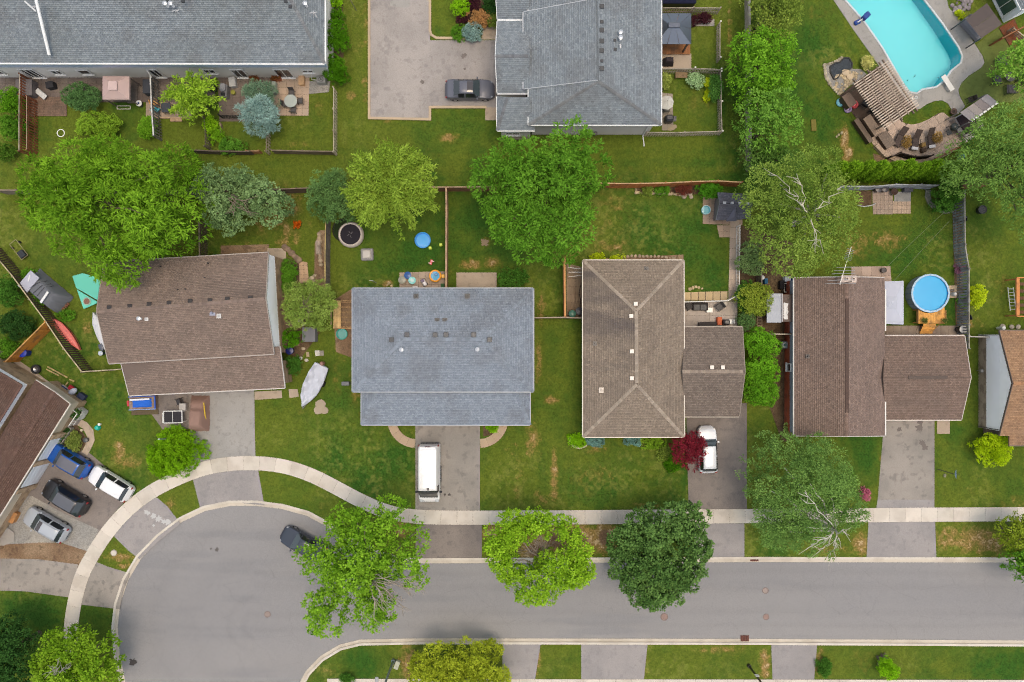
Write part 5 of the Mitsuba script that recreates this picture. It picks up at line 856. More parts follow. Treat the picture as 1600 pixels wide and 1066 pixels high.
def close_body(G):
    n = G.shape[1]; V, F = grid_mesh(np.concatenate([G, G[:, :1]], 1)); m = len(V); i = np.arange(n)
    V = np.vstack([V, G[0].mean(0), G[-1].mean(0)]); o = (G.shape[0] - 1) * (n + 1)
    return V, np.vstack([F, np.stack([i + 1, i, 0 * i + m], 1), np.stack([o + i, o + i + 1, 0 * i + m + 1], 1)])[:, ::-1]
def patch(G, i0, i1, j0, j1, off=.012, shrink=.0):
    Q = G[i0:i1 + 1, j0:j1 + 1]; c = G.mean((0, 1)); du = np.gradient(Q, axis=0) if Q.shape[0] > 1 else 0; dv = np.gradient(Q, axis=1); n = unit(np.cross(du, dv)); n = np.where((n * (Q - c)).sum(-1, keepdims=True) < 0, -n, n)
    V, F = grid_mesh(Q + n * off); a, b, d = V[F[0, 0]], V[F[0, 1]], V[F[0, 2]]
    if np.dot(np.cross(b - a, d - a), n[0, 0]) < 0: F = F[:, ::-1]
    return V, F
def place(k, name, m, px, py, a, mat, col, smooth=False, label=None, z=0.0):
    c = W(px, py); return add(k, name, (rotz(m[0], a, (c[0], c[1], z)), m[1]), mat, col, smooth, label, jit=0)
def wheels(k, px, py, a, L, Wd, fr, rr, rad=.33, z=0.0):
    for x in (L * (.5 - fr), L * (.5 - rr)):
        for s in (-1, 1):
            prof = np.array([(.001, -.10), (rad * .62, -.10), (rad, -.08), (rad, .08), (rad * .62, .10), (.001, .10)]); v, f = lathe(prof, 18); v = np.stack([v[:, 0] + x, v[:, 2] * s + s * (Wd / 2 - .115), v[:, 1] + rad], 1)
            t = place(k, 'wheel', (v, f if s < 0 else f[:, ::-1]), px, py, a, 'matte', C(34, 34, 36), 40, z=z)
            v2, f2 = lathe([(.001, .115), (rad * .2, .118), (rad * .56, .105), (rad * .6, .08)], 14); v2 = np.stack([v2[:, 0] + x, v2[:, 2] * s + s * (Wd / 2 - .115), v2[:, 1] + rad], 1); place(t, 'rim', (v2, f2), px, py, a, 'steel', C(168, 170, 174), 40, z=z)
def car(label, cat, kind, px, py, deg, L, Wd, col, roof_col=None, sunroof=False, rails=None, z=0.0, hm=.7, name='parked_car', trim_col=None):
    """px, py: middle of the car as seen, at about half its height"""
    f = (ALT - hm) / ALT; px, py = 800 + (px - 800) * f, 533 + (py - 533) * f
    a = math.radians(deg); u, G = body_grid(PROF[kind], L, Wd); k = thing(name, label, cat); P = lambda n, m, mat, c, s=False: place(k, n, m, px, py, a, mat, c, s, z=z)
    P('body', close_body(G), 'paint', col, 55); ix = lambda q: int(np.argmin(np.abs(u - q)))
    ws, we = {'sedan': (.30, .42), 'suv': (.265, .385), 'wagon': (.285, .405)}[kind]; rs, re = {'sedan': (.69, .83), 'suv': (.855, .935), 'wagon': (.87, .945)}[kind]
    P('windshield', patch(G, ix(ws), ix(we), 5, 11), 'glazing', C(56, 68, 74), True); P('rear_window', patch(G, ix(rs), ix(re), 5, 11), 'glazing', GLASS, True)
    mid = (ix(we) + ix(re)) // 2 - 1
    for j in (4, 11):
        P('side_window', patch(G, ix(ws) + 2, mid, j, j + 1), 'glazing', C(30, 34, 38), True); P('side_window', patch(G, mid + 1, ix(re) - (1 if kind != 'sedan' else 3), j, j + 1), 'glazing', C(30, 34, 38), True)
    if roof_col is not None: P('roof_panel', patch(G, ix(we) + 1, ix(rs) - 1, 6, 10, .010), 'glazing' if roof_col[0] < .06 else 'paint', roof_col, True)
    if sunroof: P('sunroof', patch(G, ix(we) + 1, ix(we) + 5, 6, 10, .016), 'glazing', C(64, 58, 60), True)
    if rails is not None:
        for s in (-1, 1):
            z1 = G[:, 8, 2].max() + .02; y = s * Wd / 2 * .58; P('roof_rail', tube([(L * (.5 - we - .04), y, z1 - .08), (L * (.5 - we - .08), y, z1), (L * (.5 - rs + .03), y, z1), (L * (.5 - rs), y, z1 - .07)], .022, 5), 'steel', rails, True)
    wheels(k, px, py, a, L, Wd, .19, .80, z=z); fx = L / 2
    for s in (-1, 1):
        P('headlight', move(box(0, 0, 0, .36, .16, .10, c=.04), fx - .34, s * Wd * .395, G[ix(.06), 4, 2] - .08, -s * .42), 'glazing', C(140, 144, 150)); P('taillight', move(box(0, 0, 0, .13, .36, .20 if kind != 'sedan' else .13, c=.04), -fx + .16, s * Wd * .36, G[ix(.965), 4, 2] - .15, s * .35), 'satin', C(150, 22, 26))
        P('mirror', move(box(0, 0, 0, .14, .22, .13, c=.04), L * (.5 - ws) - .22, s * (Wd / 2 + .07), G[ix(ws), 4, 2] + .0, 0), 'paint', col if trim_col is None else trim_col)
    P('front_bumper', move(box(0, 0, 0, .2, Wd * .46, .24, c=.07), fx - .10, 0, .26), 'matte', C(40, 42, 46)); P('rear_bumper', move(box(0, 0, 0, .20, Wd * .5, .24, c=.07), -fx + .09, 0, .28), 'matte', C(44, 46, 50))
    P('wiper', merge([tube([(L * (.5 - ws) + .02, y0, G[ix(ws), 8, 2] - .005), (L * (.5 - ws) - .12, y0 + .42, G[ix(ws), 8, 2] + .10)], .010, 4) for y0 in (-.45, .05)]), 'matte', C(20, 20, 22)); return k
car('bright blue compact car nose in at the garage', 'car', 'suv', 106, 720, 149, 4.35, 1.82, C(20, 84, 168), roof_col=C(98, 98, 108), hm=.8)
car('white hatchback between the blue car and the curved sidewalk', 'car', 'wagon', 171, 756, 149, 4.45, 1.82, C(238, 238, 240), hm=.8)
car('black crossover car between the blue car and the silver wagon', 'car', 'suv', 101, 778, 149, 4.6, 1.86, C(34, 34, 38), roof_col=C(88, 90, 98), hm=.8)
car('silver wagon with sunroof on the light gravel', 'car', 'wagon', 71, 820, 150, 4.55, 1.80, C(176, 182, 190), sunroof=True, rails=C(196, 198, 200), hm=.7)
car('dark navy car half under the street tree in the turning circle', 'car', 'sedan', 474, 850, 151, 4.7, 1.84, C(46, 54, 70), z=-.12, hm=.5)
car('white hatchback touching the dark red tree', 'car', 'wagon', 1106, 703, 92, 4.55, 1.80, C(226, 230, 236), hm=.8)
car('metallic grey sedan with sunroof in the car court', 'car', 'sedan', 734, 140, 0, 4.75, 1.86, C(92, 95, 108), sunroof=True, hm=.7)
# white van
def van(label, px, py, deg):
    hm = 1.6; f = (ALT - hm) / ALT; px, py = 800 + (px - 800) * f, 533 + (py - 533) * f; a = math.radians(deg); L, Wd = 5.55, 2.05
    prof = [(0, .62, .62, .80, .70), (.02, .92, .92, .92, .78), (.07, 1.10, 1.10, .97, .82), (.115, 1.22, 1.24, .985, .84), (.22, 1.25, 2.20, 1, .86), (.28, 1.25, 2.42, 1, .87), (.6, 1.25, 2.46, 1, .87), (.965, 1.25, 2.42, 1, .87), (.985, 1.24, 2.30, .99, .86), (1, 1.15, 2.05, .97, .84)]
    u, G = body_grid(prof, L, Wd, 40, .3); k = thing('parked_van', label, 'van'); P = lambda n, m, mat, c, s=False: place(k, n, m, px, py, a, mat, c, s); ix = lambda q: int(np.argmin(np.abs(u - q)))
    P('body', close_body(G), 'paint', C(240, 240, 240), 50); P('windshield', patch(G, ix(.112), ix(.25), 5, 11, .035), 'glazing', C(52, 56, 60), True)
    for j in (4, 11): P('side_window', patch(G, ix(.20), ix(.33), j, j + 1), 'glazing', C(36, 40, 44), True)
    wheels(k, px, py, a, L, Wd, .17, .78, .36)
    for q in np.linspace(.34, .9, 6): P('roof_rib', move(box(0, 0, 0, .10, 1.45, .018, c=.008), L * (.5 - q), 0, G[ix(q), 8, 2] - .004), 'paint', C(236, 236, 236))
    P('rear_spoiler', move(box(0, 0, 0, .18, 1.5, .06, c=.025), -L / 2 + .14, 0, 2.36), 'paint', C(228, 228, 230)); P('roof_vent', merge([move(box(0, 0, 0, .22, .22, .09, c=.03), L * .14 + .4, .05, 2.46)]), 'matte', C(120, 116, 116)); P('high_brake_light', move(box(0, 0, 0, .08, .5, .06, c=.02), -L / 2 + .02, 0, 2.30), 'matte', C(90, 40, 40))
    for s in (-1, 1):
        P('headlight', move(box(0, 0, 0, .36, .36, .2, c=.06), L / 2 - .24, s * .74, .86, -s * .3), 'glazing', C(180, 184, 188)); P('taillight', move(box(0, 0, 0, .10, .16, .8, c=.04), -L / 2 + .04, s * .90, 1.0), 'satin', C(150, 24, 28)); P('mirror', move(box(0, 0, 0, .16, .26, .32, c=.05), L * .30, s * (Wd / 2 + .12), 1.25), 'matte', C(60, 60, 64)); P('side_step', move(box(0, 0, 0, 1.6, .1, .06, c=.02), .2, s * (Wd / 2 + .02), .34), 'matte', C(60, 60, 62))
    P('front_bumper', move(box(0, 0, 0, .26, 1.7, .34, c=.09), L / 2 - .10, 0, .34), 'matte', C(150, 152, 154)); P('rear_bumper', move(box(0, 0, 0, .22, 1.8, .22, c=.06), -L / 2 + .02, 0, .36), 'matte', C(70, 70, 72)); return k
van('white high roofed cargo van parked nose out on the wide driveway', 669.5, 742, -90)
# silver covered boat on its trailer
def boat_shell(L, B, z0, z1, bow=.62, crease=0.0, n=16, ridge=.25, seed=0, tail=.85):
    r = np.random.default_rng(seed); rows = []
    for t in np.linspace(0, 1, n):
        w = B / 2 * (tail + (1 - tail) * min(1, t / .25)) * (1 - max(0, (t - .45) / .55) ** 2.2); w = max(w, .015); x = L * (t - .5); z = z1 + ridge * math.sin(math.pi * min(1, t * .8 + .12)); fold = lambda q: crease * math.sin(t * 23 + q * 2.3) * (1 if n > 12 else 0)
        rows.append([(x, -w * .55, z0), (x, -w, z0 + (z1 - z0) * .75), (x, -w * .93, z1 + fold(1)), (x, -w * .45, z1 + (z - z1) * .6 + fold(2)), (x, 0, z), (x, w * .45, z1 + (z - z1) * .6 + fold(3)), (x, w * .93, z1 + fold(4)), (x, w, z0 + (z1 - z0) * .75), (x, w * .55, z0)])
    G = np.array(rows); V, F = grid_mesh(G); m = len(V); e = [G[0].mean(0), G[-1].mean(0)]; V = np.vstack([V, e]); q = G.shape[1]; i = np.arange(q); o = (n - 1) * q
    return V, np.vstack([F, np.stack([i, (i + 1) % q, 0 * i + m], 1), np.stack([o + (i + 1) % q, o + i, 0 * i + m + 1], 1), np.stack([q * np.arange(n - 1), q * np.arange(n - 1) + q - 1, q * np.arange(1, n)], 1), np.stack([q * np.arange(n - 1) + q - 1, q * np.arange(1, n) + q - 1, q * np.arange(1, n)], 1)])
k = thing('covered_boat', 'boat under a silver tarpaulin on the lawn left of the grey roofed house', 'boat'); bx, by, ba = 491.5, 602, math.atan2(-(634 - 570), (475 - 505) * 1.0)
place(k, 'tarpaulin', boat_shell(4.35, 1.75, .45, 1.0, crease=.12, n=34, ridge=.38, tail=.8), bx, by, ba, 'cloth', C(202, 206, 218), 28); place(k, 'hull', boat_shell(4.25, 1.66, .25, .62, n=10, ridge=.0), bx, by, ba, 'satin', C(120, 124, 130), 40)
place(k, 'trailer', merge([tube([(-1.8, -.4, .3), (1.2, -.35, .3), (2.5, 0, .35)], .04), tube([(-1.8, .4, .3), (1.2, .35, .3), (2.5, 0, .35)], .04)]), bx, by, ba, 'steel', C(120, 120, 124))
for s in (-1, 1): place(k, 'wheel', (lambda m: (np.stack([m[0][:, 0] - .5, m[0][:, 2] + s * .86, m[0][:, 1] + .28], 1), m[1]))(lathe([(.001, -.07), (.28, -.07), (.28, .07), (.001, .07)], 14)), bx, by, ba, 'matte', C(36, 36, 38))
place(k, 'outboard_motor', merge([box(-2.35, 0, .5, .35, .35, .75, c=.08)]), bx, by, ba, 'satin', C(150, 110, 100))
k = thing('canoe', 'faded red canoe lying keel up along the dark plank fence', 'canoe'); ca = math.atan2(-(548 - 496), 130 - 85); place(k, 'hull', (lambda m: (m[0] * [1, 1, 1], m[1]))(boat_shell(4.1, .86, .12, .42, n=22, ridge=.16, tail=.05)), 107, 522, ca, 'satin', C(222, 116, 108), 45)
place(k, 'gunwale', merge([tube([(2.05 * t, s * .43 * max(.04, (1 - abs(t) ** 2.2)), .20) for t in np.linspace(-.98, .98, 15)], .022, 5) for s in (-1, 1)]), 107, 522, ca, 'satin', C(170, 84, 80)); place(k, 'keel', tube([(2.0 * t, 0, .57 - .18 * t * t) for t in np.linspace(-.95, .95, 9)], .012, 4), 107, 522, ca, 'satin', C(200, 100, 94))
k = thing('canoe', 'pale grey canoe half under the left end of the brown roof', 'canoe'); ca = math.atan2(-(546 - 487), 168 - 148); place(k, 'hull', boat_shell(4.0, .95, .12, .44, n=22, ridge=.15, tail=.05), 160, 519, ca, 'satin', C(206, 208, 214), 45)
place(k, 'gunwale', merge([tube([(2.0 * t, s * .47 * max(.04, (1 - abs(t) ** 2.2)), .20) for t in np.linspace(-.98, .98, 15)], .022, 5) for s in (-1, 1)]), 160, 519, ca, 'satin', C(150, 154, 162)); place(k, 'stern_patch', boat_shell(.7, .5, .2, .52, n=8, ridge=.06), 163, 543, ca, 'satin', C(84, 90, 104), 45)
# brown covered vehicle
k = thing('covered_tractor', 'small vehicle under a brown tarpaulin at the garage of the brown roofed house', 'vehicle'); cx, cy = 314, 646
def tarp(sx, sy, hs, seed, n=22):
    r = np.random.default_rng(seed); u = np.linspace(-1, 1, n); X, Y = np.meshgrid(u, u, indexing='ij'); d = np.maximum(np.abs(X), np.abs(Y)); Z = np.interp(d, [0, .62, .80, .93, 1], [1, .97, .75, .3, 0.0]); Z = Z * hs(X, Y) + .05 * (meshkit.fbm(np.stack([X * 3, Y * 3, X * 0 + seed], -1), 3, 1) - .5) * (1 - d ** 4)
    j = 1 + .05 * (meshkit.fbm(np.stack([X * 5, Y * 5, X * 0 + 2], -1), 2, 4) - .5) * 2; return grid_mesh(np.stack([X * sx / 2 * j * (1 - .10 * Z / Z.max()), Y * sy / 2 * j * (1 - .10 * Z / Z.max()), np.maximum(Z, 0.03)], -1))
place(k, 'tarpaulin', tarp(1.75, 3.45, lambda X, Y: np.where(Y < .25, 1.35 - .25 * Y, 1.0), 5), cx, cy, 0, 'cloth', C(150, 122, 112), True)
place(k, 'strap', tube([(.72, -.5, .55), (.74, 0, .8), (.70, .7, .85), (.62, 1.1, .8)], .06, 6), cx, cy, 0, 'satin', C(214, 180, 50)); place(k, 'wheel', (lambda m: (np.stack([m[0][:, 2] + .70, m[0][:, 0] - 1.0, m[0][:, 1] + .25], 1), m[1]))(lathe([(.001, -.08), (.25, -.08), (.25, .08), (.001, .08)], 14)), cx, cy, 0, 'matte', C(36, 36, 36))
# junk covered trailer
k = thing('covered_trailer', 'grey tarpaulin covered trailer with white boards beside the dark plank fence', 'trailer'); a = math.radians(-40); cx, cy = 78, 456
place(k, 'tarpaulin', tarp(4.3, 2.2, lambda X, Y: 1.5 + .15 * X, 8), cx, cy, a, 'cloth', C(112, 116, 124), True); place(k, 'front_board', move(box(0, 0, 1.35, 1.1, 1.9, .10, c=.02), -1.3, 0, .10, 0), cx, cy, a, 'matte', C(176, 178, 192)); place(k, 'white_plank', move(box(0, 0, 1.75, .22, 1.25, .08, c=.02), .95, -.05, 0, .1), cx, cy, a, 'satin', C(226, 226, 228)); place(k, 'white_plank', move(box(0, 0, 1.5, .14, .6, .08, c=.02), -1.45, .3, 0, .4), cx, cy, a, 'satin', C(220, 220, 222))
for y in (-.5, .15, .6): place(k, 'strap', tube([(-.6 + .3 * y, -1.0, .9), (-.4 + .3 * y, -.5, 1.53), (-.2, .5, 1.55), (0, 1.0, .9)], .03, 4), cx + y * 8, cy + y * 7, a, 'matte', C(74, 76, 82))
place(k, 'wheel', (lambda m: (np.stack([m[0][:, 0], m[0][:, 2] - 1.12, m[0][:, 1] + .3], 1), m[1]))(lathe([(.001, -.08), (.3, -.08), (.3, .08), (.001, .08)], 14)), cx, cy, a, 'matte', C(36, 36, 36)); place(k, 'firewood', merge([tube([(2.1, -.5 + .2 * i, .2 + .1 * (i % 2)), (2.35, -.45 + .2 * i, .25)], .07, 6) for i in range(5)]), cx, cy, a, 'wood', C(150, 96, 76))
# ---------------------------------------------------------------- small things in the yards
WHITE = C(232, 232, 230); BLACK = C(38, 38, 40); DKGREY = C(70, 70, 74); LTGREY = C(176, 176, 178)
def G2(px, py, z=0.0): c = W(px, py, z); return c[0], c[1]
def put_m(k, name, m, px, py, z=0.0, a=0.0, mat='matte', col=(.5,.5,.5), smooth=False, label=None):
    c = G2(px, py, z); return add(k, name, (rotz(m[0], a, (c[0], c[1], z)), m[1]), mat, col, smooth, label)
def stone(rx, ry, rz, seed):
    v, f = ball(0, 0, 0, 1, 1, 1, 2); n = meshkit.fbm(v * 1.4 + seed * 3.7, 3, seed) - .5; v = v * (1 + .55 * n[:, None]); v[:, 2] = np.maximum(v[:, 2], -.4); return v * [rx, ry, rz] + [0, 0, rz * .35], f
def rocks(name, label, spots, col, cat='rocks', mat='wood', group=None, jit=.12):
    k = thing(name, label, cat, group)
    for i, (x, y, r) in enumerate(spots): put_m(k, 'stone', stone(r * S, r * S * _rj.uniform(.7, 1.1), r * S * .6, i + int(x)), x, y, 0, _rj.uniform(0, 3), mat, np.asarray(col) * _rj.uniform(1 - jit, 1 + jit), 40)
    return k
def rowspots(pts, step, r, seed=0):
    L = LineString(pts); q = np.random.default_rng(seed); return [(*L.interpolate(s).coords[0], r * q.uniform(.75, 1.25)) for s in np.arange(0, L.length, step)]
def table(k, px, py, r, h, top, leg, z=0, n=20, mat='glazing'):
    put_m(k, 'table_top', disc(0, 0, h, r, .03, n), px, py, z, 0, mat, top); put_m(k, 'centre_leg', lathe([(.001, 0), (r * .45, 0), (r * .42, .03), (.04, .06), (.04, h), (.001, h)], 12), px, py, z, 0, 'satin', leg, 40)
def chair(label, px, py, deg, col=BLACK, seat=None, w=.52, group=None, mat='satin', name='garden_chair', z=0, arms=True, cat='chair', back=.5):
    k = thing(name, label, cat, group); a = math.radians(deg); P = lambda n, m, c=col: put_m(k, n, m, px, py, z, a, mat, c)
    P('seat', box(0, 0, .40, w, w, .06, c=.02), seat if seat is not None else col); P('backrest', (lambda m: (m[0] + np.stack([-.18 * (m[0][:, 2] - .46), 0 * m[0][:, 0], 0 * m[0][:, 0]], 1), m[1]))(box(-w / 2, 0, .46, .05, w, back, c=.02)), seat if seat is not None else col)
    for sx in (-1, 1):
        for sy in (-1, 1): P('leg', tube([(sx * w * .45, sy * w * .45, .40), (sx * w * .52, sy * w * .5, 0)], .022, 5))
    if arms:
        for sy in (-1, 1): P('armrest', tube([(-w * .5, sy * w * .52, .64), (w * .45, sy * w * .52, .62), (w * .5, sy * w * .5, .40)], .022, 5))
    return k
def crate(name, label, cat, px, py, sx, sy, sz, deg, col, mat='matte', lid=None, z=0.0, c=.03):
    k = thing(name, label, cat); a = math.radians(deg); put_m(k, 'body', box(0, 0, 0, sx, sy, sz, c=c), px, py, z, a, mat, col); put_m(k, 'lid', box(0, 0, sz + .004, sx * 1.04, sy * 1.04, .06, c=.02), px, py, z, a, mat, np.asarray(col) * 1.08 if lid is None else lid); return k
def bin_(label, px, py, r, h, col, lid=None, z=0.0, name='bin', cat='bin'):
    k = thing(name, label, cat); put_m(k, 'body', lathe([(.001, 0), (r * .8, 0), (r, h), (r * .9, h), (r * .88, h - .05), (.001, h - .05)], 16), px, py, z, 0, 'satin', col, 40)
    if lid is not None: put_m(k, 'lid', lathe([(r * 1.05, h + .004), (r * 1.05, h + .04), (r * .5, h + .09), (.001, h + .10)], 16), px, py, z, 0, 'satin', lid, 40)
    return k
def basin(label, px, py, r, h, col, water=C(60, 150, 214), rim=None, name='wading_pool', cat='wading pool'):
    k = thing(name, label, cat); put_m(k, 'shell', lathe([(.001, 0), (r, 0), (r * 1.02, h * .9), (r, h), (r * .92, h), (r * .88, .05), (.001, .04)], 30), px, py, 0, 0, 'satin', col, 35); put_m(k, 'floor', disc(0, 0, .042, r * .87, .01, 30), px, py, 0, 0, 'satin', water)
    put_m(k, 'rim', lathe([(r * .92, h + .003), (r * .95, h + .04), (r * 1.03, h + .04), (r * 1.06, h + .003)], 30), px, py, 0, 0, 'satin', col if rim is None else rim, 40); put_m(k, 'water', (lambda m: (m[0], m[1]))(disc(0, 0, h * .62, r * .89, .002, 30)), px, py, 0, 0, 'water', water); return k
# --- upper left terraces
def dining(lab, px, py):
    k = thing('garden_table', lab, 'table'); table(k, px, py, .62, .72, C(168, 176, 168), DKGREY)
dining('round glass topped table on the tan square patio', 458, 162)
for d, dx, dy, lab in [(-90, 0, -14, 'dark metal chair above the round glass table'), (180, 13, -2, 'dark metal chair right of the round glass table'), (90, 2, 12, 'dark metal chair below the round glass table'), (0, -9, 3, 'dark metal chair left of the round glass table')]: chair(lab, 458 + dx, 162 + dy, d, C(78, 74, 74), back=.55)
k = thing('heat_pump', 'grey heat pump with round fan at the town house corner', 'heat pump'); put_m(k, 'case', box(0, 0, .05, .85, .6, .75, c=.03), 505, 129, 0, 0, 'satin', C(150, 150, 150)); put_m(k, 'fan_grille', lathe([(.24, .805), (.24, .83), (.20, .83), (.20, .805)], 18), 505, 129, 0, 0, 'satin', BLACK); put_m(k, 'fan_hub', disc(0, 0, .805, .07, .03, 12), 505, 129, 0, 0, 'satin', BLACK); put_m(k, 'pipe', tube([(-.4, .1, .3), (-1.0, .15, .3), (-1.0, .5, .5)], .04), 505, 129, 0, 0, 'satin', WHITE)
crate('planter_box', 'tan wooden planter box by the sliding door', 'planter', 473, 128, .5, .9, .45, 0, C(196, 160, 124), 'wood'); crate('storage_box', 'slim grey green storage box on the tan patio edge', 'box', 431, 140, .35, 1.1, .6, 0, C(150, 160, 150))
for x, y, lab in [(434, 125, 'terracotta planter with red flowers by the house wall, right one'), (399, 125, 'terracotta planter by the house wall behind the grey green bush')]:
    k = thing('flower_pot', lab, 'planter'); put_m(k, 'pot', box(0, 0, 0, .8, .35, .35, c=.04), x, y, 0, 0, 'matte', C(160, 92, 64)); r = np.random.default_rng(int(x)); n = 30; cc = np.stack([r.uniform(-.4, .4, n), r.uniform(-.2, .2, n), r.uniform(.35, .6, n)], 1) + [*G2(x, y), 0]; V, F, Kc = foliage(cc, np.full(n, .12), unit(r.standard_normal((n, 3)) + [0, 0, 1.5]), L2((90, 70, 30), (150, 90, 60)), r, (.12, .07), 10); scene[k + '__flowers'] = tinted(V, F, 'leaf', Kc)
k = thing('barbecue', 'grey gas barbecue with side shelf on the weathered patio', 'barbecue'); put_m(k, 'cabinet', box(0, 0, 0, 1.2, .6, .8, c=.04), 355, 146, 0, 1.5, 'satin', C(128, 126, 130)); put_m(k, 'hood', box(0, 0, .81, .75, .55, .3, c=.12), 354, 142, 0, 1.5, 'satin', C(158, 158, 164)); put_m(k, 'grill', box(0, 0, .815, .32, .4, .03), 354, 152, 0, 1.5, 'satin', BLACK)
crate('storage_box', 'white tilted storage box beside the grey barbecue', 'box', 366, 131, .6, .9, .5, 8, C(190, 190, 190)); crate('storage_box', 'dark storage box by the black iron railing post', 'box', 335, 137, .6, .8, .7, 0, C(52, 52, 58)); bin_('small yellow green planted pot on the weathered patio', 366, 146, .22, .35, C(150, 150, 60), name='flower_pot', cat='planter')
chair('teal plastic chair on the tan stone terrace', 248, 174, 60, C(38, 168, 186)); chair('orange and teal low chair at the corner of the tan stone terrace', 246, 163, 20, C(206, 144, 76), seat=C(214, 160, 90), w=.48); k = thing('garden_table', 'dark square table beside the teal chair', 'table'); put_m(k, 'table_top', box(0, 0, .68, .9, .9, .05, c=.02), 265, 172, 0, .1, 'satin', C(54, 58, 66))
for sx in (-.38, .38):
    for sy in (-.38, .38): put_m(k, 'leg', tube([(sx, sy, 0), (sx, sy, .68)], .03, 5), 265, 172, 0, .1, 'satin', C(44, 46, 52))
k = thing('terrace_step', 'pale wooden step below the tan stone terrace', 'step'); put_m(k, 'tread', box(0, 0, .06, 1.15, .32, .08, c=.02), 276, 188, 0, 0, 'wood', C(190, 160, 130)); put_m(k, 'edge_board', box(0, 0, .02, 3.4, .08, .14), 270, 185, 0, 0, 'wood', C(196, 168, 136))
crate('storage_box', 'dark grey chest at the left end of the bright tree terrace', 'box', 236, 140, .7, 1.3, .8, 0, C(62, 66, 74))
k = thing('gazebo', 'pinkish beige canopy gazebo with a square vent at the town houses', 'gazebo'); cxy = G2(179, 136, 2.4)
for sx in (-1, 1):
    for sy in (-1, 1): add(k, 'post', box(cxy[0] + sx * 1.15, cxy[1] + sy * 1.0, 0, .09, .09, 2.2), 'satin', C(110, 100, 98))
for q in range(4):
    a = q * math.pi / 2; e = [np.array([cxy[0] + sx * 1.25, cxy[1] + sy * 1.1, 2.2]) for sx, sy in ((-1, -1), (1, -1), (1, 1), (-1, 1))]; t_ = [np.array([cxy[0] + sx * .4, cxy[1] + sy * .4, 2.62]) for sx, sy in ((-1, -1), (1, -1), (1, 1), (-1, 1))]
    add(k, 'canopy_panel', (np.array([e[q], e[(q + 1) % 4], t_[(q + 1) % 4], t_[q], e[q] - [0, 0, .2], e[(q + 1) % 4] - [0, 0, .2]]), np.array([[0, 1, 2], [0, 2, 3], [4, 5, 1], [4, 1, 0]])), 'cloth', C(196, 172, 168))
add(k, 'vent_canopy', move(box(0, 0, 0, .86, .86, .12, c=.05), cxy[0], cxy[1], 2.66), 'cloth', C(206, 184, 180))
crate('grey_cover', 'square grey furniture cover at far left behind the town houses', 'cover', 48, 142, 1.5, 1.5, .9, 0, C(112, 106, 108), 'cloth'); crate('storage_box', 'dark chest in the shade left of the beige gazebo', 'box', 84, 136, .7, .6, .6, 10, C(48, 48, 52)); k = thing('deck_chair', 'white folding deck chair near the grey furniture cover', 'chair'); put_m(k, 'seat', box(0, 0, .35, 1.2, .5, .05, c=.02), 68, 149, 0, -.7, 'matte', C(206, 206, 204)); put_m(k, 'frame', merge([tube([(-.6, s * .25, 0), (.5, s * .25, .36)], .02) for s in (-1, 1)]), 68, 149, 0, -.7, 'satin', LTGREY)
pavers('patio', [(34, 152), (105, 152), (105, 182), (34, 182)], 1.2, C(126, 104, 90), 'brown wooden deck boards behind the town houses at far left', stepy=.16, gap=.015, z=.09, mat='wood')
k = thing('hose_reel', 'white wheel shaped hose reel beside the white capped fence', 'hose reel'); put_m(k, 'wheel', lathe([(.10, .4), (.10, .5), (.28, .5), (.30, .45), (.28, .4)], 18), 221, 164, 0, 0, 'satin', WHITE, 40); put_m(k, 'stand', box(0, 0, 0, .3, .5, .4, c=.03), 221, 164, 0, 0, 'satin', C(90, 90, 96)); put_m(k, 'hub', disc(0, 0, .45, .09, .08, 12), 221, 164, 0, 0, 'satin', C(60, 80, 130))
k = thing('cold_frame', 'thin white rectangular frame on the ground by the hose reel', 'frame')
for m in (box(0, .15, .03, 1.3, .05, .06), box(0, -.15, .03, 1.3, .05, .06), box(-.63, 0, .03, .05, .25, .06), box(.63, 0, .03, .05, .25, .06)): put_m(k, 'bar', m, 194, 168.5, 0, 0, 'satin', C(226, 220, 206))
k = thing('hoop', 'white hoop lying on the bush above the huge bright tree', 'hoop'); put_m(k, 'ring', lathe([(.30, .0), (.34, .03), (.38, .0), (.34, -.03), (.30, .0)], 24), 95, 208, 1.6, 0, 'satin', WHITE, 40)
pavers('patio', [(200, 135), (216, 135), (216, 162), (200, 162)], .9, C(120, 110, 104), 'grey wooden deck boards right of the beige gazebo', stepy=.16, gap=.015, z=.10, mat='wood')
# --- car court, hip roofed town house
k = thing('sign_post', 'thin grey leaning sign post at the top edge left of the lane', 'post'); put_m(k, 'pole', tube([(0, 0, 0), (-.25, .25, 2.6)], .035), 557, 17, 0, 0, 'satin', C(120, 112, 106)); put_m(k, 'sign_plate', box(-.22, .22, 2.1, .05, .45, .6, .8), 557, 17, 0, 0, 'satin', C(200, 200, 196))
k = thing('gazebo', 'grey metal hip roofed gazebo beside the right eave of the town house', 'gazebo'); hz = 2.3; e = [W(1024, 21, hz), W(1080, 21, hz), W(1080, 69, hz), W(1024, 69, hz)]; t_ = [W(1046, 39, 3.1), W(1060, 39, 3.1), W(1060, 41, 3.1), W(1046, 41, 3.1)]
def roofpanel(k, a, b, c, d, n, col):
    for i in range(n):
        s0, s1 = i / n + .006, (i + 1) / n - .006; p = [a + (b - a) * s0, a + (b - a) * s1, d + (c - d) * s1, d + (c - d) * s0]; q = [x - [0, 0, .05] for x in p]
        add(k, 'roof_panel', (np.array(p + q), np.array([[0, 1, 2], [0, 2, 3], [4, 6, 5], [4, 7, 6], [0, 4, 5], [0, 5, 1], [1, 5, 6], [1, 6, 2], [2, 6, 7], [2, 7, 3], [3, 7, 4], [3, 4, 0]])), 'steel', col)
for q in range(4): roofpanel(k, e[q], e[(q + 1) % 4], t_[(q + 1) % 4], t_[q], 3 if q % 2 == 0 else 2, C(126, 134, 148))
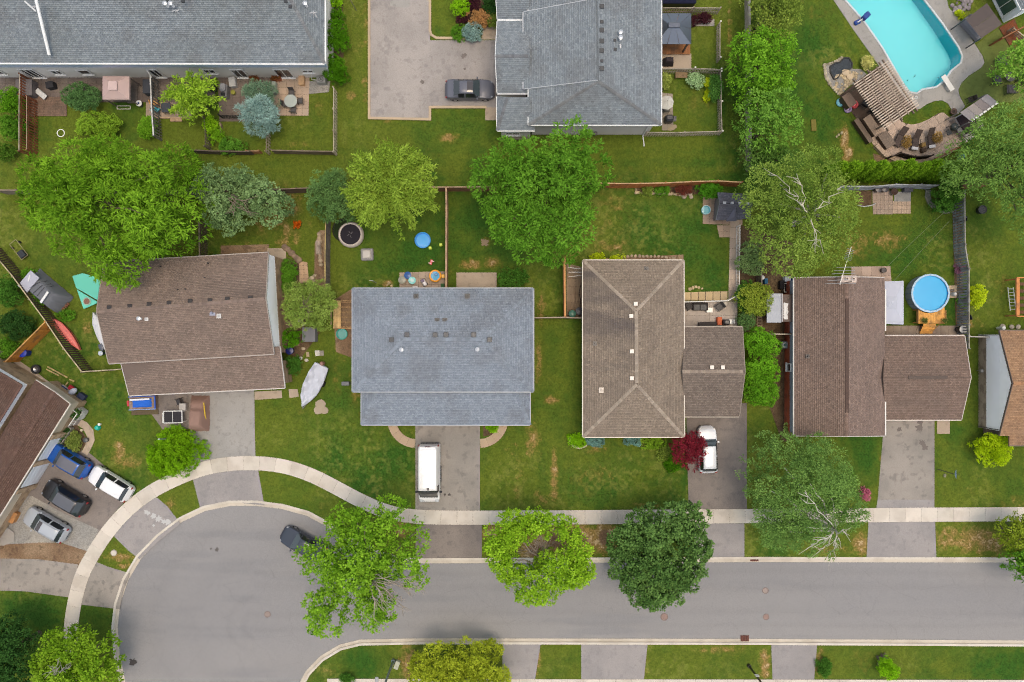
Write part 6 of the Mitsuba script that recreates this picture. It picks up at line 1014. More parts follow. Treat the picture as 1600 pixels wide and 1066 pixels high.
add(k, 'ridge_cap', move(box(0, 0, 0, 1.1, .5, .14, c=.04), *W(1053, 40, 3.08)), 'steel', C(104, 110, 122))
for x, y in ((1030, 24), (1076, 24), (1076, 66), (1030, 66)): add(k, 'post', box(*W(x, y, hz)[:2], 0, .14, .14, hz - .02), 'satin', C(54, 50, 48))
for x0_, x1_, y in ((1028, 1078, 67.5), (1028, 1078, 22)): m = W((x0_ + x1_) / 2, y, 2.2); add(k, 'beam', box(m[0], m[1], 2.1, (x1_ - x0_) * S * .96, .12, .16), 'satin', C(58, 54, 52))
pavers('wooden_deck', [(1032, 26), (1078, 26), (1078, 86), (1032, 86)], .15, C(164, 112, 74), 'orange brown deck boards under the grey metal gazebo', cat='deck', stepy=4.0, gap=.012, z=.14, mat='wood')
k = thing('barbecue', 'dark covered barbecue on the slab below the gazebo', 'barbecue'); put_m(k, 'cover', tarp(1.1, .7, lambda X, Y: 1.0, 3), 1043, 99, 0, 0, 'cloth', C(66, 60, 64), True)
k = thing('hot_tub', 'dark navy covered hot tub at the top edge right of the town house', 'hot tub'); put_m(k, 'cabinet', box(0, 0, 0, 3.2, 2.0, .8, c=.06), 1058, -4, 0, 0, 'satin', C(56, 50, 46)); put_m(k, 'cover', box(0, 0, .805, 3.25, 2.05, .12, c=.05), 1058, -4, 0, 0, 'cloth', C(34, 38, 60))
k = thing('garden_bench', 'brown slatted bench against the grey fence of the corner yard', 'bench'); 
for i in range(5): put_m(k, 'seat_slat', box(0, .22 - .11 * i, .42, 1.15, .09, .03), 1063, 120, 0, 0, 'wood', C(150, 126, 98))
for i in range(3): put_m(k, 'back_slat', box(0, .32, .52 + .12 * i, 1.15, .03, .09), 1063, 120, 0, 0, 'wood', C(146, 122, 96))
for sx in (-.52, .52): put_m(k, 'leg', box(sx, 0, 0, .06, .5, .41), 1063, 120, 0, 0, 'wood', C(130, 108, 84))
def umbrella(label, px, py, r, h, col, n=8):
    k = thing('parasol', label, 'parasol'); c = W(px, py, h - .2); a = np.arange(n) * 2 * np.pi / n + .2
    for i in range(n):
        p = [c + [r * math.cos(a[i]), r * math.sin(a[i]), -.05], c + [r * math.cos(a[(i + 1) % n]), r * math.sin(a[(i + 1) % n]), -.05], c + [0, 0, .35]]; add(k, 'canopy_panel', (np.array(p + [p[0] - [0, 0, .12], p[1] - [0, 0, .12]]), np.array([[0, 1, 2], [3, 4, 1], [3, 1, 0]])), 'cloth', col)
    add(k, 'pole', tube([(c[0], c[1], 0), (c[0], c[1], h + .25)], .025), 'satin', C(120, 116, 110)); add(k, 'base', lathe([(.001, 0), (.28, 0), (.26, .07), (.05, .1), (.001, .1)], 14, c[0], c[1], 0), 'matte', C(90, 88, 86))
umbrella('white parasol beside the right eave of the hip roofed town house', 1042, 160, .68, 2.0, C(206, 204, 196))
k = thing('barbecue', 'black barbecue in the corner yard below the white parasol', 'barbecue'); put_m(k, 'cabinet', box(0, 0, 0, .75, .6, .7, c=.04), 1043, 189, 0, 0, 'satin', C(40, 40, 44)); put_m(k, 'hood', box(0, 0, .705, .78, .6, .35, c=.14), 1043, 189, 0, 0, 'satin', C(48, 48, 54)); put_m(k, 'side_shelf', box(.55, 0, .62, .3, .5, .04), 1043, 189, 0, 0, 'satin', C(60, 60, 64))
chair('dark wire chair under the white parasol', 1040, 173, 90, C(100, 96, 90))
for i, (x, y) in enumerate([(1054, 198), (1051, 201), (1047, 202)]): solo('stepping_stone', ['flat tan stone at the lower corner of the corner yard patio', 'flat tan stone nearest the slatted fence of the corner yard', 'flat tan stone leftmost in the corner yard'][i], 'stone', prism(Polygon(WP(oval(x, y, 4, 3, 9))), 0, .05), 'slab', C(166, 152, 126))
# --- left yards
k = thing('tarpaulin', 'flat turquoise ground sheet in two panels left of the brown roof', 'sheet'); 
add(k, 'panel', prism(Polygon(WP([(113, 431.5), (129, 427), (157, 435), (152, 469), (119, 450)], .3)), .26, .30), 'cloth', C(112, 206, 186)); add(k, 'panel', prism(Polygon(WP([(120, 452.5), (151.6, 471.5), (151, 474), (130.6, 483)], .3)), .26, .30), 'cloth', C(112, 206, 186))
for x, y in ((118, 436), (150, 438), (131, 478), (148, 468)): add(k, 'support', box(*W(x, y, .28)[:2], 0, .08, .08, .26), 'matte', C(60, 70, 70))
k = thing('drum_cover', 'round grey lid with rusty centre on the turquoise sheet', 'lid'); put_m(k, 'rim', disc(0, 0, 0, .40, .05, 20), 136, 471, .305, 0, 'matte', C(150, 182, 166)); put_m(k, 'centre', disc(0, 0, .052, .28, .02, 18), 136, 471, .305, 0, 'matte', C(132, 96, 84))
k = thing('garden_cart', 'thin framed cart with a black box on the lawn at far left', 'cart')
for m in (box(0, .38, .3, 1.9, .04, .04), box(0, -.38, .3, 1.9, .04, .04), box(-.95, 0, .3, .04, .8, .04), box(.95, 0, .3, .04, .8, .04)): put_m(k, 'bar', m, 33, 391, 0, math.radians(-52), 'satin', C(150, 140, 110))
put_m(k, 'box', box(.55, 0, .1, .75, .6, .4, c=.05), 33, 391, 0, math.radians(-52), 'satin', C(40, 44, 50)); put_m(k, 'wheel', merge([tube([(-.6, s, .15), (-.6, s + .08, .15)], .15, 12) for s in (-.5, .42)]), 33, 391, 0, math.radians(-52), 'matte', BLACK)
bin_('small round blue and white drum at the end of the grey canoe', 162, 552, .22, .5, C(44, 60, 96), C(190, 200, 214), name='drum', cat='drum'); bin_('deep blue bin at the foot of the orange cedar fence', 44, 551, .42, .8, C(22, 44, 140), C(30, 56, 170))
k = thing('tyre', 'round black tyre with a grey rim by the tan terrace', 'tyre'); put_m(k, 'tread', lathe([(.28, 0), (.44, .02), (.46, .14), (.44, .26), (.28, .28), (.24, .14), (.28, 0)], 20), 58, 577, 0, 0, 'matte', C(46, 46, 48), 40); put_m(k, 'rim', lathe([(.28, .26), (.26, .2), (.10, .12), (.001, .12)], 18), 58, 577, 0, 0, 'steel', C(170, 170, 172), 40)
for i, (x0_, y0_, x1_, y1_) in enumerate([(74, 573, 105, 590), (72, 577, 92, 587), (108, 593, 116, 596), (106, 597, 100, 606)]):
    p, q = W(x0_, y0_, .1), W(x1_, y1_, .1); solo('timber', ['longest pale timber on the lawn above the rotated house', 'second pale timber lying parallel to the longest', 'short timber offcut at the end of the long one', 'timber leaning across beside the toy heap'][i], 'timber', box((p[0] + q[0]) / 2, (p[1] + q[1]) / 2, .02, np.linalg.norm(p - q), .12, .09, math.atan2(q[1] - p[1], q[0] - p[0])), 'wood', C(188, 168, 116))
rot = math.radians(-34)
k = thing('toy_cart', 'blue toy cart with a white wheel by the rotated house', 'toy'); put_m(k, 'body', box(0, 0, .1, .7, .55, .4, c=.06), 103, 608, 0, rot, 'satin', C(40, 56, 96)); put_m(k, 'wheel', lathe([(.08, .52), (.08, .58), (.20, .58), (.22, .52)], 16), 101, 609, 0, rot, 'satin', WHITE)
k = thing('stroller', 'pale grey stroller with red parts by the rotated house', 'stroller'); put_m(k, 'hood', ball(0, 0, .7, .45, .28, .25, 2), 121, 611, 0, rot + 1.2, 'satin', C(176, 182, 200), True); put_m(k, 'seat', box(-.45, .1, .35, .5, .45, .25, c=.06), 121, 611, 0, rot, 'cloth', C(168, 52, 62)); put_m(k, 'frame', merge([tube([(-.5, s, .1), (.4, s, .6)], .02) for s in (-.25, .25)]), 121, 611, 0, rot, 'satin', DKGREY)
crate('toy_box', 'dark blue and black toy heap right of the stroller', 'toy', 131, 619, .7, .5, .45, -34, C(46, 52, 76)); k = thing('pallet_board', 'grey white boards leaning at the terrace edge of the rotated house', 'boards')
for i in range(5): put_m(k, 'board', box(0, .16 * i, .3 + .02 * i, 2.0 - .15 * i, .12, .04), 106, 616, 0, rot, 'wood', C(190, 184, 178))
k = thing('front_porch', 'white railed front porch with green planter boxes at the rotated house', 'porch'); 
put_m(k, 'platform', box(0, 0, .0, 2.0, 1.5, .5, c=.02), 115, 645, 0, rot, 'slab', C(150, 142, 138)); 
for i in range(3): put_m(k, 'step', box(-.7 - .28 * i * .6, -1.0 - .28 * i, 0, 1.1, .27, .38 - .13 * i, c=.01), 115, 645, 0, rot, 'slab', C(140, 134, 132))
for s in (-.95, .95): put_m(k, 'rail', box(s, 0, 1.28, .07, 1.5, .06), 115, 645, 0, rot, 'satin', WHITE); put_m(k, 'bottom_rail', box(s, 0, .6, .05, 1.5, .05), 115, 645, 0, rot, 'satin', WHITE)
put_m(k, 'rail', box(0, .74, 1.28, 1.9, .07, .06), 115, 645, 0, rot, 'satin', WHITE)
for i in range(10): put_m(k, 'baluster', box(-.85 + .19 * i, .74, .62, .04, .04, .66), 115, 645, 0, rot, 'satin', WHITE)
for s in (-.95, .95):
    for i in range(7): put_m(k, 'baluster', box(s, -.65 + .2 * i, .62, .04, .04, .66), 115, 645, 0, rot, 'satin', WHITE)
for x, y, sx, sy, lab in [(127, 643, 1.2, .9, 'white framed planter box full of green plants beside the front porch'), (104, 677, .8, 1.7, 'grey framed planter box of dark green plants below the front porch')]:
    k = thing('planter_box', lab, 'planter'); z = .9 if y < 650 else .5
    for m in (box(0, sy / 2, .1, sx, .08, z), box(0, -sy / 2, .1, sx, .08, z), box(-sx / 2, 0, .1, .08, sy - .09, z), box(sx / 2, 0, .1, .08, sy - .09, z)): put_m(k, 'side_board', m, x, y, 0, rot, 'wood', C(206, 206, 204) if y < 650 else C(160, 156, 150))
    put_m(k, 'soil', box(0, 0, .1, sx - .1, sy - .1, z - .12), x, y, 0, rot, 'matte', C(70, 56, 46)); r = np.random.default_rng(int(y)); n = 70; cc = np.stack([r.uniform(-sx / 2, sx / 2, n) * .9, r.uniform(-sy / 2, sy / 2, n) * .9, z + r.uniform(.05, .35, n)], 1); cc = rotz(cc, rot, (*G2(x, y), 0)); V, F, Kc = foliage(cc, np.full(n, .12), unit(r.standard_normal((n, 3)) + [0, 0, 1.2]), L2((40, 76, 34), (84, 120, 60)), r, (.14, .07), 12); scene[k + '__plants'] = tinted(V, F, 'leaf', Kc)
k = thing('watering_can', 'turquoise watering can on the lawn near the curved tan path', 'watering can'); put_m(k, 'body', lathe([(.001, 0), (.24, 0), (.28, .15), (.18, .38), (.001, .42)], 16), 154, 668, 0, 0, 'satin', C(30, 178, 160), 40); put_m(k, 'spout', tube([(.2, 0, .1), (.45, .05, .4)], .035), 154, 668, 0, 0, 'satin', C(30, 170, 152))
bin_('small white pot beside the turquoise watering can', 157, 663, .14, .25, WHITE, name='flower_pot', cat='pot'); bin_('dark round garden lamp on the curved tan path', 137, 687, .22, .35, C(60, 62, 64), C(80, 84, 86), name='garden_lamp', cat='lamp'); bin_('pale stone ball on the earth bed inside the curved path', 129, 672, .13, .2, C(206, 196, 170), name='stone_ball', cat='stone')
k = thing('hose_reel', 'green coiled hose at the garage piers', 'hose reel'); put_m(k, 'coil', lathe([(.14, .05), (.30, .02), (.34, .14), (.30, .26), (.14, .24), (.10, .14), (.14, .05)], 18), 61, 738, 0, 0, 'satin', C(26, 132, 88), 40); put_m(k, 'handle', tube([(.1, .1, .2), (.5, .2, .3)], .05), 61, 738, 0, 0, 'satin', C(24, 118, 80))
crate('wooden_crate', 'orange tan wooden crate beside the silver wagon', 'crate', 24, 806, .75, 1.05, .5, -28, C(196, 142, 92), 'wood'); solo('concrete_pad', 'round pale concrete pad at the left edge below the crate', 'slab', prism(Polygon(WP([(-20, 822), (10, 822), (24, 832), (24, 845), (8, 852), (-20, 852)])), 0, .14), 'slab', C(160, 156, 152))
k = thing('utility_cover', 'small white round utility cover on the dry verge of the circle', 'cover'); put_m(k, 'lid', disc(0, 0, .0, .24, .06, 16), 178, 864, 0, 0, 'matte', C(206, 200, 188)); put_m(k, 'collar', lathe([(.25, 0), (.25, .03), (.32, .03), (.32, 0)], 16), 178, 864, 0, 0, 'matte', C(170, 160, 146))
# front of the brown roofed house
k = thing('covered_box', 'long box under a bright blue tarpaulin below the brown roof', 'tarpaulin'); put_m(k, 'frame', box(0, 0, 0, 2.55, 1.2, .55, c=.03), 227, 629, 0, .04, 'wood', C(150, 130, 116)); put_m(k, 'tarpaulin', (lambda m: m)(tarp(2.5, 1.12, lambda X, Y: .75, 12)), 227, 629, 0, .04, 'cloth', C(52, 110, 214), True); put_m(k, 'white_bar', box(-.1, .36, .78, 1.9, .16, .05, c=.02), 227, 629, 0, .06, 'satin', C(226, 232, 240)); put_m(k, 'edge_rail', box(0, .62, .55, 2.6, .06, .08), 227, 629, 0, .04, 'satin', C(40, 84, 190)); put_m(k, 'edge_rail', box(0, -.62, .55, 2.6, .06, .08), 227, 629, 0, .04, 'satin', C(150, 170, 214)); put_m(k, 'end_rail', box(1.25, 0, .55, .1, 1.2, .1), 227, 629, 0, .04, 'satin', C(40, 90, 200))
put_m(k, 'red_end', box(-1.42, .0, .1, .22, .55, .4, c=.05), 227, 629, 0, .04, 'satin', C(196, 62, 70))
solo('timber', 'flat brown timber edging below the blue tarpaulin box', 'timber', move(box(0, 0, .0, 2.6, .5, .12, c=.02), *W(227, 644)[:2], 0, .04), 'wood', C(104, 92, 70))
k = thing('swing_bench', 'white framed black mesh garden bench on the grey front court', 'bench')
for x in (-.42, .42): put_m(k, 'mesh_panel', box(x + .1, 0, .92, .78, 1.05, .03), 276, 650, 0, .02, 'matte', C(46, 44, 50))
for m in (box(.1, .56, .9, 1.75, .07, .08), box(.1, -.56, .9, 1.75, .07, .08), box(-.78, 0, .9, .07, 1.1, .08), box(.1, 0, .9, .04, 1.1, .08), box(.98, 0, .9, .07, 1.2, .08), box(-1.05, -.10, .6, .06, .9, .06), box(-.9, -.54, .6, .3, .06, .06), box(-.9, .34, .6, .3, .06, .06)): put_m(k, 'frame_bar', m, 276, 650, 0, .02, 'satin', WHITE)
for sx in (-.75, .95):
    for sy in (-.5, .5): put_m(k, 'leg', box(sx, sy, 0, .07, .07, .9), 276, 650, 0, .02, 'satin', WHITE)
crate('storage_box', 'pale grey box on the front court beside the brown tarpaulin', 'box', 290, 635, .6, .65, .6, 0, C(176, 172, 168)); chair('black garden chair on the front court under the eave', 283, 627, 200, C(44, 40, 42)); solo('white_stick', 'short white stick on the grey front court', 'stick', move(box(0, 0, 0, .5, .12, .08, c=.02), *W(283, 669)[:2], 0, .2), 'satin', WHITE)
k = thing('solar_lamp', 'small solar lamp sticking out of the round yellow green shrub', 'lamp'); put_m(k, 'pole', tube([(0, 0, 0), (0, 0, 2.7)], .03), 276, 680, 0, 0, 'satin', C(60, 70, 62)); put_m(k, 'arm', tube([(-.3, 0, 2.7), (.35, .02, 2.7)], .05), 276, 680, 0, 0, 'satin', C(70, 90, 84)); put_m(k, 'lamp_head', ball(-.3, 0, 2.74, .1, .08, .07), 276, 680, 0, 0, 'satin', C(186, 200, 190), True)
# right of the brown roofed house
crate('covered_box', 'square box under a grey tarpaulin right of the white gable', 'box', 487, 523, 1.2, 1.35, .95, 0, C(118, 118, 124), 'cloth'); bin_('dark blue bin at the end of the brown roofed house', 456, 548, .36, .7, C(22, 30, 86), C(30, 40, 110))
rocks('rock_border', 'row of brown rocks curving along the tan paver path', rowspots([(445, 386), (455, 395), (464, 404), (470, 410)], 5, 4.6, 1), C(150, 128, 108)); rocks('rock_pile', 'pale rock pile along the fence with bare earth', rowspots([(499, 366), (500, 398), (502, 414)], 6, 4.2, 2), C(182, 164, 140)); rocks('rock_pile', 'white rocks at the lower end of the tan paver path', [(488, 435, 4.5), (492, 431, 3.5), (490, 440, 3.2)], C(206, 188, 160))
k = thing('garden_bench', 'weathered grey bench among the stacked rocks by the fence', 'bench')
for i in range(4): put_m(k, 'seat_slat', box(-.18 + .12 * i, 0, .4, .10, 1.3, .04), 499, 388, 0, .03, 'wood', C(176, 160, 146))
for s in (-.55, .55): put_m(k, 'leg', box(0, s, 0, .45, .08, .4), 499, 388, 0, .03, 'wood', C(140, 126, 114))
k = thing('flower_tub', 'orange flowering pot on the dry lawn behind the brown roofed house', 'planter'); put_m(k, 'pot', lathe([(.001, 0), (.2, 0), (.3, .25), (.26, .25), (.001, .2)], 14), 466, 352, 0, 0, 'matte', C(150, 80, 40), 40); r = np.random.default_rng(5); n = 40; cc = np.stack([r.uniform(-.3, .3, n), r.uniform(-.3, .3, n), r.uniform(.25, .5, n)], 1) + [*G2(466, 352), 0]; V, F, Kc = foliage(cc, np.full(n, .1), unit(r.standard_normal((n, 3)) + [0, 0, 1.2]), L2((150, 66, 14), (200, 104, 30)), r, (.14, .08), 9); scene[k + '__flowers'] = tinted(V, F, 'leaf', Kc)
k = thing('wood_pile', 'small pile of grey logs by the gable wall', 'wood pile')
for i in range(5): put_m(k, 'log', tube([(-.7, .13 * i, .1 + .1 * (i % 2)), (.75 - .1 * i, .13 * i + .05, .1 + .1 * (i % 2))], .075, 8), 450, 512, 0, .03, 'wood', C(128, 108, 98))
for x, y, r, lab in [(475, 507, .2, 'pale round pot left of the grey tarpaulin box, lower'), (471, 503, .22, 'white round pot left of the grey tarpaulin box, upper')]: bin_(lab, x, y, r, .4, C(206, 200, 190), name='flower_pot', cat='pot')
for i, (x, y, rx, ry) in enumerate([(501, 631, 8, 7), (497, 641, 7, 7), (507, 641, 6.5, 6)]): solo('flat_stone', ['topmost of three flat stones beside the covered boat', 'left of three flat stones beside the covered boat', 'right of three flat stones beside the covered boat'][i], 'stone', prism(Polygon(WP(oval(x, y, rx, ry, 9, i))), -.02, .07), 'slab', C(172, 158, 138))
for i, (x, y, sx, sy) in enumerate([(496, 552, .45, .55), (503, 552, .4, .5), (481, 554, .3, .5)]): solo('paving_stone', ['pale square stone on the lawn below the grey tarpaulin box', 'grey square stone right of the pale square stone', 'narrow tan stone left of the pale square stone'][i], 'stone', move(box(0, 0, 0, sx, sy, .08, c=.02), *W(x, y)[:2], 0, .1), 'slab', [C(206, 204, 196), C(150, 144, 134), C(178, 160, 130)][i])
for i, (x, y) in enumerate([(470, 560), (474, 545), (479, 563), (466, 538)]): solo('garden_stone', ['small white stone nearest the covered boat', 'small tan stone above the narrow tan stone', 'tiny white stone at the bed edge', 'reddish stone by the dark blue bin'][i], 'stone', (lambda m: (m[0] + [*W(x, y)[:2], 0], m[1]))(stone(.2, .16, .12, i)), 'matte', [C(214, 210, 200), C(180, 164, 140), C(210, 200, 190), C(150, 116, 100)][i], 40)
crate('utility_box', 'small grey utility box at the left wall of the grey roofed house', 'utility box', 542, 599, .7, .35, .6, 0, C(112, 114, 118))
# --- behind the grey roofed house
k = thing('wooden_deck', 'unfinished yellow timber deck frame at the left wall of the grey roofed house', 'deck'); zt = .55
for i in range(5): put_m(k, 'deck_board', box(-.60 + .145 * i, 0, zt, .135, 2.6, .04), 534, 492, 0, 0, 'wood', C(222, 188, 132))
for i in range(6): put_m(k, 'joist', box(.55, -1.2 + .48 * i, zt - .14, 1.3, .05, .15), 534, 492, 0, 0, 'wood', C(206, 166, 118))
put_m(k, 'rim_joist', box(-.66, 0, zt - .2, .05, 2.7, .2), 534, 492, 0, 0, 'wood', C(206, 168, 114)); put_m(k, 'side_plank', box(-.95, .1, .25, .14, 2.2, .05), 534, 492, 0, 0, 'wood', C(170, 146, 120)); put_m(k, 'rim_joist', box(.2, -1.36, zt - .18, 1.8, .05, .2), 534, 492, 0, 0, 'wood', C(200, 164, 116)); put_m(k, 'rim_joist', box(.2, 1.36, zt - .18, 1.8, .05, .2), 534, 492, 0, 0, 'wood', C(196, 160, 112))
basin('turquoise plastic sandbox at the foot of the timber deck', 535, 522, .52, .25, C(38, 168, 156), C(60, 150, 140), name='sandbox', cat='sandbox')
k = thing('hot_tub', 'round inflatable tub with pale grey rim and black cover', 'hot tub'); put_m(k, 'wall', lathe([(1.0, 0), (1.2, .1), (1.25, .35), (1.2, .62), (1.08, .72), (.98, .70), (.96, .5)], 32), 550, 368, 0, 0, 'satin', C(196, 184, 176), 50); put_m(k, 'cover', lathe([(.97, .60), (.96, .63), (.5, .66), (.001, .665)], 28), 550, 368, 0, 0, 'cloth', C(48, 46, 52), 40); put_m(k, 'handle', merge([tube([(.1 * math.cos(a), .1 * math.sin(a) , .69), (.34 * math.cos(a + .5), .34 * math.sin(a + .5), .69)], .03, 5) for a in (0.4, 1.6, 3.1, 4.5)]), 550, 368, 0, 0, 'cloth', C(120, 116, 118))
k = thing('folding_ring', 'dark ring of a folded cover standing behind the round tub', 'ring'); put_m(k, 'ring', lathe([(1.05, .08), (1.10, .12), (1.15, .08), (1.10, .04), (1.05, .08)], 30), 538, 360, 0, 0, 'satin', C(52, 54, 48), 40); put_m(k, 'mesh', disc(0, 0, .06, 1.04, .01, 28), 538, 360, 0, 0, 'cloth', C(44, 58, 34))
k = thing('sandbox', 'square grey sandbox with a light lid below the round tub', 'sandbox'); put_m(k, 'tub', box(0, 0, 0, 1.22, 1.18, .22, c=.10), 574, 398, 0, .03, 'satin', C(136, 134, 134)); put_m(k, 'lid', box(0, 0, .225, .80, .78, .18, c=.10), 574, 398, 0, .03, 'satin', C(190, 184, 178))
basin('bright blue round wading pool on the lawn', 661, 376, .74, .28, C(40, 150, 226), C(56, 172, 240))
for x, y, s, lab in [(672.5, 388, .3, 'lime green toy block touching the wading pool'), (689, 383, .3, 'lime green toy block by the thin tan fence')]: k = thing('toy_block', lab, 'toy'); put_m(k, 'body', box(0, 0, 0, s, s, .25, c=.04), x, y, 0, .2, 'satin', C(190, 214, 70)); put_m(k, 'knob', disc(0, 0, .25, .08, .05, 10), x, y, 0, 0, 'satin', C(196, 220, 84))
k = thing('toy_rider', 'small red and white toy on the lawn below the wading pool', 'toy'); put_m(k, 'seat', box(0, 0, .1, .25, .5, .06, c=.02), 674, 410, 0, -.3, 'satin', C(206, 70, 80)); put_m(k, 'stripe', box(.12, .12, .17, .34, .1, .05, c=.02), 674, 410, 0, -.3, 'satin', C(230, 200, 196)); put_m(k, 'stripe', box(-.1, -.14, .17, .3, .1, .05, c=.02), 674, 410, 0, -.3, 'satin', C(226, 196, 190))
k = thing('washing_post', 'thin grey post standing behind the grey roofed house', 'post'); put_m(k, 'pole', tube([(0, 0, 0), (0, 0, 2.4)], .035), 588, 442, 0, 0, 'satin', C(150, 156, 150)); put_m(k, 'cross_arm', box(0, 0, 2.4, .4, .05, .05), 588, 442, 0, 0, 'satin', C(170, 176, 170))
k = thing('water_table', 'orange rimmed water play table with blue basin at the fence', 'toy'); put_m(k, 'rim', lathe([(.42, .5), (.56, .48), (.60, .54), (.54, .6), (.44, .58)], 22), 681, 432, 0, 0, 'satin', C(236, 160, 40), 40); put_m(k, 'basin', lathe([(.45, .56), (.42, .48), (.001, .46)], 22), 681, 432, 0, 0, 'satin', C(60, 160, 206), 40); put_m(k, 'toy_tower', box(.1, .1, .48, .3, .25, .2, c=.05), 681, 432, 0, .3, 'satin', C(100, 150, 200)); put_m(k, 'leg', merge([tube([(.4 * math.cos(a), .4 * math.sin(a), .5), (.5 * math.cos(a), .5 * math.sin(a), 0)], .04) for a in (.8, 2.4, 3.9, 5.5)]), 681, 432, 0, 0, 'satin', C(236, 150, 40)); put_m(k, 'side_tray', box(.75, -.1, .45, .3, .35, .08, c=.03), 681, 432, 0, .1, 'satin', C(236, 180, 60))
bin_('dark blue round tub on the toy covered patio', 638, 431, .34, .35, C(32, 76, 140), C(40, 90, 158), name='tub', cat='tub'); k = thing('toy_table', 'round pale turquoise toy table on the patio', 'table'); table(k, 645, 439, .36, .45, C(126, 206, 206), WHITE, mat='satin'); put_m(k, 'tray', disc(0, 0, .485, .2, .03, 14), 645, 439, 0, 0, 'satin', C(190, 226, 226)); bin_('round grey green tub at the left end of the toy covered patio', 629, 438, .36, .3, C(136, 140, 122), C(150, 150, 136), name='tub', cat='tub')
k = thing('toy_car', 'white and purple ride on toy car on the patio', 'toy'); put_m(k, 'body', box(0, 0, .12, .75, .38, .3, c=.09), 663, 442, 0, -1.0, 'satin', C(226, 222, 226)); put_m(k, 'seat', box(-.2, 0, .42, .3, .28, .1, c=.03), 663, 442, 0, -1.0, 'satin', C(96, 76, 110)); put_m(k, 'wheel', merge([tube([(x, y, .12), (x, y + .06, .12)], .12, 10) for x in (-.25, .25) for y in (-.24, .18)]), 663, 442, 0, -1.0, 'satin', BLACK)
crate('toy_box', 'white toy box at the eave above the toy covered patio', 'toy', 649, 450, .5, .3, .2, 8, C(226, 220, 222)); crate('storage_box', 'small green box by the thin tan fence', 'box', 692, 447, .3, .4, .3, 0, C(60, 100, 60)); rocks('garden_stones', 'cream stones in the lawn at the left of the toy covered patio', [(608, 443, 3), (612, 447, 2.2), (605, 446, 2)], C(206, 186, 140)); splash('bare_patch', 'round bare earth patch in the lawn of the bare slab yard', [(757, 379, 5.5)], .022, C(150, 130, 104), 'bare patch')
# --- tan hip roofed house
k = thing('shed', 'small dark grey gable roofed shed with a dormer in the back yard', 'shed'); z0_ = 2.1; q = [(1119, 343, z0_), (1123, 300, z0_), (1175, 303, z0_), (1174, 343, z0_)]
roof(k, [[(1119, 344, z0_), (1172, 341, z0_), (1176, 319, 2.9), (1125, 318, 2.9)], [(1122, 301, z0_), (1174, 304, z0_), (1176, 319, 2.9), (1125, 318, 2.9)], ], [C(78, 80, 92), C(98, 100, 112)], trim=C(84, 86, 96), course=.14) if 0 else roof(k, [[(1119, 344, z0_), (1172, 341, z0_), (1176, 319, 2.9), (1125, 318, 2.9)], [(1122, 301, z0_), (1174, 304, z0_), (1176, 319, 2.9), (1125, 318, 2.9)]], [C(78, 80, 92), C(98, 100, 112)], rakes=[((1119, 344, z0_), (1125, 318, 2.9)), ((1125, 318, 2.9), (1122, 301, z0_))], trim=C(100, 102, 112))
roof(k, [[(1135, 345, 2.2), (1150, 322, 2.85), (1148, 324, 2.85)], [(1152, 344, 2.2), (1150, 322, 2.85), (1148, 324, 2.85)]], [C(86, 88, 100), C(106, 108, 120)], trim=C(100, 102, 112)) if 0 else None
walls(k, [(1122, 341), (1125, 303), (1172, 305), (1170, 340)], z0_, .12, 0, C(120, 110, 100), C(112, 108, 110), gables=[((1119, 344, z0_), (1122, 301, z0_), (1125, 318, 2.9))])
D = [W(1134, 346, 2.12), W(1151, 345, 2.12), W(1149.5, 322, 2.86)]; top = W(1148, 338, 2.75)
add(k, 'dormer_roof', (np.array([D[0], top, D[2], D[1], D[0] - [0, 0, .1], D[1] - [0, 0, .1]]), np.array([[0, 1, 2], [1, 3, 2], [0, 3, 1], [0, 5, 3], [0, 4, 5]])), 'shingle', C(98, 100, 114))
for x in (1132, 1144, 1156, 1168): put_m(k, 'ridge_vent', box(0, 0, 0, .3, .24, .06, c=.02), x, 317 + (x - 1132) * .03, 2.9, 0, 'satin', C(150, 154, 164))
basin('small round pale turquoise pool on the shed patio', 1102, 329, .42, .3, C(110, 186, 200), C(140, 206, 214), rim=C(190, 222, 226))
rocks('rock_border', 'pale stone edging along the long flower bed', rowspots([(993, 293), (994, 301), (1010, 302), (1030, 302), (1050, 303), (1066, 305)], 4.2, 2.6, 3), C(190, 172, 140)); rocks('rock_pile', 'bigger pale rocks at the right end of the long flower bed', [(1069, 306, 6), (1078, 303, 4), (1080, 308, 3)], C(178, 164, 146)); rocks('rock_border', 'loose cream stones at the lower edge of the back lawn', rowspots([(1078, 452), (1086, 448), (1100, 452)], 5, 2.6, 5), C(196, 176, 140)); rocks('rock_border', 'loose pale stones behind the tan hip roof', rowspots([(975, 402), (985, 400), (1005, 401), (1030, 401), (1056, 405)], 6, 2.6, 6), C(186, 164, 140))
k = thing('garden_edging', 'white curved edging round the corner bed of the tan house', 'edging'); L_ = LineString(WP([(890, 682), (891, 690), (896, 697), (905, 700), (914, 697), (921, 690)])); n_ = 9
for i in range(n_): add(k, 'edging_stone', prism(substring(L_, L_.length * i / n_ + .01, L_.length * (i + 1) / n_ - .01).buffer(.10, cap_style='flat'), 0, .16), 'slab', C(200, 188, 172))
k = thing('clothes_airer', 'thin white airer rails left of the tan hip roof', 'airer'); 
for dy in (-.45, .0, .45): put_m(k, 'rail', tube([(-.75, dy, 1.0), (.75, dy * .6, 1.0)], .025), 899, 427, 0, 0, 'satin', WHITE)
for sx in (-.7, .7): put_m(k, 'leg', tube([(sx, 0, 0), (sx, 0, 1.0)], .03), 899, 427, 0, 0, 'satin', WHITE)
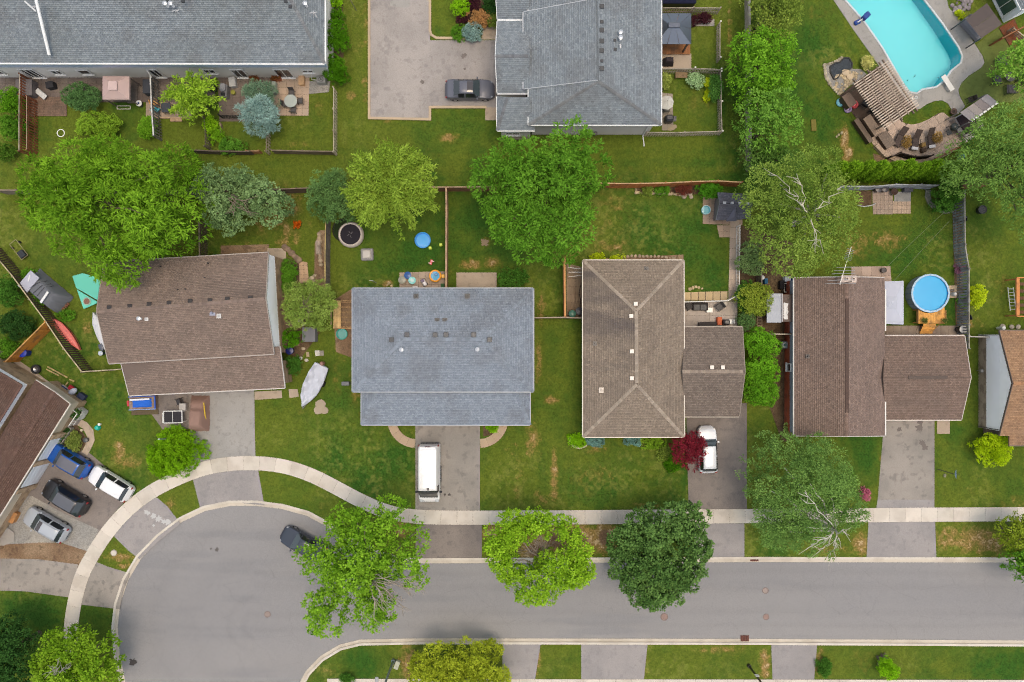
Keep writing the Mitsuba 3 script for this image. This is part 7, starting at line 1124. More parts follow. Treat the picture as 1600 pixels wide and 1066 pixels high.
bin_('green bin in the stone strip left of the tan roof', 893, 491, .34, .8, C(40, 92, 80), C(48, 104, 90)); bin_('dark grey bin in the stone strip left of the tan roof', 904, 487, .36, .9, C(52, 52, 58), C(62, 62, 68)); k = thing('garden_hose', 'dark hose trailing down the stone strip left of the tan roof', 'hose'); put_m(k, 'hose', tube([(0, 1.5, .05), (-.15, .7, .05), (.0, 0, .05), (-.1, -.9, .05), (.1, -1.6, .05)], .03, 5), 907, 470, 0, 0, 'matte', C(50, 52, 50), True)
k = thing('garden_sofa', 'dark wicker garden sofa with grey cushions on the pale patio', 'sofa'); put_m(k, 'frame', box(0, 0, .1, 1.35, .7, .28, c=.04), 1092, 480, 0, 0, 'matte', C(60, 54, 52)); put_m(k, 'backrest', box(0, .34, .1, 1.35, .12, .68, c=.04), 1092, 480, 0, 0, 'matte', C(56, 50, 48))
for x in (-.34, .34): put_m(k, 'cushion', box(x, -.04, .385, .62, .56, .12, c=.05), 1092, 480, 0, 0, 'cloth', C(108, 106, 104))
for x in (-.66, .66): put_m(k, 'armrest', box(x, 0, .3, .12, .7, .30, c=.03), 1092, 480, 0, 0, 'matte', C(58, 52, 50))
k = thing('garden_table', 'low dark wicker table beside the garden sofa', 'table'); put_m(k, 'table_top', box(0, 0, .38, .58, .45, .04), 1107, 485, 0, 0, 'glazing', C(120, 122, 124)); put_m(k, 'base', box(0, 0, 0, .52, .4, .37, c=.02), 1107, 485, 0, 0, 'matte', C(60, 54, 52))
chair('dark wicker armchair turned askew at the right of the pale patio', 1122, 480, 215, C(60, 54, 52), seat=C(92, 88, 86), w=.62, mat='matte'); chair('dark wicker armchair at the left end of the pale patio', 1075, 479, 300, C(58, 52, 50), seat=C(70, 66, 64), w=.62, mat='matte'); bin_('small pale round pot beside the askew wicker armchair', 1130, 475, .22, .4, C(150, 140, 130), C(196, 188, 176), name='flower_pot', cat='pot')
crate('cooler_box', 'orange red box on the pale patio near the garage roof', 'box', 1122, 502, .42, .75, .5, 0, C(196, 104, 70)); k = thing('barbecue', 'black barbecue beside the orange red box', 'barbecue'); put_m(k, 'cabinet', box(0, 0, 0, .6, .55, .75, c=.03), 1131, 504, 0, 0, 'satin', C(50, 48, 50)); put_m(k, 'hood', box(0, 0, .755, .6, .52, .28, c=.12), 1131, 504, 0, 0, 'satin', C(60, 58, 60)); chair('white plastic chair at the right end of the pale patio', 1138, 503, 180, WHITE, w=.42)
k = thing('garden_bench', 'dark lattice backed bench along the garage roof', 'bench'); put_m(k, 'seat', box(0, 0, .4, 1.7, .45, .05), 1104, 507, 0, .03, 'matte', C(66, 60, 58)); put_m(k, 'armrest', tube([(-.9, -.2, .4), (-.95, .2, .65)], .03), 1104, 507, 0, .03, 'matte', C(66, 60, 58))
for i in range(9): put_m(k, 'back_slat', box(-.8 + .2 * i, -.22, .46, .10, .03, .45), 1104, 507, 0, .03, 'matte', C(60, 56, 54))
for x in (-.75, .75): put_m(k, 'leg', box(x, 0, 0, .06, .4, .4), 1104, 507, 0, .03, 'matte', C(60, 56, 54))
# --- right yards
k = thing('chimney', 'pinkish brick chimney with two pots at the top of the red brown roof', 'chimney'); c = W(1327, 436, 4.9); add(k, 'stack', box(c[0], c[1], 3.6, 1.3, .55, 1.15, 0, .02), 'wood', C(196, 164, 150)); add(k, 'crown', box(c[0], c[1], 4.755, 1.4, .64, .10, 0, .02), 'slab', C(214, 196, 186))
for dx in (-.3, .3): add(k, 'flue_pot', lathe([(.15, 4.85), (.13, 5.15), (.10, 5.15), (.10, 4.9)], 14, c[0] + dx, c[1]), 'satin', C(226, 214, 206), 40)
k = thing('tv_aerial', 'tall tv aerial with many thin rods above the red brown roof', 'aerial'); m0 = W(1313, 443, 4.3); add(k, 'mast', tube([m0 - [0, 0, 1.2], m0 + [0, 0, 2.2]], .04), 'steel', C(196, 196, 198)); zt = 6.4; p0, p1 = W(1312, 445, zt), W(1330, 386, zt); add(k, 'boom', tube([p0, p1], .035), 'steel', C(222, 222, 222)); bd = unit(p1 - p0); bs = np.array([-bd[1], bd[0], 0]); Lb_ = np.linalg.norm(p1 - p0)
for i in range(6): o = p0 + bd * Lb_ * (.04 + .085 * i) + [0, 0, .03]; ln = 1.3 - .10 * i; add(k, 'rod', tube([o - bs * ln + bd * .5 * ln * .6, o, o + bs * ln * .95 + bd * .02 - bd * .35 * ln], .020, 5), 'steel', C(206, 206, 206))
for i in range(7): o = p0 + bd * Lb_ * (.66 + .045 * i) + [0, 0, .03]; add(k, 'rod', tube([o - bs * .32, o + bs * .32], .016, 5), 'steel', C(190, 198, 206))
k = thing('canopy', 'pale grey fabric canopy between the red brown roof and the blue pool', 'canopy'); e = [W(1372, 440, 1.8), W(1412, 439, 1.8), W(1412, 507, 1.8), W(1372, 506, 1.8)]; ctr = (e[0] + e[2]) / 2 + [-.3, 0, .52]; zt_ = [ctr + [sx * .45, sy * .45, 0] for sx, sy in ((-1, 1), (1, 1), (1, -1), (-1, -1))]
for q in range(4): add(k, 'canopy_panel', (np.array([e[q], e[(q + 1) % 4], zt_[(q + 1) % 4], zt_[q], e[q] - [0, 0, .22], e[(q + 1) % 4] - [0, 0, .22]]), np.array([[0, 2, 1], [0, 3, 2], [4, 1, 5], [4, 0, 1]])), 'cloth', C(196, 200, 214))
add(k, 'vent_canopy', (lambda v: (v, np.array([[0, 1, 4], [1, 2, 4], [2, 3, 4], [3, 0, 4]])))(np.array([ctr + [sx * .6, sy * .6, -.02] for sx, sy in ((-1, 1), (-1, -1), (1, -1), (1, 1))] + [ctr + [0, 0, .16]])), 'cloth', C(190, 194, 208))
for p in e: add(k, 'post', box(p[0] + (.12 if p[0] < ctr[0] else -.12), p[1] * .995, 0, .08, .08, 1.76), 'satin', C(190, 190, 192))
k = thing('round_pool', 'round above ground pool with bright blue liner in the right yard', 'pool'); pc = W(1452.5, 458.5, 1.0); R_ = 1.77; 
for i in range(20):
    a0, a1 = i * 2 * np.pi / 20, (i + 1) * 2 * np.pi / 20; v = []
    for a in (a0 + .012, a1 - .012): v += [(pc[0] + R_ * math.cos(a), pc[1] + R_ * math.sin(a), 0), (pc[0] + R_ * math.cos(a), pc[1] + R_ * math.sin(a), 1.12), (pc[0] + (R_ - .04) * math.cos(a), pc[1] + (R_ - .04) * math.sin(a), 1.12), (pc[0] + (R_ - .04) * math.cos(a), pc[1] + (R_ - .04) * math.sin(a), 0)]
    add(k, 'wall_panel', (np.array(v), np.array([[0, 4, 5], [0, 5, 1], [1, 5, 6], [1, 6, 2], [2, 6, 7], [2, 7, 3], [0, 1, 2], [0, 2, 3], [4, 6, 5], [4, 7, 6]])), 'satin', C(146, 152, 168)); am = (a0 + a1) / 2
    v = [(pc[0] + r * math.cos(a), pc[1] + r * math.sin(a), z) for a in (a0 + .006, a1 - .006) for r, z in ((R_ - .09, 1.124), (R_ - .09, 1.16), (R_ + .08, 1.16), (R_ + .08, 1.124))]
    add(k, 'top_rail', (np.array(v), np.array([[1, 2, 6], [1, 6, 5], [0, 1, 5], [0, 5, 4], [2, 3, 7], [2, 7, 6], [0, 4, 7], [0, 7, 3]])), 'satin', C(170, 196, 218))
add(k, 'liner', lathe([(R_ - .05, 1.12), (R_ - .06, .08), (.001, .07)], 48, *pc[:2], 0), 'satin', C(30, 134, 220), 30); add(k, 'floating_cover', lathe([(R_ - .07, 1.00), (R_ - .3, 1.03), (.001, 1.03)], 40, pc[0], pc[1]), 'satin', C(66, 176, 230), 30)
for x, y in [(1458, 462), (1461, 465), (1448, 470)]: pass
k = thing('pool_deck', 'orange timber deck with steps at the round pool', 'deck'); dz = .95; x0p, x1p, y0p, y1p = 1436, 1476, 481, 505
n = 16
for i in range(n):
    px = x0p + (x1p - x0p) * (i + .5) / n; top_y = 459 + math.sqrt(max(0, (R_ / S * 1.015 * 66 / 65) ** 2 - (px - 1452) ** 2)) + 1.0; a_, b_ = W(px, max(478, top_y), dz), W(px, y1p, dz); add(k, 'deck_board', box(a_[0], (a_[1] + b_[1]) / 2, dz - .04, (x1p - x0p) * S * .985 / n - .012, abs(a_[1] - b_[1]), .04), 'wood', C(228, 168, 92))
for x in (x0p, x1p):
    for y in (484, 504): add(k, 'post', box(*W(x, y, dz)[:2], 0, .1, .1, dz - .05), 'wood', C(206, 150, 84))
add(k, 'rim_board', box(*W(1456, 505.4, dz)[:2], dz - .22, 2.5, .05, .20), 'wood', C(214, 154, 82)); add(k, 'side_rail', box(*W(1434.5, 495, dz)[:2], dz - .22, .06, 1.2, .28), 'wood', C(200, 150, 92)); add(k, 'side_rail', box(*W(1477.5, 495, dz)[:2], dz - .22, .06, 1.2, .28), 'wood', C(200, 150, 92))
for i in range(4): add(k, 'step', box(*W(1452.5 - i * 1.8, 508.5 + 3.6 * i, dz - .2 * (i + 1))[:2], dz - .2 * (i + 1) - .05, 1.22, .27, .05), 'wood', C(226, 166, 88))
for s in (-.58, .58): add(k, 'stringer', (lambda a, b: tube([a, b], .05, 4))(np.array([*W(1452, 506, 0)[:2], dz - .2]) + [s, 0, 0], np.array([*W(1446, 520, 0)[:2], .1]) + [s, .1, 0]), 'wood', C(196, 146, 80))
for x, y, lab in [(1442, 501, 'potted plant at the left corner of the orange pool deck'), (1473.5, 501, 'potted plant at the right corner of the orange pool deck')]:
    k = thing('flower_pot', lab, 'planter'); c = W(x, y, dz); add(k, 'pot', lathe([(.001, .0), (.11, .0), (.16, .22), (.13, .22), (.001, .18)], 12, c[0], c[1], dz + .004), 'matte', C(110, 84, 60), 40); r = np.random.default_rng(int(x)); n_ = 24; V, F, Kc = foliage(c + np.stack([r.uniform(-.2, .2, n_), r.uniform(-.2, .2, n_), r.uniform(.2, .4, n_)], 1), np.full(n_, .1), unit(r.standard_normal((n_, 3)) + [0, 0, 1.]), L2((70, 84, 40), (120, 130, 70)), r, (.14, .05), 10); scene[k + '__plant'] = tinted(V, F, 'leaf', Kc)
k = thing('pool_pump', 'white and grey pool pump on a pad right of the round pool', 'pump'); put_m(k, 'pad', box(0, 0, 0, .95, 1.2, .05, c=.01), 1487, 456, 0, 0, 'slab', C(196, 176, 150)); put_m(k, 'filter', lathe([(.001, .05), (.2, .05), (.2, .5), (.12, .6), (.001, .6)], 14), 1487, 460, 0, 0, 'satin', C(206, 206, 206), 40); put_m(k, 'motor', tube([(-.3, .1, .2), (.2, .12, .2)], .11, 10), 1485, 456, 0, 0, 'satin', C(90, 84, 84)); put_m(k, 'hose', tube([(-.2, 0, .2), (-.5, -.1, .15), (-.8, .1, .3)], .04), 1486, 458, 0, 0, 'satin', C(190, 190, 196))
bin_('black composter with white lid at the corner of the garage roof', 1496, 515, .36, .85, C(40, 38, 42), C(196, 194, 192)); chair('black folding chair leaning at the grey board fence', 1503, 498, 200, C(44, 44, 50)); chair('small black chair at the upper grey board fence', 1496, 344, 180, C(34, 32, 36), w=.45)
crate('flower_trough', 'teal blue trough on the grey board fence', 'planter', 1510, 462, .3, .6, .3, 0, C(40, 120, 160))
for x, y, r, lab in [(1368, 297, .34, 'dark round bin by the back fence, left one'), (1378, 297, .34, 'dark round bin by the back fence, right one')]: bin_(lab, x, y, r, .6, C(52, 50, 56), C(62, 60, 66))
crate('storage_box', 'dark box on the pale slab by the back fence', 'box', 1415, 297, .8, .5, .5, 0, C(84, 84, 92)); k = thing('barbecue', 'rusty brown fire bowl by the back fence', 'fire bowl'); put_m(k, 'bowl', lathe([(.001, .15), (.2, .2), (.34, .42), (.30, .42), (.001, .25)], 16), 1394, 301, 0, 0, 'matte', C(74, 56, 50), 40); put_m(k, 'leg', merge([tube([(.2 * math.cos(a), .2 * math.sin(a), .25), (.3 * math.cos(a), .3 * math.sin(a), 0)], .03) for a in (0, 2.1, 4.2)]), 1394, 301, 0, 0, 'matte', C(60, 50, 46))
k = thing('garden_edging', 'grey curved edging round the dark bush in the fence corner', 'edging'); L_ = LineString(WP([(1450, 297), (1449, 308), (1453, 318), (1462, 326), (1476, 331), (1490, 330)]))
for i in range(10): add(k, 'edging_stone', prism(substring(L_, L_.length * i / 10 + .01, L_.length * (i + 1) / 10 - .01).buffer(.26 - .01 * i, cap_style='flat'), 0, .10), 'slab', C(132, 134, 122))
k = thing('garden_edging', 'pale hose edging under the square dug bed', 'edging'); add(k, 'hose', tube([W(1340, 321, .06), W(1350, 323, .06), W(1362, 321, .06), W(1368, 318, .06)], .06), 'satin', C(176, 178, 176), True)
for i, (p, q) in enumerate([((1387, 416), (1476, 331)), ((1396, 440), (1484, 345))]):
    a_, b_ = W(*p, 2.4), W(*q, 2.2); m_ = (a_ + b_) / 2 - [0, 0, .12]; solo('clothes_line', ['upper thin clothes line across the right yard', 'lower thin clothes line across the right yard'][i], 'line', tube([a_, a_ * .75 + b_ * .25 - [0, 0, .09], m_, a_ * .25 + b_ * .75 - [0, 0, .09], b_], .009, 4), 'satin', C(150, 156, 130))
bin_('round dark planter on the patio behind the tall aerial', 1378, 423, .26, .4, C(60, 52, 50), name='flower_pot', cat='planter'); splash('lawn_flowers', 'two small pale flower patches in the right yard lawn', [(1400, 348, 2.5), (1403, 347, 1.5), (1425, 348, 2), (1423, 349, 1.5)], .03, C(170, 176, 120), 'flowers') if 0 else None
k = thing('metal_shed', 'lean to with corrugated pale metal roof in the dark side yard', 'shed'); z0_ = 2.0
for i in range(5): a_, b_ = W(1198, 459 + 9 * i, z0_), W(1221, 468 + 9 * i, z0_ + .1); add(k, 'roof_sheet', box((a_[0] + b_[0]) / 2, (a_[1] + b_[1]) / 2, z0_ + .008 * (i % 2), abs(b_[0] - a_[0]), abs(a_[1] - b_[1]) + .02, .03), 'satin', C(150, 157, 170))
a_, b_ = W(1222, 461, 2.0), W(1238, 503, 2.0); add(k, 'roof_panel', box((a_[0] + b_[0]) / 2, (a_[1] + b_[1]) / 2, 2.05, abs(b_[0] - a_[0]), abs(a_[1] - b_[1]), .04), 'wood', C(112, 98, 92)); pp = [Polygon(WP([(1224, 475 + 4 * i), (1225 + (i * 7) % 4, 473 + 4 * i), (1232 - (i * 5) % 3, 474 + 4 * i), (1231, 479 + 4 * i), (1225, 479 + 4 * i)], 2.1)) for i in range(6)]; add(k, 'peeled_paint', prism(unary_union(pp), 2.088, 2.098), 'matte', C(224, 222, 220)); a_, b_ = W(1198, 459, 2.0), W(1221.5, 503, 2.0); add(k, 'edge_strip', box(b_[0], (a_[1] + b_[1]) / 2, 2.07, .12, abs(a_[1] - b_[1]), .06), 'satin', C(150, 150, 156))
a_, b_ = W(1200, 461, 0), W(1236, 502, 0); add(k, 'wall', box((a_[0] + b_[0]) / 2, (a_[1] + b_[1]) / 2, 0, abs(b_[0] - a_[0]) * .94, abs(a_[1] - b_[1]) * .95, 1.98), 'wood', C(120, 92, 76))
k = thing('heat_pump', 'grey air conditioner with round fan in the dark side yard', 'air conditioner'); put_m(k, 'case', box(0, 0, 0, .7, .7, .75, c=.08), 1222, 539, 0, 0, 'satin', C(110, 114, 116)); put_m(k, 'fan_guard', lathe([(.14, .755), (.28, .755), (.28, .78), (.14, .78)], 18), 1222, 539, 0, 0, 'satin', C(150, 158, 160)); put_m(k, 'fan_hub', disc(0, 0, .755, .12, .03, 12), 1222, 539, 0, 0, 'satin', C(84, 120, 120))
k = thing('window_frame', 'white framed black window leaning by the metal shed roof', 'frame'); 
for m in (box(0, .42, .5, 1.2, .08, .06), box(0, -.42, .5, 1.2, .08, .06), box(-.56, 0, .5, .08, .76, .06), box(.56, 0, .5, .08, .76, .06), box(0, 0, .5, .06, .76, .06)): put_m(k, 'bar', m, 1231, 450, 0, .06, 'satin', C(226, 220, 206))
for x in (-.27, .27): put_m(k, 'pane', box(x, 0, .51, .46, .74, .02), 1231, 450, 0, .06, 'glazing', C(40, 40, 42))
for sx in (-.5, .5): put_m(k, 'leg', box(sx, 0, 0, .06, .6, .49), 1231, 450, 0, .06, 'satin', C(200, 194, 180))
crate('storage_box', 'white square box at the top of the dark side yard', 'box', 1227, 437, .55, .5, .6, 0, C(196, 200, 206)); crate('storage_box', 'deep blue box beside the white square box', 'box', 1237, 438, .55, .5, .6, 0, C(28, 36, 120)); crate('storage_box', 'black chest left of the white framed black window', 'box', 1219, 446, .4, .8, .5, 0, C(36, 34, 36)); crate('storage_box', 'teal box by the thin side fence', 'box', 1194, 440, .3, .5, .5, 0, C(44, 96, 130)); bin_('small white round lamp by the grey green bush', 1187, 435, .2, .7, C(206, 206, 204), WHITE, name='garden_lamp', cat='lamp')
k = thing('satellite_dish', 'pale blue round dish on a tall pole beside the oil stained driveway', 'dish'); put_m(k, 'pole', tube([(0, 0, 0), (0, 0, 2.45)], .035), 1464, 733, 0, 0, 'satin', C(70, 66, 62)); c = W(1464, 733); v, f = lathe([(.001, 0), (.25, .03), (.42, .10), (.44, .12), (.40, .11), (.25, .05), (.001, .02)], 22); ca_, sa_ = math.cos(1.0), math.sin(1.0); v = np.stack([v[:, 0] * ca_ + v[:, 2] * sa_, v[:, 1], -v[:, 0] * sa_ + v[:, 2] * ca_], 1); add(k, 'dish', (v + [c[0] + .1, c[1], 2.5], f), 'satin', C(150, 180, 220), 40); add(k, 'arm', tube([(c[0] + .1, c[1], 2.4), (c[0] + .5, c[1], 2.55)], .015, 5), 'satin', DKGREY); rocks('garden_stones', 'small pale stone at the pole of the round dish', [(1476, 743, 3.0)], C(150, 150, 120))
k = thing('play_set', 'orange timber play set cut by the right edge', 'play set')
for x, y in ((1589, 436), (1589, 493), (1625, 436), (1625, 493)): add(k, 'post', box(*W(x, y, 1.5)[:2], 0, .12, .12, 1.5), 'wood', C(196, 128, 78))
for y in (434, 494.5): add(k, 'beam', box(*W(1612, y, 1.5)[:2], 1.4, 2.9, .10, .2), 'wood', C(206, 138, 86))
add(k, 'beam', box(*W(1590, 464, 1.5)[:2], 1.42, .30, 3.5, .16), 'wood', C(206, 138, 86))
for i in range(5): add(k, 'deck_board', box(*W(1612, 444 + 11 * i, .9)[:2], .9, 2.6, .30, .05), 'wood', C(110, 76, 56))
k = thing('ladder', 'white ladder lying beside the orange timber play set', 'ladder'); p, q = W(1579, 449, .2), W(1583, 486, .2)
for s in (-.27, .27): add(k, 'rail', tube([p + [s, 0, 0], q + [s, 0, 0]], .035, 6), 'satin', C(206, 210, 216))
for i in range(7): o = p + (q - p) * (i + .5) / 7; add(k, 'rung', tube([o - [.26, 0, 0], o + [.26, 0, 0]], .025, 5), 'satin', C(206, 210, 216))
bin_('black planter pot on the lawn beyond the grey board fence', 1530, 329, .42, .5, C(44, 44, 48), name='flower_pot', cat='planter'); bin_('white lamp post head by the orange tan roof corner', 1558, 513, .16, .9, C(206, 206, 204), WHITE, name='garden_lamp', cat='lamp'); rocks('rock_border', 'pale blocks at the corner of the orange tan roof', [(1566, 510, 4), (1580, 511, 4), (1590, 511, 4)], C(180, 170, 156))
# --- street furniture
k = thing('street_lamp', 'grey street lamp pole at the left of the lower verge', 'street lamp'); c = W(615, 1032); add(k, 'pole', tube([(c[0], c[1], 0), (c[0], c[1], 8.0)], [.13, .08], 10), 'steel', C(150, 168, 176)); add(k, 'base', lathe([(.001, 0), (.22, 0), (.2, .3), (.14, .35)], 12, c[0], c[1]), 'steel', C(160, 172, 178)); add(k, 'arm', tube([(c[0], c[1], 7.8), (c[0], c[1] + .8, 8.2), (c[0], c[1] + 1.8, 8.25)], .05), 'steel', C(150, 160, 166)); add(k, 'lamp_head', box(c[0], c[1] + 2.1, 8.15, .3, .7, .14, 0, .05), 'satin', C(160, 162, 164))
crate('utility_box', 'small pale utility box beside the left street lamp pole', 'utility box', 621, 1037, .42, .75, .35, -20, C(176, 178, 160))
k = thing('street_lamp', 'dark street lamp pole with a white plate on the lower right verge', 'street lamp'); c = W(1170, 1040); add(k, 'pole', tube([(c[0], c[1], 0), (c[0], c[1], 8.0)], [.11, .07], 10), 'steel', C(96, 92, 86)); add(k, 'base', lathe([(.001, 0), (.2, 0), (.17, .3), (.12, .35)], 12, c[0], c[1]), 'steel', C(96, 92, 88)); add(k, 'plate', box(c[0], c[1] + .12, 2.0, .35, .04, .4), 'satin', WHITE); add(k, 'arm', tube([(c[0], c[1], 7.8), (c[0], c[1] + 1.8, 8.2)], .05), 'steel', C(120, 116, 110)); add(k, 'lamp_head', box(c[0], c[1] + 2.1, 8.15, .3, .7, .14, 0, .05), 'satin', C(160, 162, 164))
splash('mulch_ring', 'round dark mulch patch beside the small lime tree', [(1378, 1030, 9)], .022, C(98, 84, 80), 'mulch')
# ---------------------------------------------------------------- swimming pool terrace at the upper right
k = thing('swimming_pool', 'large turquoise in ground swimming pool with white coping', 'pool')
lin = pool_poly; ring_ = np.array(shapely.geometry.polygon.orient(lin).exterior.coords)[:-1]; depth = lambda x, y: np.clip(1.15 + (x - 30) * .0 + np.clip((33.0 - y) / 14.0, 0, 1) * 1.0, 1.1, 2.3)
bot = np.column_stack([ring_, -depth(ring_[:, 0], ring_[:, 1])]); topr_ = np.column_stack([ring_, np.full(len(ring_), .0)]); m = len(ring_); i = np.arange(m); j = (i + 1) % m
add(k, 'liner_wall', (np.vstack([topr_, bot]), np.vstack([np.stack([i, i + m, j + m], 1), np.stack([i, j + m, j], 1)])), 'satin', C(36, 176, 190)); fl = prism(lin.buffer(.01), None, 0.0); fv = trimesh.remesh.subdivide_to_size(fl[0], fl[1], 1.2); fv = (fv[0].copy(), fv[1]); fv[0][:, 2] = -depth(fv[0][:, 0], fv[0][:, 1]); add(k, 'liner_floor', fv, 'satin', C(100, 222, 230), True)
cp = lin.buffer(.16).difference(lin); add(k, 'coping', prism(cp, -.1, .07), 'slab', C(206, 216, 222)); add(k, 'water', prism(lin.buffer(-.005), None, -.10), 'water', C(90, 200, 210))
c = W(1456, 99); add(k, 'drain', disc(c[0] * 1.03, c[1] * 1.03, -2.13, .28, .03, 16), 'matte', C(30, 110, 140))
rl = np.random.default_rng(4); lf = [box(*(np.array(W(1430 + rl.normal(0, 14), 100 + rl.normal(0, 10))[:2])), -float(depth(0, 26)) + .02, rl.uniform(.1, .22), rl.uniform(.06, .12), .01, rl.uniform(0, 3)) for _ in range(22)]; add(k, 'sunken_leaves', merge(lf), 'matte', C(40, 120, 130), kind='stuff')
deck_ = Polygon(WP([(1262, -60), (1302, 0), (1330, 42), (1366, 93), (1374, 104), (1430, 172), (1438, 170), (1448, 163), (1460, 158), (1472, 157), (1481, 162), (1487, 172), (1494, 181), (1508, 167), (1499, 150), (1497, 141), (1502, 130), (1513, 119), (1533, 106), (1538, 98), (1535, 88), (1523, 69), (1500, 32), (1482, 12), (1478, -6), (1456, -60)])).buffer(-.15).buffer(.15).difference(lin.buffer(.165))
sheet('pool_deck', None, .03, 'concrete_deck', 'pale grey concrete deck round the turquoise pool', 'pool deck', poly=deck_)
sheet('artificial_turf', [(1525, 70), (1560, 44), (1580, 60), (1620, 90), (1620, 160), (1562, 160), (1545, 150), (1508, 166), (1499, 148), (1498, 138), (1503, 130), (1514, 119), (1534, 106), (1539, 97), (1536, 88)], .015, 'even_turf', 'smooth even turf right of the pool deck', 'turf')
ter = [(1352, 205), (1384, 193), (1404, 186), (1412, 192), (1424, 195), (1436, 193), (1452, 186), (1466, 177), (1474, 176), (1484, 184), (1496, 182), (1510, 205), (1512, 216), (1494, 228), (1474, 241), (1452, 251), (1424, 255), (1398, 251), (1378, 242), (1364, 226)]
pavers('patio', ter, .9, C(196, 174, 158), 'tan stone terrace with three loungers below the pergola', rot=.6, z=.025, var=.05)
sheet('soil_bed', [(1364, 240), (1385, 245), (1400, 254), (1392, 258), (1368, 258)], .012, 'soil', 'bare brown earth below the lounger terrace', 'bed'); pavers('patio', [(1338, 128), (1380, 98), (1430, 170), (1386, 200), (1352, 205), (1312, 150)], 1.6, C(84, 68, 58), 'dark brown boarded floor under the slatted pergola', rot=-.98, z=.022, mat='wood')
# pergola
k = thing('pergola', 'grey brown slatted pergola beside the turquoise pool', 'pergola'); hz = 2.5; A_ = W(1381, 98, hz); B_ = W(1430, 170, hz); D_ = W(1336, 129, hz); u_ = (B_ - A_); Lu = np.linalg.norm(u_); u_ /= Lu; v_ = (D_ - A_); Lv = np.linalg.norm(v_); v_ /= Lv; au, av = math.atan2(u_[1], u_[0]), math.atan2(v_[1], v_[0]); PC = C(206, 190, 174)
for i in range(22): c = A_ + u_ * Lu * (i + .5) / 22 + v_ * (Lv / 2); add(k, 'slat', box(c[0], c[1], hz + .16, Lv + .7, .10, .09, av), 'wood', PC)
for s in (.0, .12, .52, 1.0): c = A_ + u_ * Lu / 2 + v_ * Lv * s; add(k, 'beam', box(c[0], c[1], hz - .04, Lu + .6, .08, .19, au), 'wood', C(150, 130, 118))
for s in (.3, .52, .8): c = A_ + u_ * Lu / 2 + v_ * Lv * s; add(k, 'purlin', box(c[0], c[1], hz + .265, Lu + .2, .06, .05, au), 'wood', C(176, 158, 142))
for s in (.06, .95):
    for t in (.08, .92): c = A_ + u_ * Lu * t + v_ * Lv * s; add(k, 'post', box(c[0], c[1], 0, .16, .16, hz - .05, au), 'wood', C(140, 122, 110))
def along_p(t, s): c = A_ + u_ * Lu * t + v_ * Lv * s; f = 1.0; return c
def cab(name, label, cat, t0, t1, s, w, h, col, top): 
    k = thing(name, label, cat); c = along_p((t0 + t1) / 2, s); c = c * (ALT - .9) / (ALT - hz); L = Lu * (t1 - t0); add(k, 'cabinet', box(c[0], c[1], 0, L, w, h, au, .02), 'wood', col); add(k, 'counter_top', box(c[0], c[1], h + .004, L + .06, w + .08, .05, au, .01), 'satin', top); return k
cab('outdoor_kitchen', 'brown outdoor kitchen counter along the left side of the pergola', 'counter', .62, 1.0, 1.28, .75, .9, C(112, 88, 72), C(156, 132, 112)); cab('outdoor_kitchen', 'dark stone counter at the upper left of the pergola', 'counter', .08, .32, 1.42, .8, .9, C(96, 78, 66), C(112, 92, 78)); cab('garden_bench', 'brown storage bench at the lower left corner of the pergola', 'bench', 1.03, 1.32, 1.10, .95, .5, C(92, 76, 64), C(106, 88, 74)); cab('outdoor_kitchen', 'long dark base behind the brown outdoor kitchen counter', 'counter', .55, 1.05, 1.52, .4, .6, C(84, 68, 56), C(100, 82, 68))
for t, s, lab in [(.42, 1.18, 'black armchair beside the pergola, upper one'), (.60, 1.10, 'black armchair beside the pergola, middle one'), (.78, 1.02, 'black armchair beside the pergola, lower one')]:
    c = along_p(t, s) * ALT / (ALT - hz); chair(lab, 800 + c[0] / S, 533 - c[1] / S, 20 + 30 * s, C(40, 40, 44), w=.6, mat='matte')
for x, y, col, lab in [(1312, 161, C(120, 186, 206), 'pale blue pool float on the lawn edge by the pergola'), (1324, 171, C(150, 130, 170), 'purple grey pool float heap by the pergola'), (1326, 163, C(206, 190, 70), 'yellow pool toy by the pergola'), (1334, 164, C(190, 60, 70), 'red and white pool ring by the pergola')]:
    k = thing('pool_float', lab, 'pool float'); put_m(k, 'ring', lathe([(.14, .08), (.20, .0), (.34, .02), (.40, .12), (.34, .22), (.20, .22), (.14, .08)], 18), x, y, 0, 0, 'satin', col, 50); put_m(k, 'seat', disc(0, 0, .06, .16, .03, 14), x, y, 0, 0, 'satin', np.minimum(np.asarray(col) * 1.3 + .1, .85))
# pond with rocks
pond = Polygon(WP([(1297, 105), (1304, 100), (1312, 99), (1318, 92), (1325, 92), (1330, 100), (1329, 107), (1320, 110), (1312, 114), (1308, 122), (1303, 124), (1298, 114)])).buffer(-.1).buffer(.1)
k = thing('pond', 'small dark water garden pond with a pale stone border', 'pond'); add(k, 'basin', prism(pond, -.02, .09), 'matte', C(38, 46, 52)); add(k, 'water', prism(pond.buffer(-.02), None, .13), 'water', C(40, 50, 60)); add(k, 'rim', prism(pond.buffer(.10).difference(pond), -.02, .16), 'matte', C(60, 60, 60))
sheet('gravel_patch', [(1288, 103), (1300, 100), (1318, 90), (1328, 92), (1332, 108), (1345, 108), (1354, 116), (1340, 128), (1328, 134), (1312, 150), (1300, 138), (1290, 122)], .02, 'gravel', 'cream stone bed round the small dark pond', 'gravel')
sp = []
for q in inpoly(Polygon([(1300, 122), (1322, 112), (1334, 112), (1348, 114), (1330, 130), (1313, 148), (1304, 140)]), 75, np.random.default_rng(12)): sp.append((q[0], q[1], float(np.random.default_rng(int(q[0] * 7)).uniform(1.6, 3.0))))
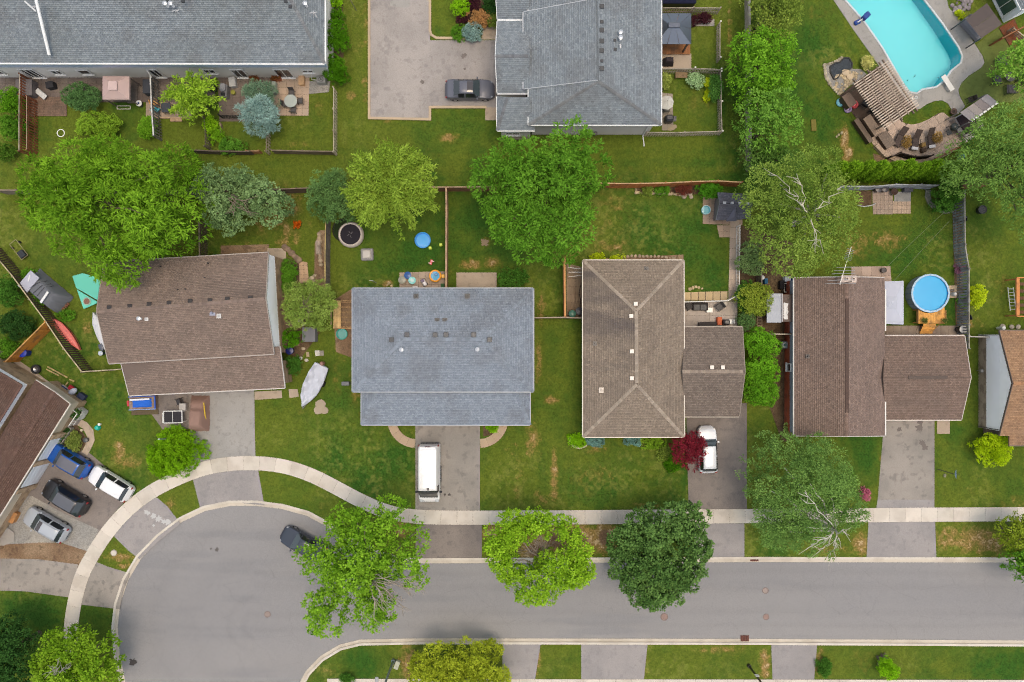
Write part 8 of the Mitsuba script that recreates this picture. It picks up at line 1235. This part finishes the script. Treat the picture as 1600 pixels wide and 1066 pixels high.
rocks('rock_bed', 'many cream round rocks in the stone bed by the pond', sp, C(196, 178, 146), jit=.2); rocks('rock_border', 'pale stones along the outer edge of the pond bed', rowspots([(1288, 103), (1290, 120), (1297, 133), (1311, 149)], 4.2, 2.6, 9) + rowspots([(1288, 102), (1298, 99), (1312, 93), (1318, 89)], 4.2, 2.2, 10), C(190, 180, 156)); k = thing('stepping_stone', 'two large flat stones between pond and pergola', 'stone')
for x, y, rx, ry in ((1320, 114, 6, 5), (1327, 121, 5, 5)): put_m(k, 'stone', prism(Polygon(np.array(WP(oval(x, y, rx, ry, 10))) - np.array(G2(x, y))), 0, .16), x, y, 0, 0, 'slab', C(206, 186, 156))
# loungers
def lounger(label, px, py, deg, towel=None):
    k = thing('sun_lounger', label, 'sun lounger', None); a = math.radians(deg); P = lambda n, m, c, mat='matte': put_m(k, n, m, px, py, 0, a, mat, c); D1 = C(86, 74, 70)
    P('seat', box(.15, 0, .34, 1.15, .6, .05, c=.02), D1); m = box(0, 0, 0, .85, .6, .05, c=.02); v = m[0].copy(); v = np.stack([v[:, 0] * .8 - v[:, 2] * .6, v[:, 1], v[:, 0] * .6 + v[:, 2] * .8], 1); v[:, 0] = -v[:, 0]; P('backrest', (v + [-.75, 0, .62], m[1][:, ::-1]), D1)
    for s in (-1, 1):
        P('frame', tube([(-.45, s * .31, .36), (.74, s * .31, .36)], .025), C(60, 54, 52)); P('armrest', tube([(-.3, s * .36, .56), (.3, s * .36, .54)], .03), C(60, 54, 52))
        for x in (-.4, .65): P('leg', tube([(x, s * .3, .36), (x + .06, s * .32, 0)], .022), C(60, 54, 52))
    if towel is not None:
        t = thing('towel', 'white towel on the ' + label.split(',')[0].replace('dark ', ''), 'towel') if 0 else None
        P('cushion', box(.62, 0, .395, .30, .64, .07, c=.03), towel, 'cloth')
lounger('dark brown lounger, leftmost of three on the tan terrace', 1402, 219, -112); lounger('dark brown lounger with white cushion, middle of three on the tan terrace', 1427, 224, -98, C(214, 212, 216)); lounger('dark brown lounger with white cushion, rightmost of three on the tan terrace', 1451, 221, -82, C(220, 216, 218))
for x, y, lab in [(1439, 228, 'small tan side table between the middle and right loungers'), (1440, 236, 'small dark crate between the loungers')]: crate('side_table', lab, 'table', x, y, .4, .4, .4, 10, C(150, 120, 70) if y < 230 else C(84, 66, 52), 'wood')
for x, y, lab in [(1465, 215, 'dry straw coloured grass plant right of the loungers'), (1417, 222, 'dry straw plant between left and middle loungers')]: shrub(lab, x, y, 4, 7, .8, L2((140, 112, 60), (180, 150, 90)), int(x))
k = thing('low_wall', 'curved tan stone seat wall along the lower edge of the lounger terrace', 'wall'); L_ = LineString(WP([(1366, 228), (1380, 243), (1398, 252), (1424, 256), (1452, 252), (1474, 242), (1496, 228)])); n_ = 16
for i in range(n_): add(k, 'block', prism(substring(L_, L_.length * i / n_ + .012, L_.length * (i + 1) / n_ - .012).buffer(.2, cap_style='flat'), 0, .42), 'slab', C(186, 164, 144))
fence('dark slatted curved screen behind the three loungers', [(1393, 245), (1408, 239), (1430, 245), (1458, 243)], 1.0, C(52, 42, 38), C(60, 50, 46), bw=.11, pitch=.13, name='slatted_screen', category='screen'); fence('orange brown board screen under the big pale green tree by the terrace', [(1462, 248), (1482, 238), (1500, 229)], 1.2, C(140, 92, 62), C(150, 104, 74), bw=.14, pitch=.15, name='slatted_screen', category='screen')
k = thing('hot_tub', 'square hot tub with dark folding cover beside the lounger terrace', 'hot tub'); a = math.radians(30); put_m(k, 'cabinet', box(0, 0, 0, 2.1, 2.1, .82, c=.06), 1506, 195, 0, a, 'satin', C(156, 148, 146))
for s in (-.47, .47): put_m(k, 'cover', box(0, s, .825, 1.72, .92, .12, c=.05), 1504, 195, 0, a + .0, 'cloth', C(62, 52, 56))
put_m(k, 'step', box(-.1, -1.35, 0, 1.7, .45, .35, c=.03), 1506, 195, 0, a, 'satin', C(176, 168, 162)); put_m(k, 'cover_lifter', tube([(-1.1, .9, .3), (-1.15, 1.0, 1.05), (.9, 1.0, 1.0)], .03), 1506, 195, 0, a, 'satin', C(150, 150, 154))
k = thing('lean_to', 'grey lean to roof with white dashed edge beside the hot tub', 'roof'); z = 2.0; e = [W(1500, 176, z), W(1543, 147, z), W(1560, 160, 2.3), W(1517, 190, 2.3)]
for i in range(4):
    s0, s1 = i / 4 + .004, (i + 1) / 4 - .004; p = [e[0] + (e[1] - e[0]) * s0, e[0] + (e[1] - e[0]) * s1, e[3] + (e[2] - e[3]) * s1, e[3] + (e[2] - e[3]) * s0]; add(k, 'roof_panel', (np.array(p + [q - [0, 0, .04] for q in p]), np.array([[0, 1, 2], [0, 2, 3], [4, 6, 5], [4, 7, 6], [0, 4, 5], [0, 5, 1], [2, 6, 7], [2, 7, 3]])), 'satin', [C(150, 144, 146), C(160, 152, 150), C(138, 130, 132), C(156, 152, 158)][i])
for i in range(7): c = e[3] + (e[2] - e[3]) * (i + .5) / 7; add(k, 'edge_clip', box(c[0], c[1], 2.3, .34, .16, .06, math.atan2((e[2] - e[3])[1], (e[2] - e[3])[0])), 'satin', WHITE)
for p in e: add(k, 'post', box(p[0] * .997, p[1] * .997, 0, .1, .1, p[2] - .06), 'satin', C(120, 116, 116))
k = thing('barbecue', 'black kettle barbecue with side tables on the tan terrace', 'barbecue'); put_m(k, 'kettle', ball(0, 0, .85, .38, .38, .32, 2), 1482, 203, 0, 0, 'satin', C(48, 54, 52), True); put_m(k, 'leg', merge([tube([(.25 * math.cos(a), .25 * math.sin(a), .7), (.32 * math.cos(a), .32 * math.sin(a), 0)], .025) for a in (.3, 2.4, 4.5)]), 1482, 203, 0, 0, 'satin', BLACK); put_m(k, 'side_table', box(-.55, -.35, .75, .5, .5, .05, c=.01), 1482, 203, 0, .3, 'satin', C(40, 40, 42)); put_m(k, 'side_table', box(.45, -.42, .75, .4, .45, .05, c=.01), 1482, 203, 0, .3, 'satin', C(120, 118, 118))
k = thing('flower_pot', 'brown stone pot at the tip of the grass island', 'planter'); put_m(k, 'pot', lathe([(.001, 0), (.2, 0), (.32, .35), (.26, .35), (.001, .28)], 14), 1487, 176, 0, 0, 'matte', C(92, 76, 68), 40); put_m(k, 'soil', disc(0, 0, .3, .25, .02, 12), 1487, 176, 0, 0, 'matte', C(60, 50, 44))
# diving board, pool chair
k = thing('diving_board', 'white diving board at the deep end of the turquoise pool', 'diving board'); p, q = W(1469, 121, .5), W(1484, 144, .5); put_m(k, 'board', box(0, 0, .42, np.linalg.norm(p - q), .5, .05, c=.02), 1476.5, 132.5, 0, math.atan2(q[1] - p[1], q[0] - p[0]), 'satin', C(226, 224, 220)); put_m(k, 'stand', box(.45, 0, .03, .5, .45, .39, c=.03), 1476.5, 132.5, 0, math.atan2(q[1] - p[1], q[0] - p[0]), 'satin', C(196, 196, 196))
k = thing('pool_hoop', 'blue two part pool hoop with white bar at the left pool edge', 'pool toy'); put_m(k, 'backboard', box(0, 0, .1, .75, .5, .5, c=.08), 1350, 28, 0, .8, 'satin', C(22, 62, 140)); put_m(k, 'base', box(0, 0, .03, .65, .42, .22, c=.08), 1338.5, 36, 0, .5, 'satin', C(22, 62, 140)); p, q = W(1340, 35, .3), W(1349, 29, .3); add(k, 'bar', tube([p, q], .05), 'satin', WHITE)
bin_('white skimmer lid on the pool edge by the pergola', 1431, 153, .16, .08, C(226, 230, 232), name='skimmer_lid', cat='lid'); bin_('white round lamp base at the lower pergola corner', 1425, 154, .1, .1, WHITE, name='skimmer_lid', cat='lid')
# awning, sofa, rocks, dark armchairs
k = thing('awning', 'big dark grey fabric awning at the pool house', 'awning'); e = [W(1509, 30, 2.2), W(1542, 5, 2.7), W(1566, 38, 2.7), W(1533, 60, 2.2)]
for s0, s1 in ((0, .497), (.503, 1)):
    a0, a1 = e[0] + (e[3] - e[0]) * s0, e[0] + (e[3] - e[0]) * s1; b0, b1 = e[1] + (e[2] - e[1]) * s0, e[1] + (e[2] - e[1]) * s1; md = [(a0 + b0) / 2 - [0, 0, .08], (a1 + b1) / 2 - [0, 0, .08]]; add(k, 'canopy_panel', (np.array([a0, a1, md[1], md[0], b1, b0]), np.array([[0, 2, 1], [0, 3, 2], [3, 4, 2], [3, 5, 4]])), 'cloth', C(96, 88, 86) if s0 == 0 else C(104, 96, 94), True)
for p in (e[0], e[3]): add(k, 'post', box(p[0], p[1], 0, .09, .09, 2.16), 'satin', DKGREY)
k = thing('garden_sofa', 'long light grey covered sofa along the pool deck', 'sofa'); p, q = W(1503, 34, .7), W(1528, 62, .7); put_m(k, 'cover', box(0, 0, 0, np.linalg.norm(p - q) + .2, .85, .72, c=.15), 1515, 48.5, 0, math.atan2(q[1] - p[1], q[0] - p[0]), 'cloth', C(128, 128, 136)); put_m(k, 'backrest', box(0, .45, 0, np.linalg.norm(p - q) + .2, .25, .95, c=.1), 1515, 48.5, 0, math.atan2(q[1] - p[1], q[0] - p[0]), 'cloth', C(112, 112, 120))
sp = [(q[0], q[1], float(np.random.default_rng(int(q[0] * 3)).uniform(2.2, 4.0))) for q in inpoly(Polygon([(1484, 12), (1500, -4), (1520, -4), (1520, 10), (1500, 26), (1492, 22)]), 34, np.random.default_rng(3))]; rocks('rock_bed', 'purple grey rocks between pool deck and pool house', sp, C(138, 132, 136), jit=.25)
fence('orange brown fence corner behind the dark awning', [(1566, 60), (1580, 52), (1604, 40)], 1.7, C(150, 92, 58), C(160, 112, 80), bw=.15, pitch=.155); pavers('wooden_deck', [(1560, 44), (1584, 30), (1600, 70), (1580, 78)], .15, C(128, 74, 46), 'red brown deck boards beside the dark awning', cat='deck', stepy=5., gap=.012, z=.10, mat='wood', rot=.55)
for x, y, d, lab in [(1561, 100, -70, 'black lounge chair on the even turf, upper one'), (1553, 127, 0, 'black lounge chair on the even turf, left one'), (1575, 142, 90, 'black lounge chair on the even turf, lower one'), (1592, 122, 180, 'black lounge chair under the light green tree')]: chair(lab, x, y, d, C(40, 38, 40), seat=C(76, 74, 78), w=.85, mat='matte', name='lounge_chair', back=.4)
k = thing('garden_table', 'black low round table between the lounge chairs', 'table'); table(k, 1574, 122, .5, .4, C(60, 58, 56), BLACK, mat='satin'); fence('white slim rail fence at the right edge behind the light green tree', [(1583, 44), (1604, 60)], .9, C(190, 180, 160), C(200, 190, 170), bw=.08, pitch=.5)
chair('dark wicker chair at the tip of the even turf', 1512, 158, 200, C(50, 46, 44), w=.45)
solo('turf_patch', 'rectangular tan patch of dry turf on the pool lawn', 'turf', move(box(0, 0, 0, .5, 1.15, .10, c=.04), *W(1271, 196)[:2], 0, .05), 'matte', C(120, 112, 50)); rocks('garden_stones', 'pale stones above the bare strip in the pool lawn', [(1310, 211, 2.4), (1315, 208, 2.6), (1307, 214, 1.8)], C(170, 160, 130)); k = thing('recycling_tub', 'teal and white tubs under the big pale green tree', 'tub'); put_m(k, 'tub', box(0, 0, 0, .6, .5, .4, c=.06), 1500, 246, 0, .3, 'satin', C(70, 130, 150)); put_m(k, 'lid', box(.3, -.8, 0, .55, .4, .3, c=.05), 1500, 246, 0, .6, 'satin', C(200, 206, 204))
# the labels of the split spill pieces: each blot is a part
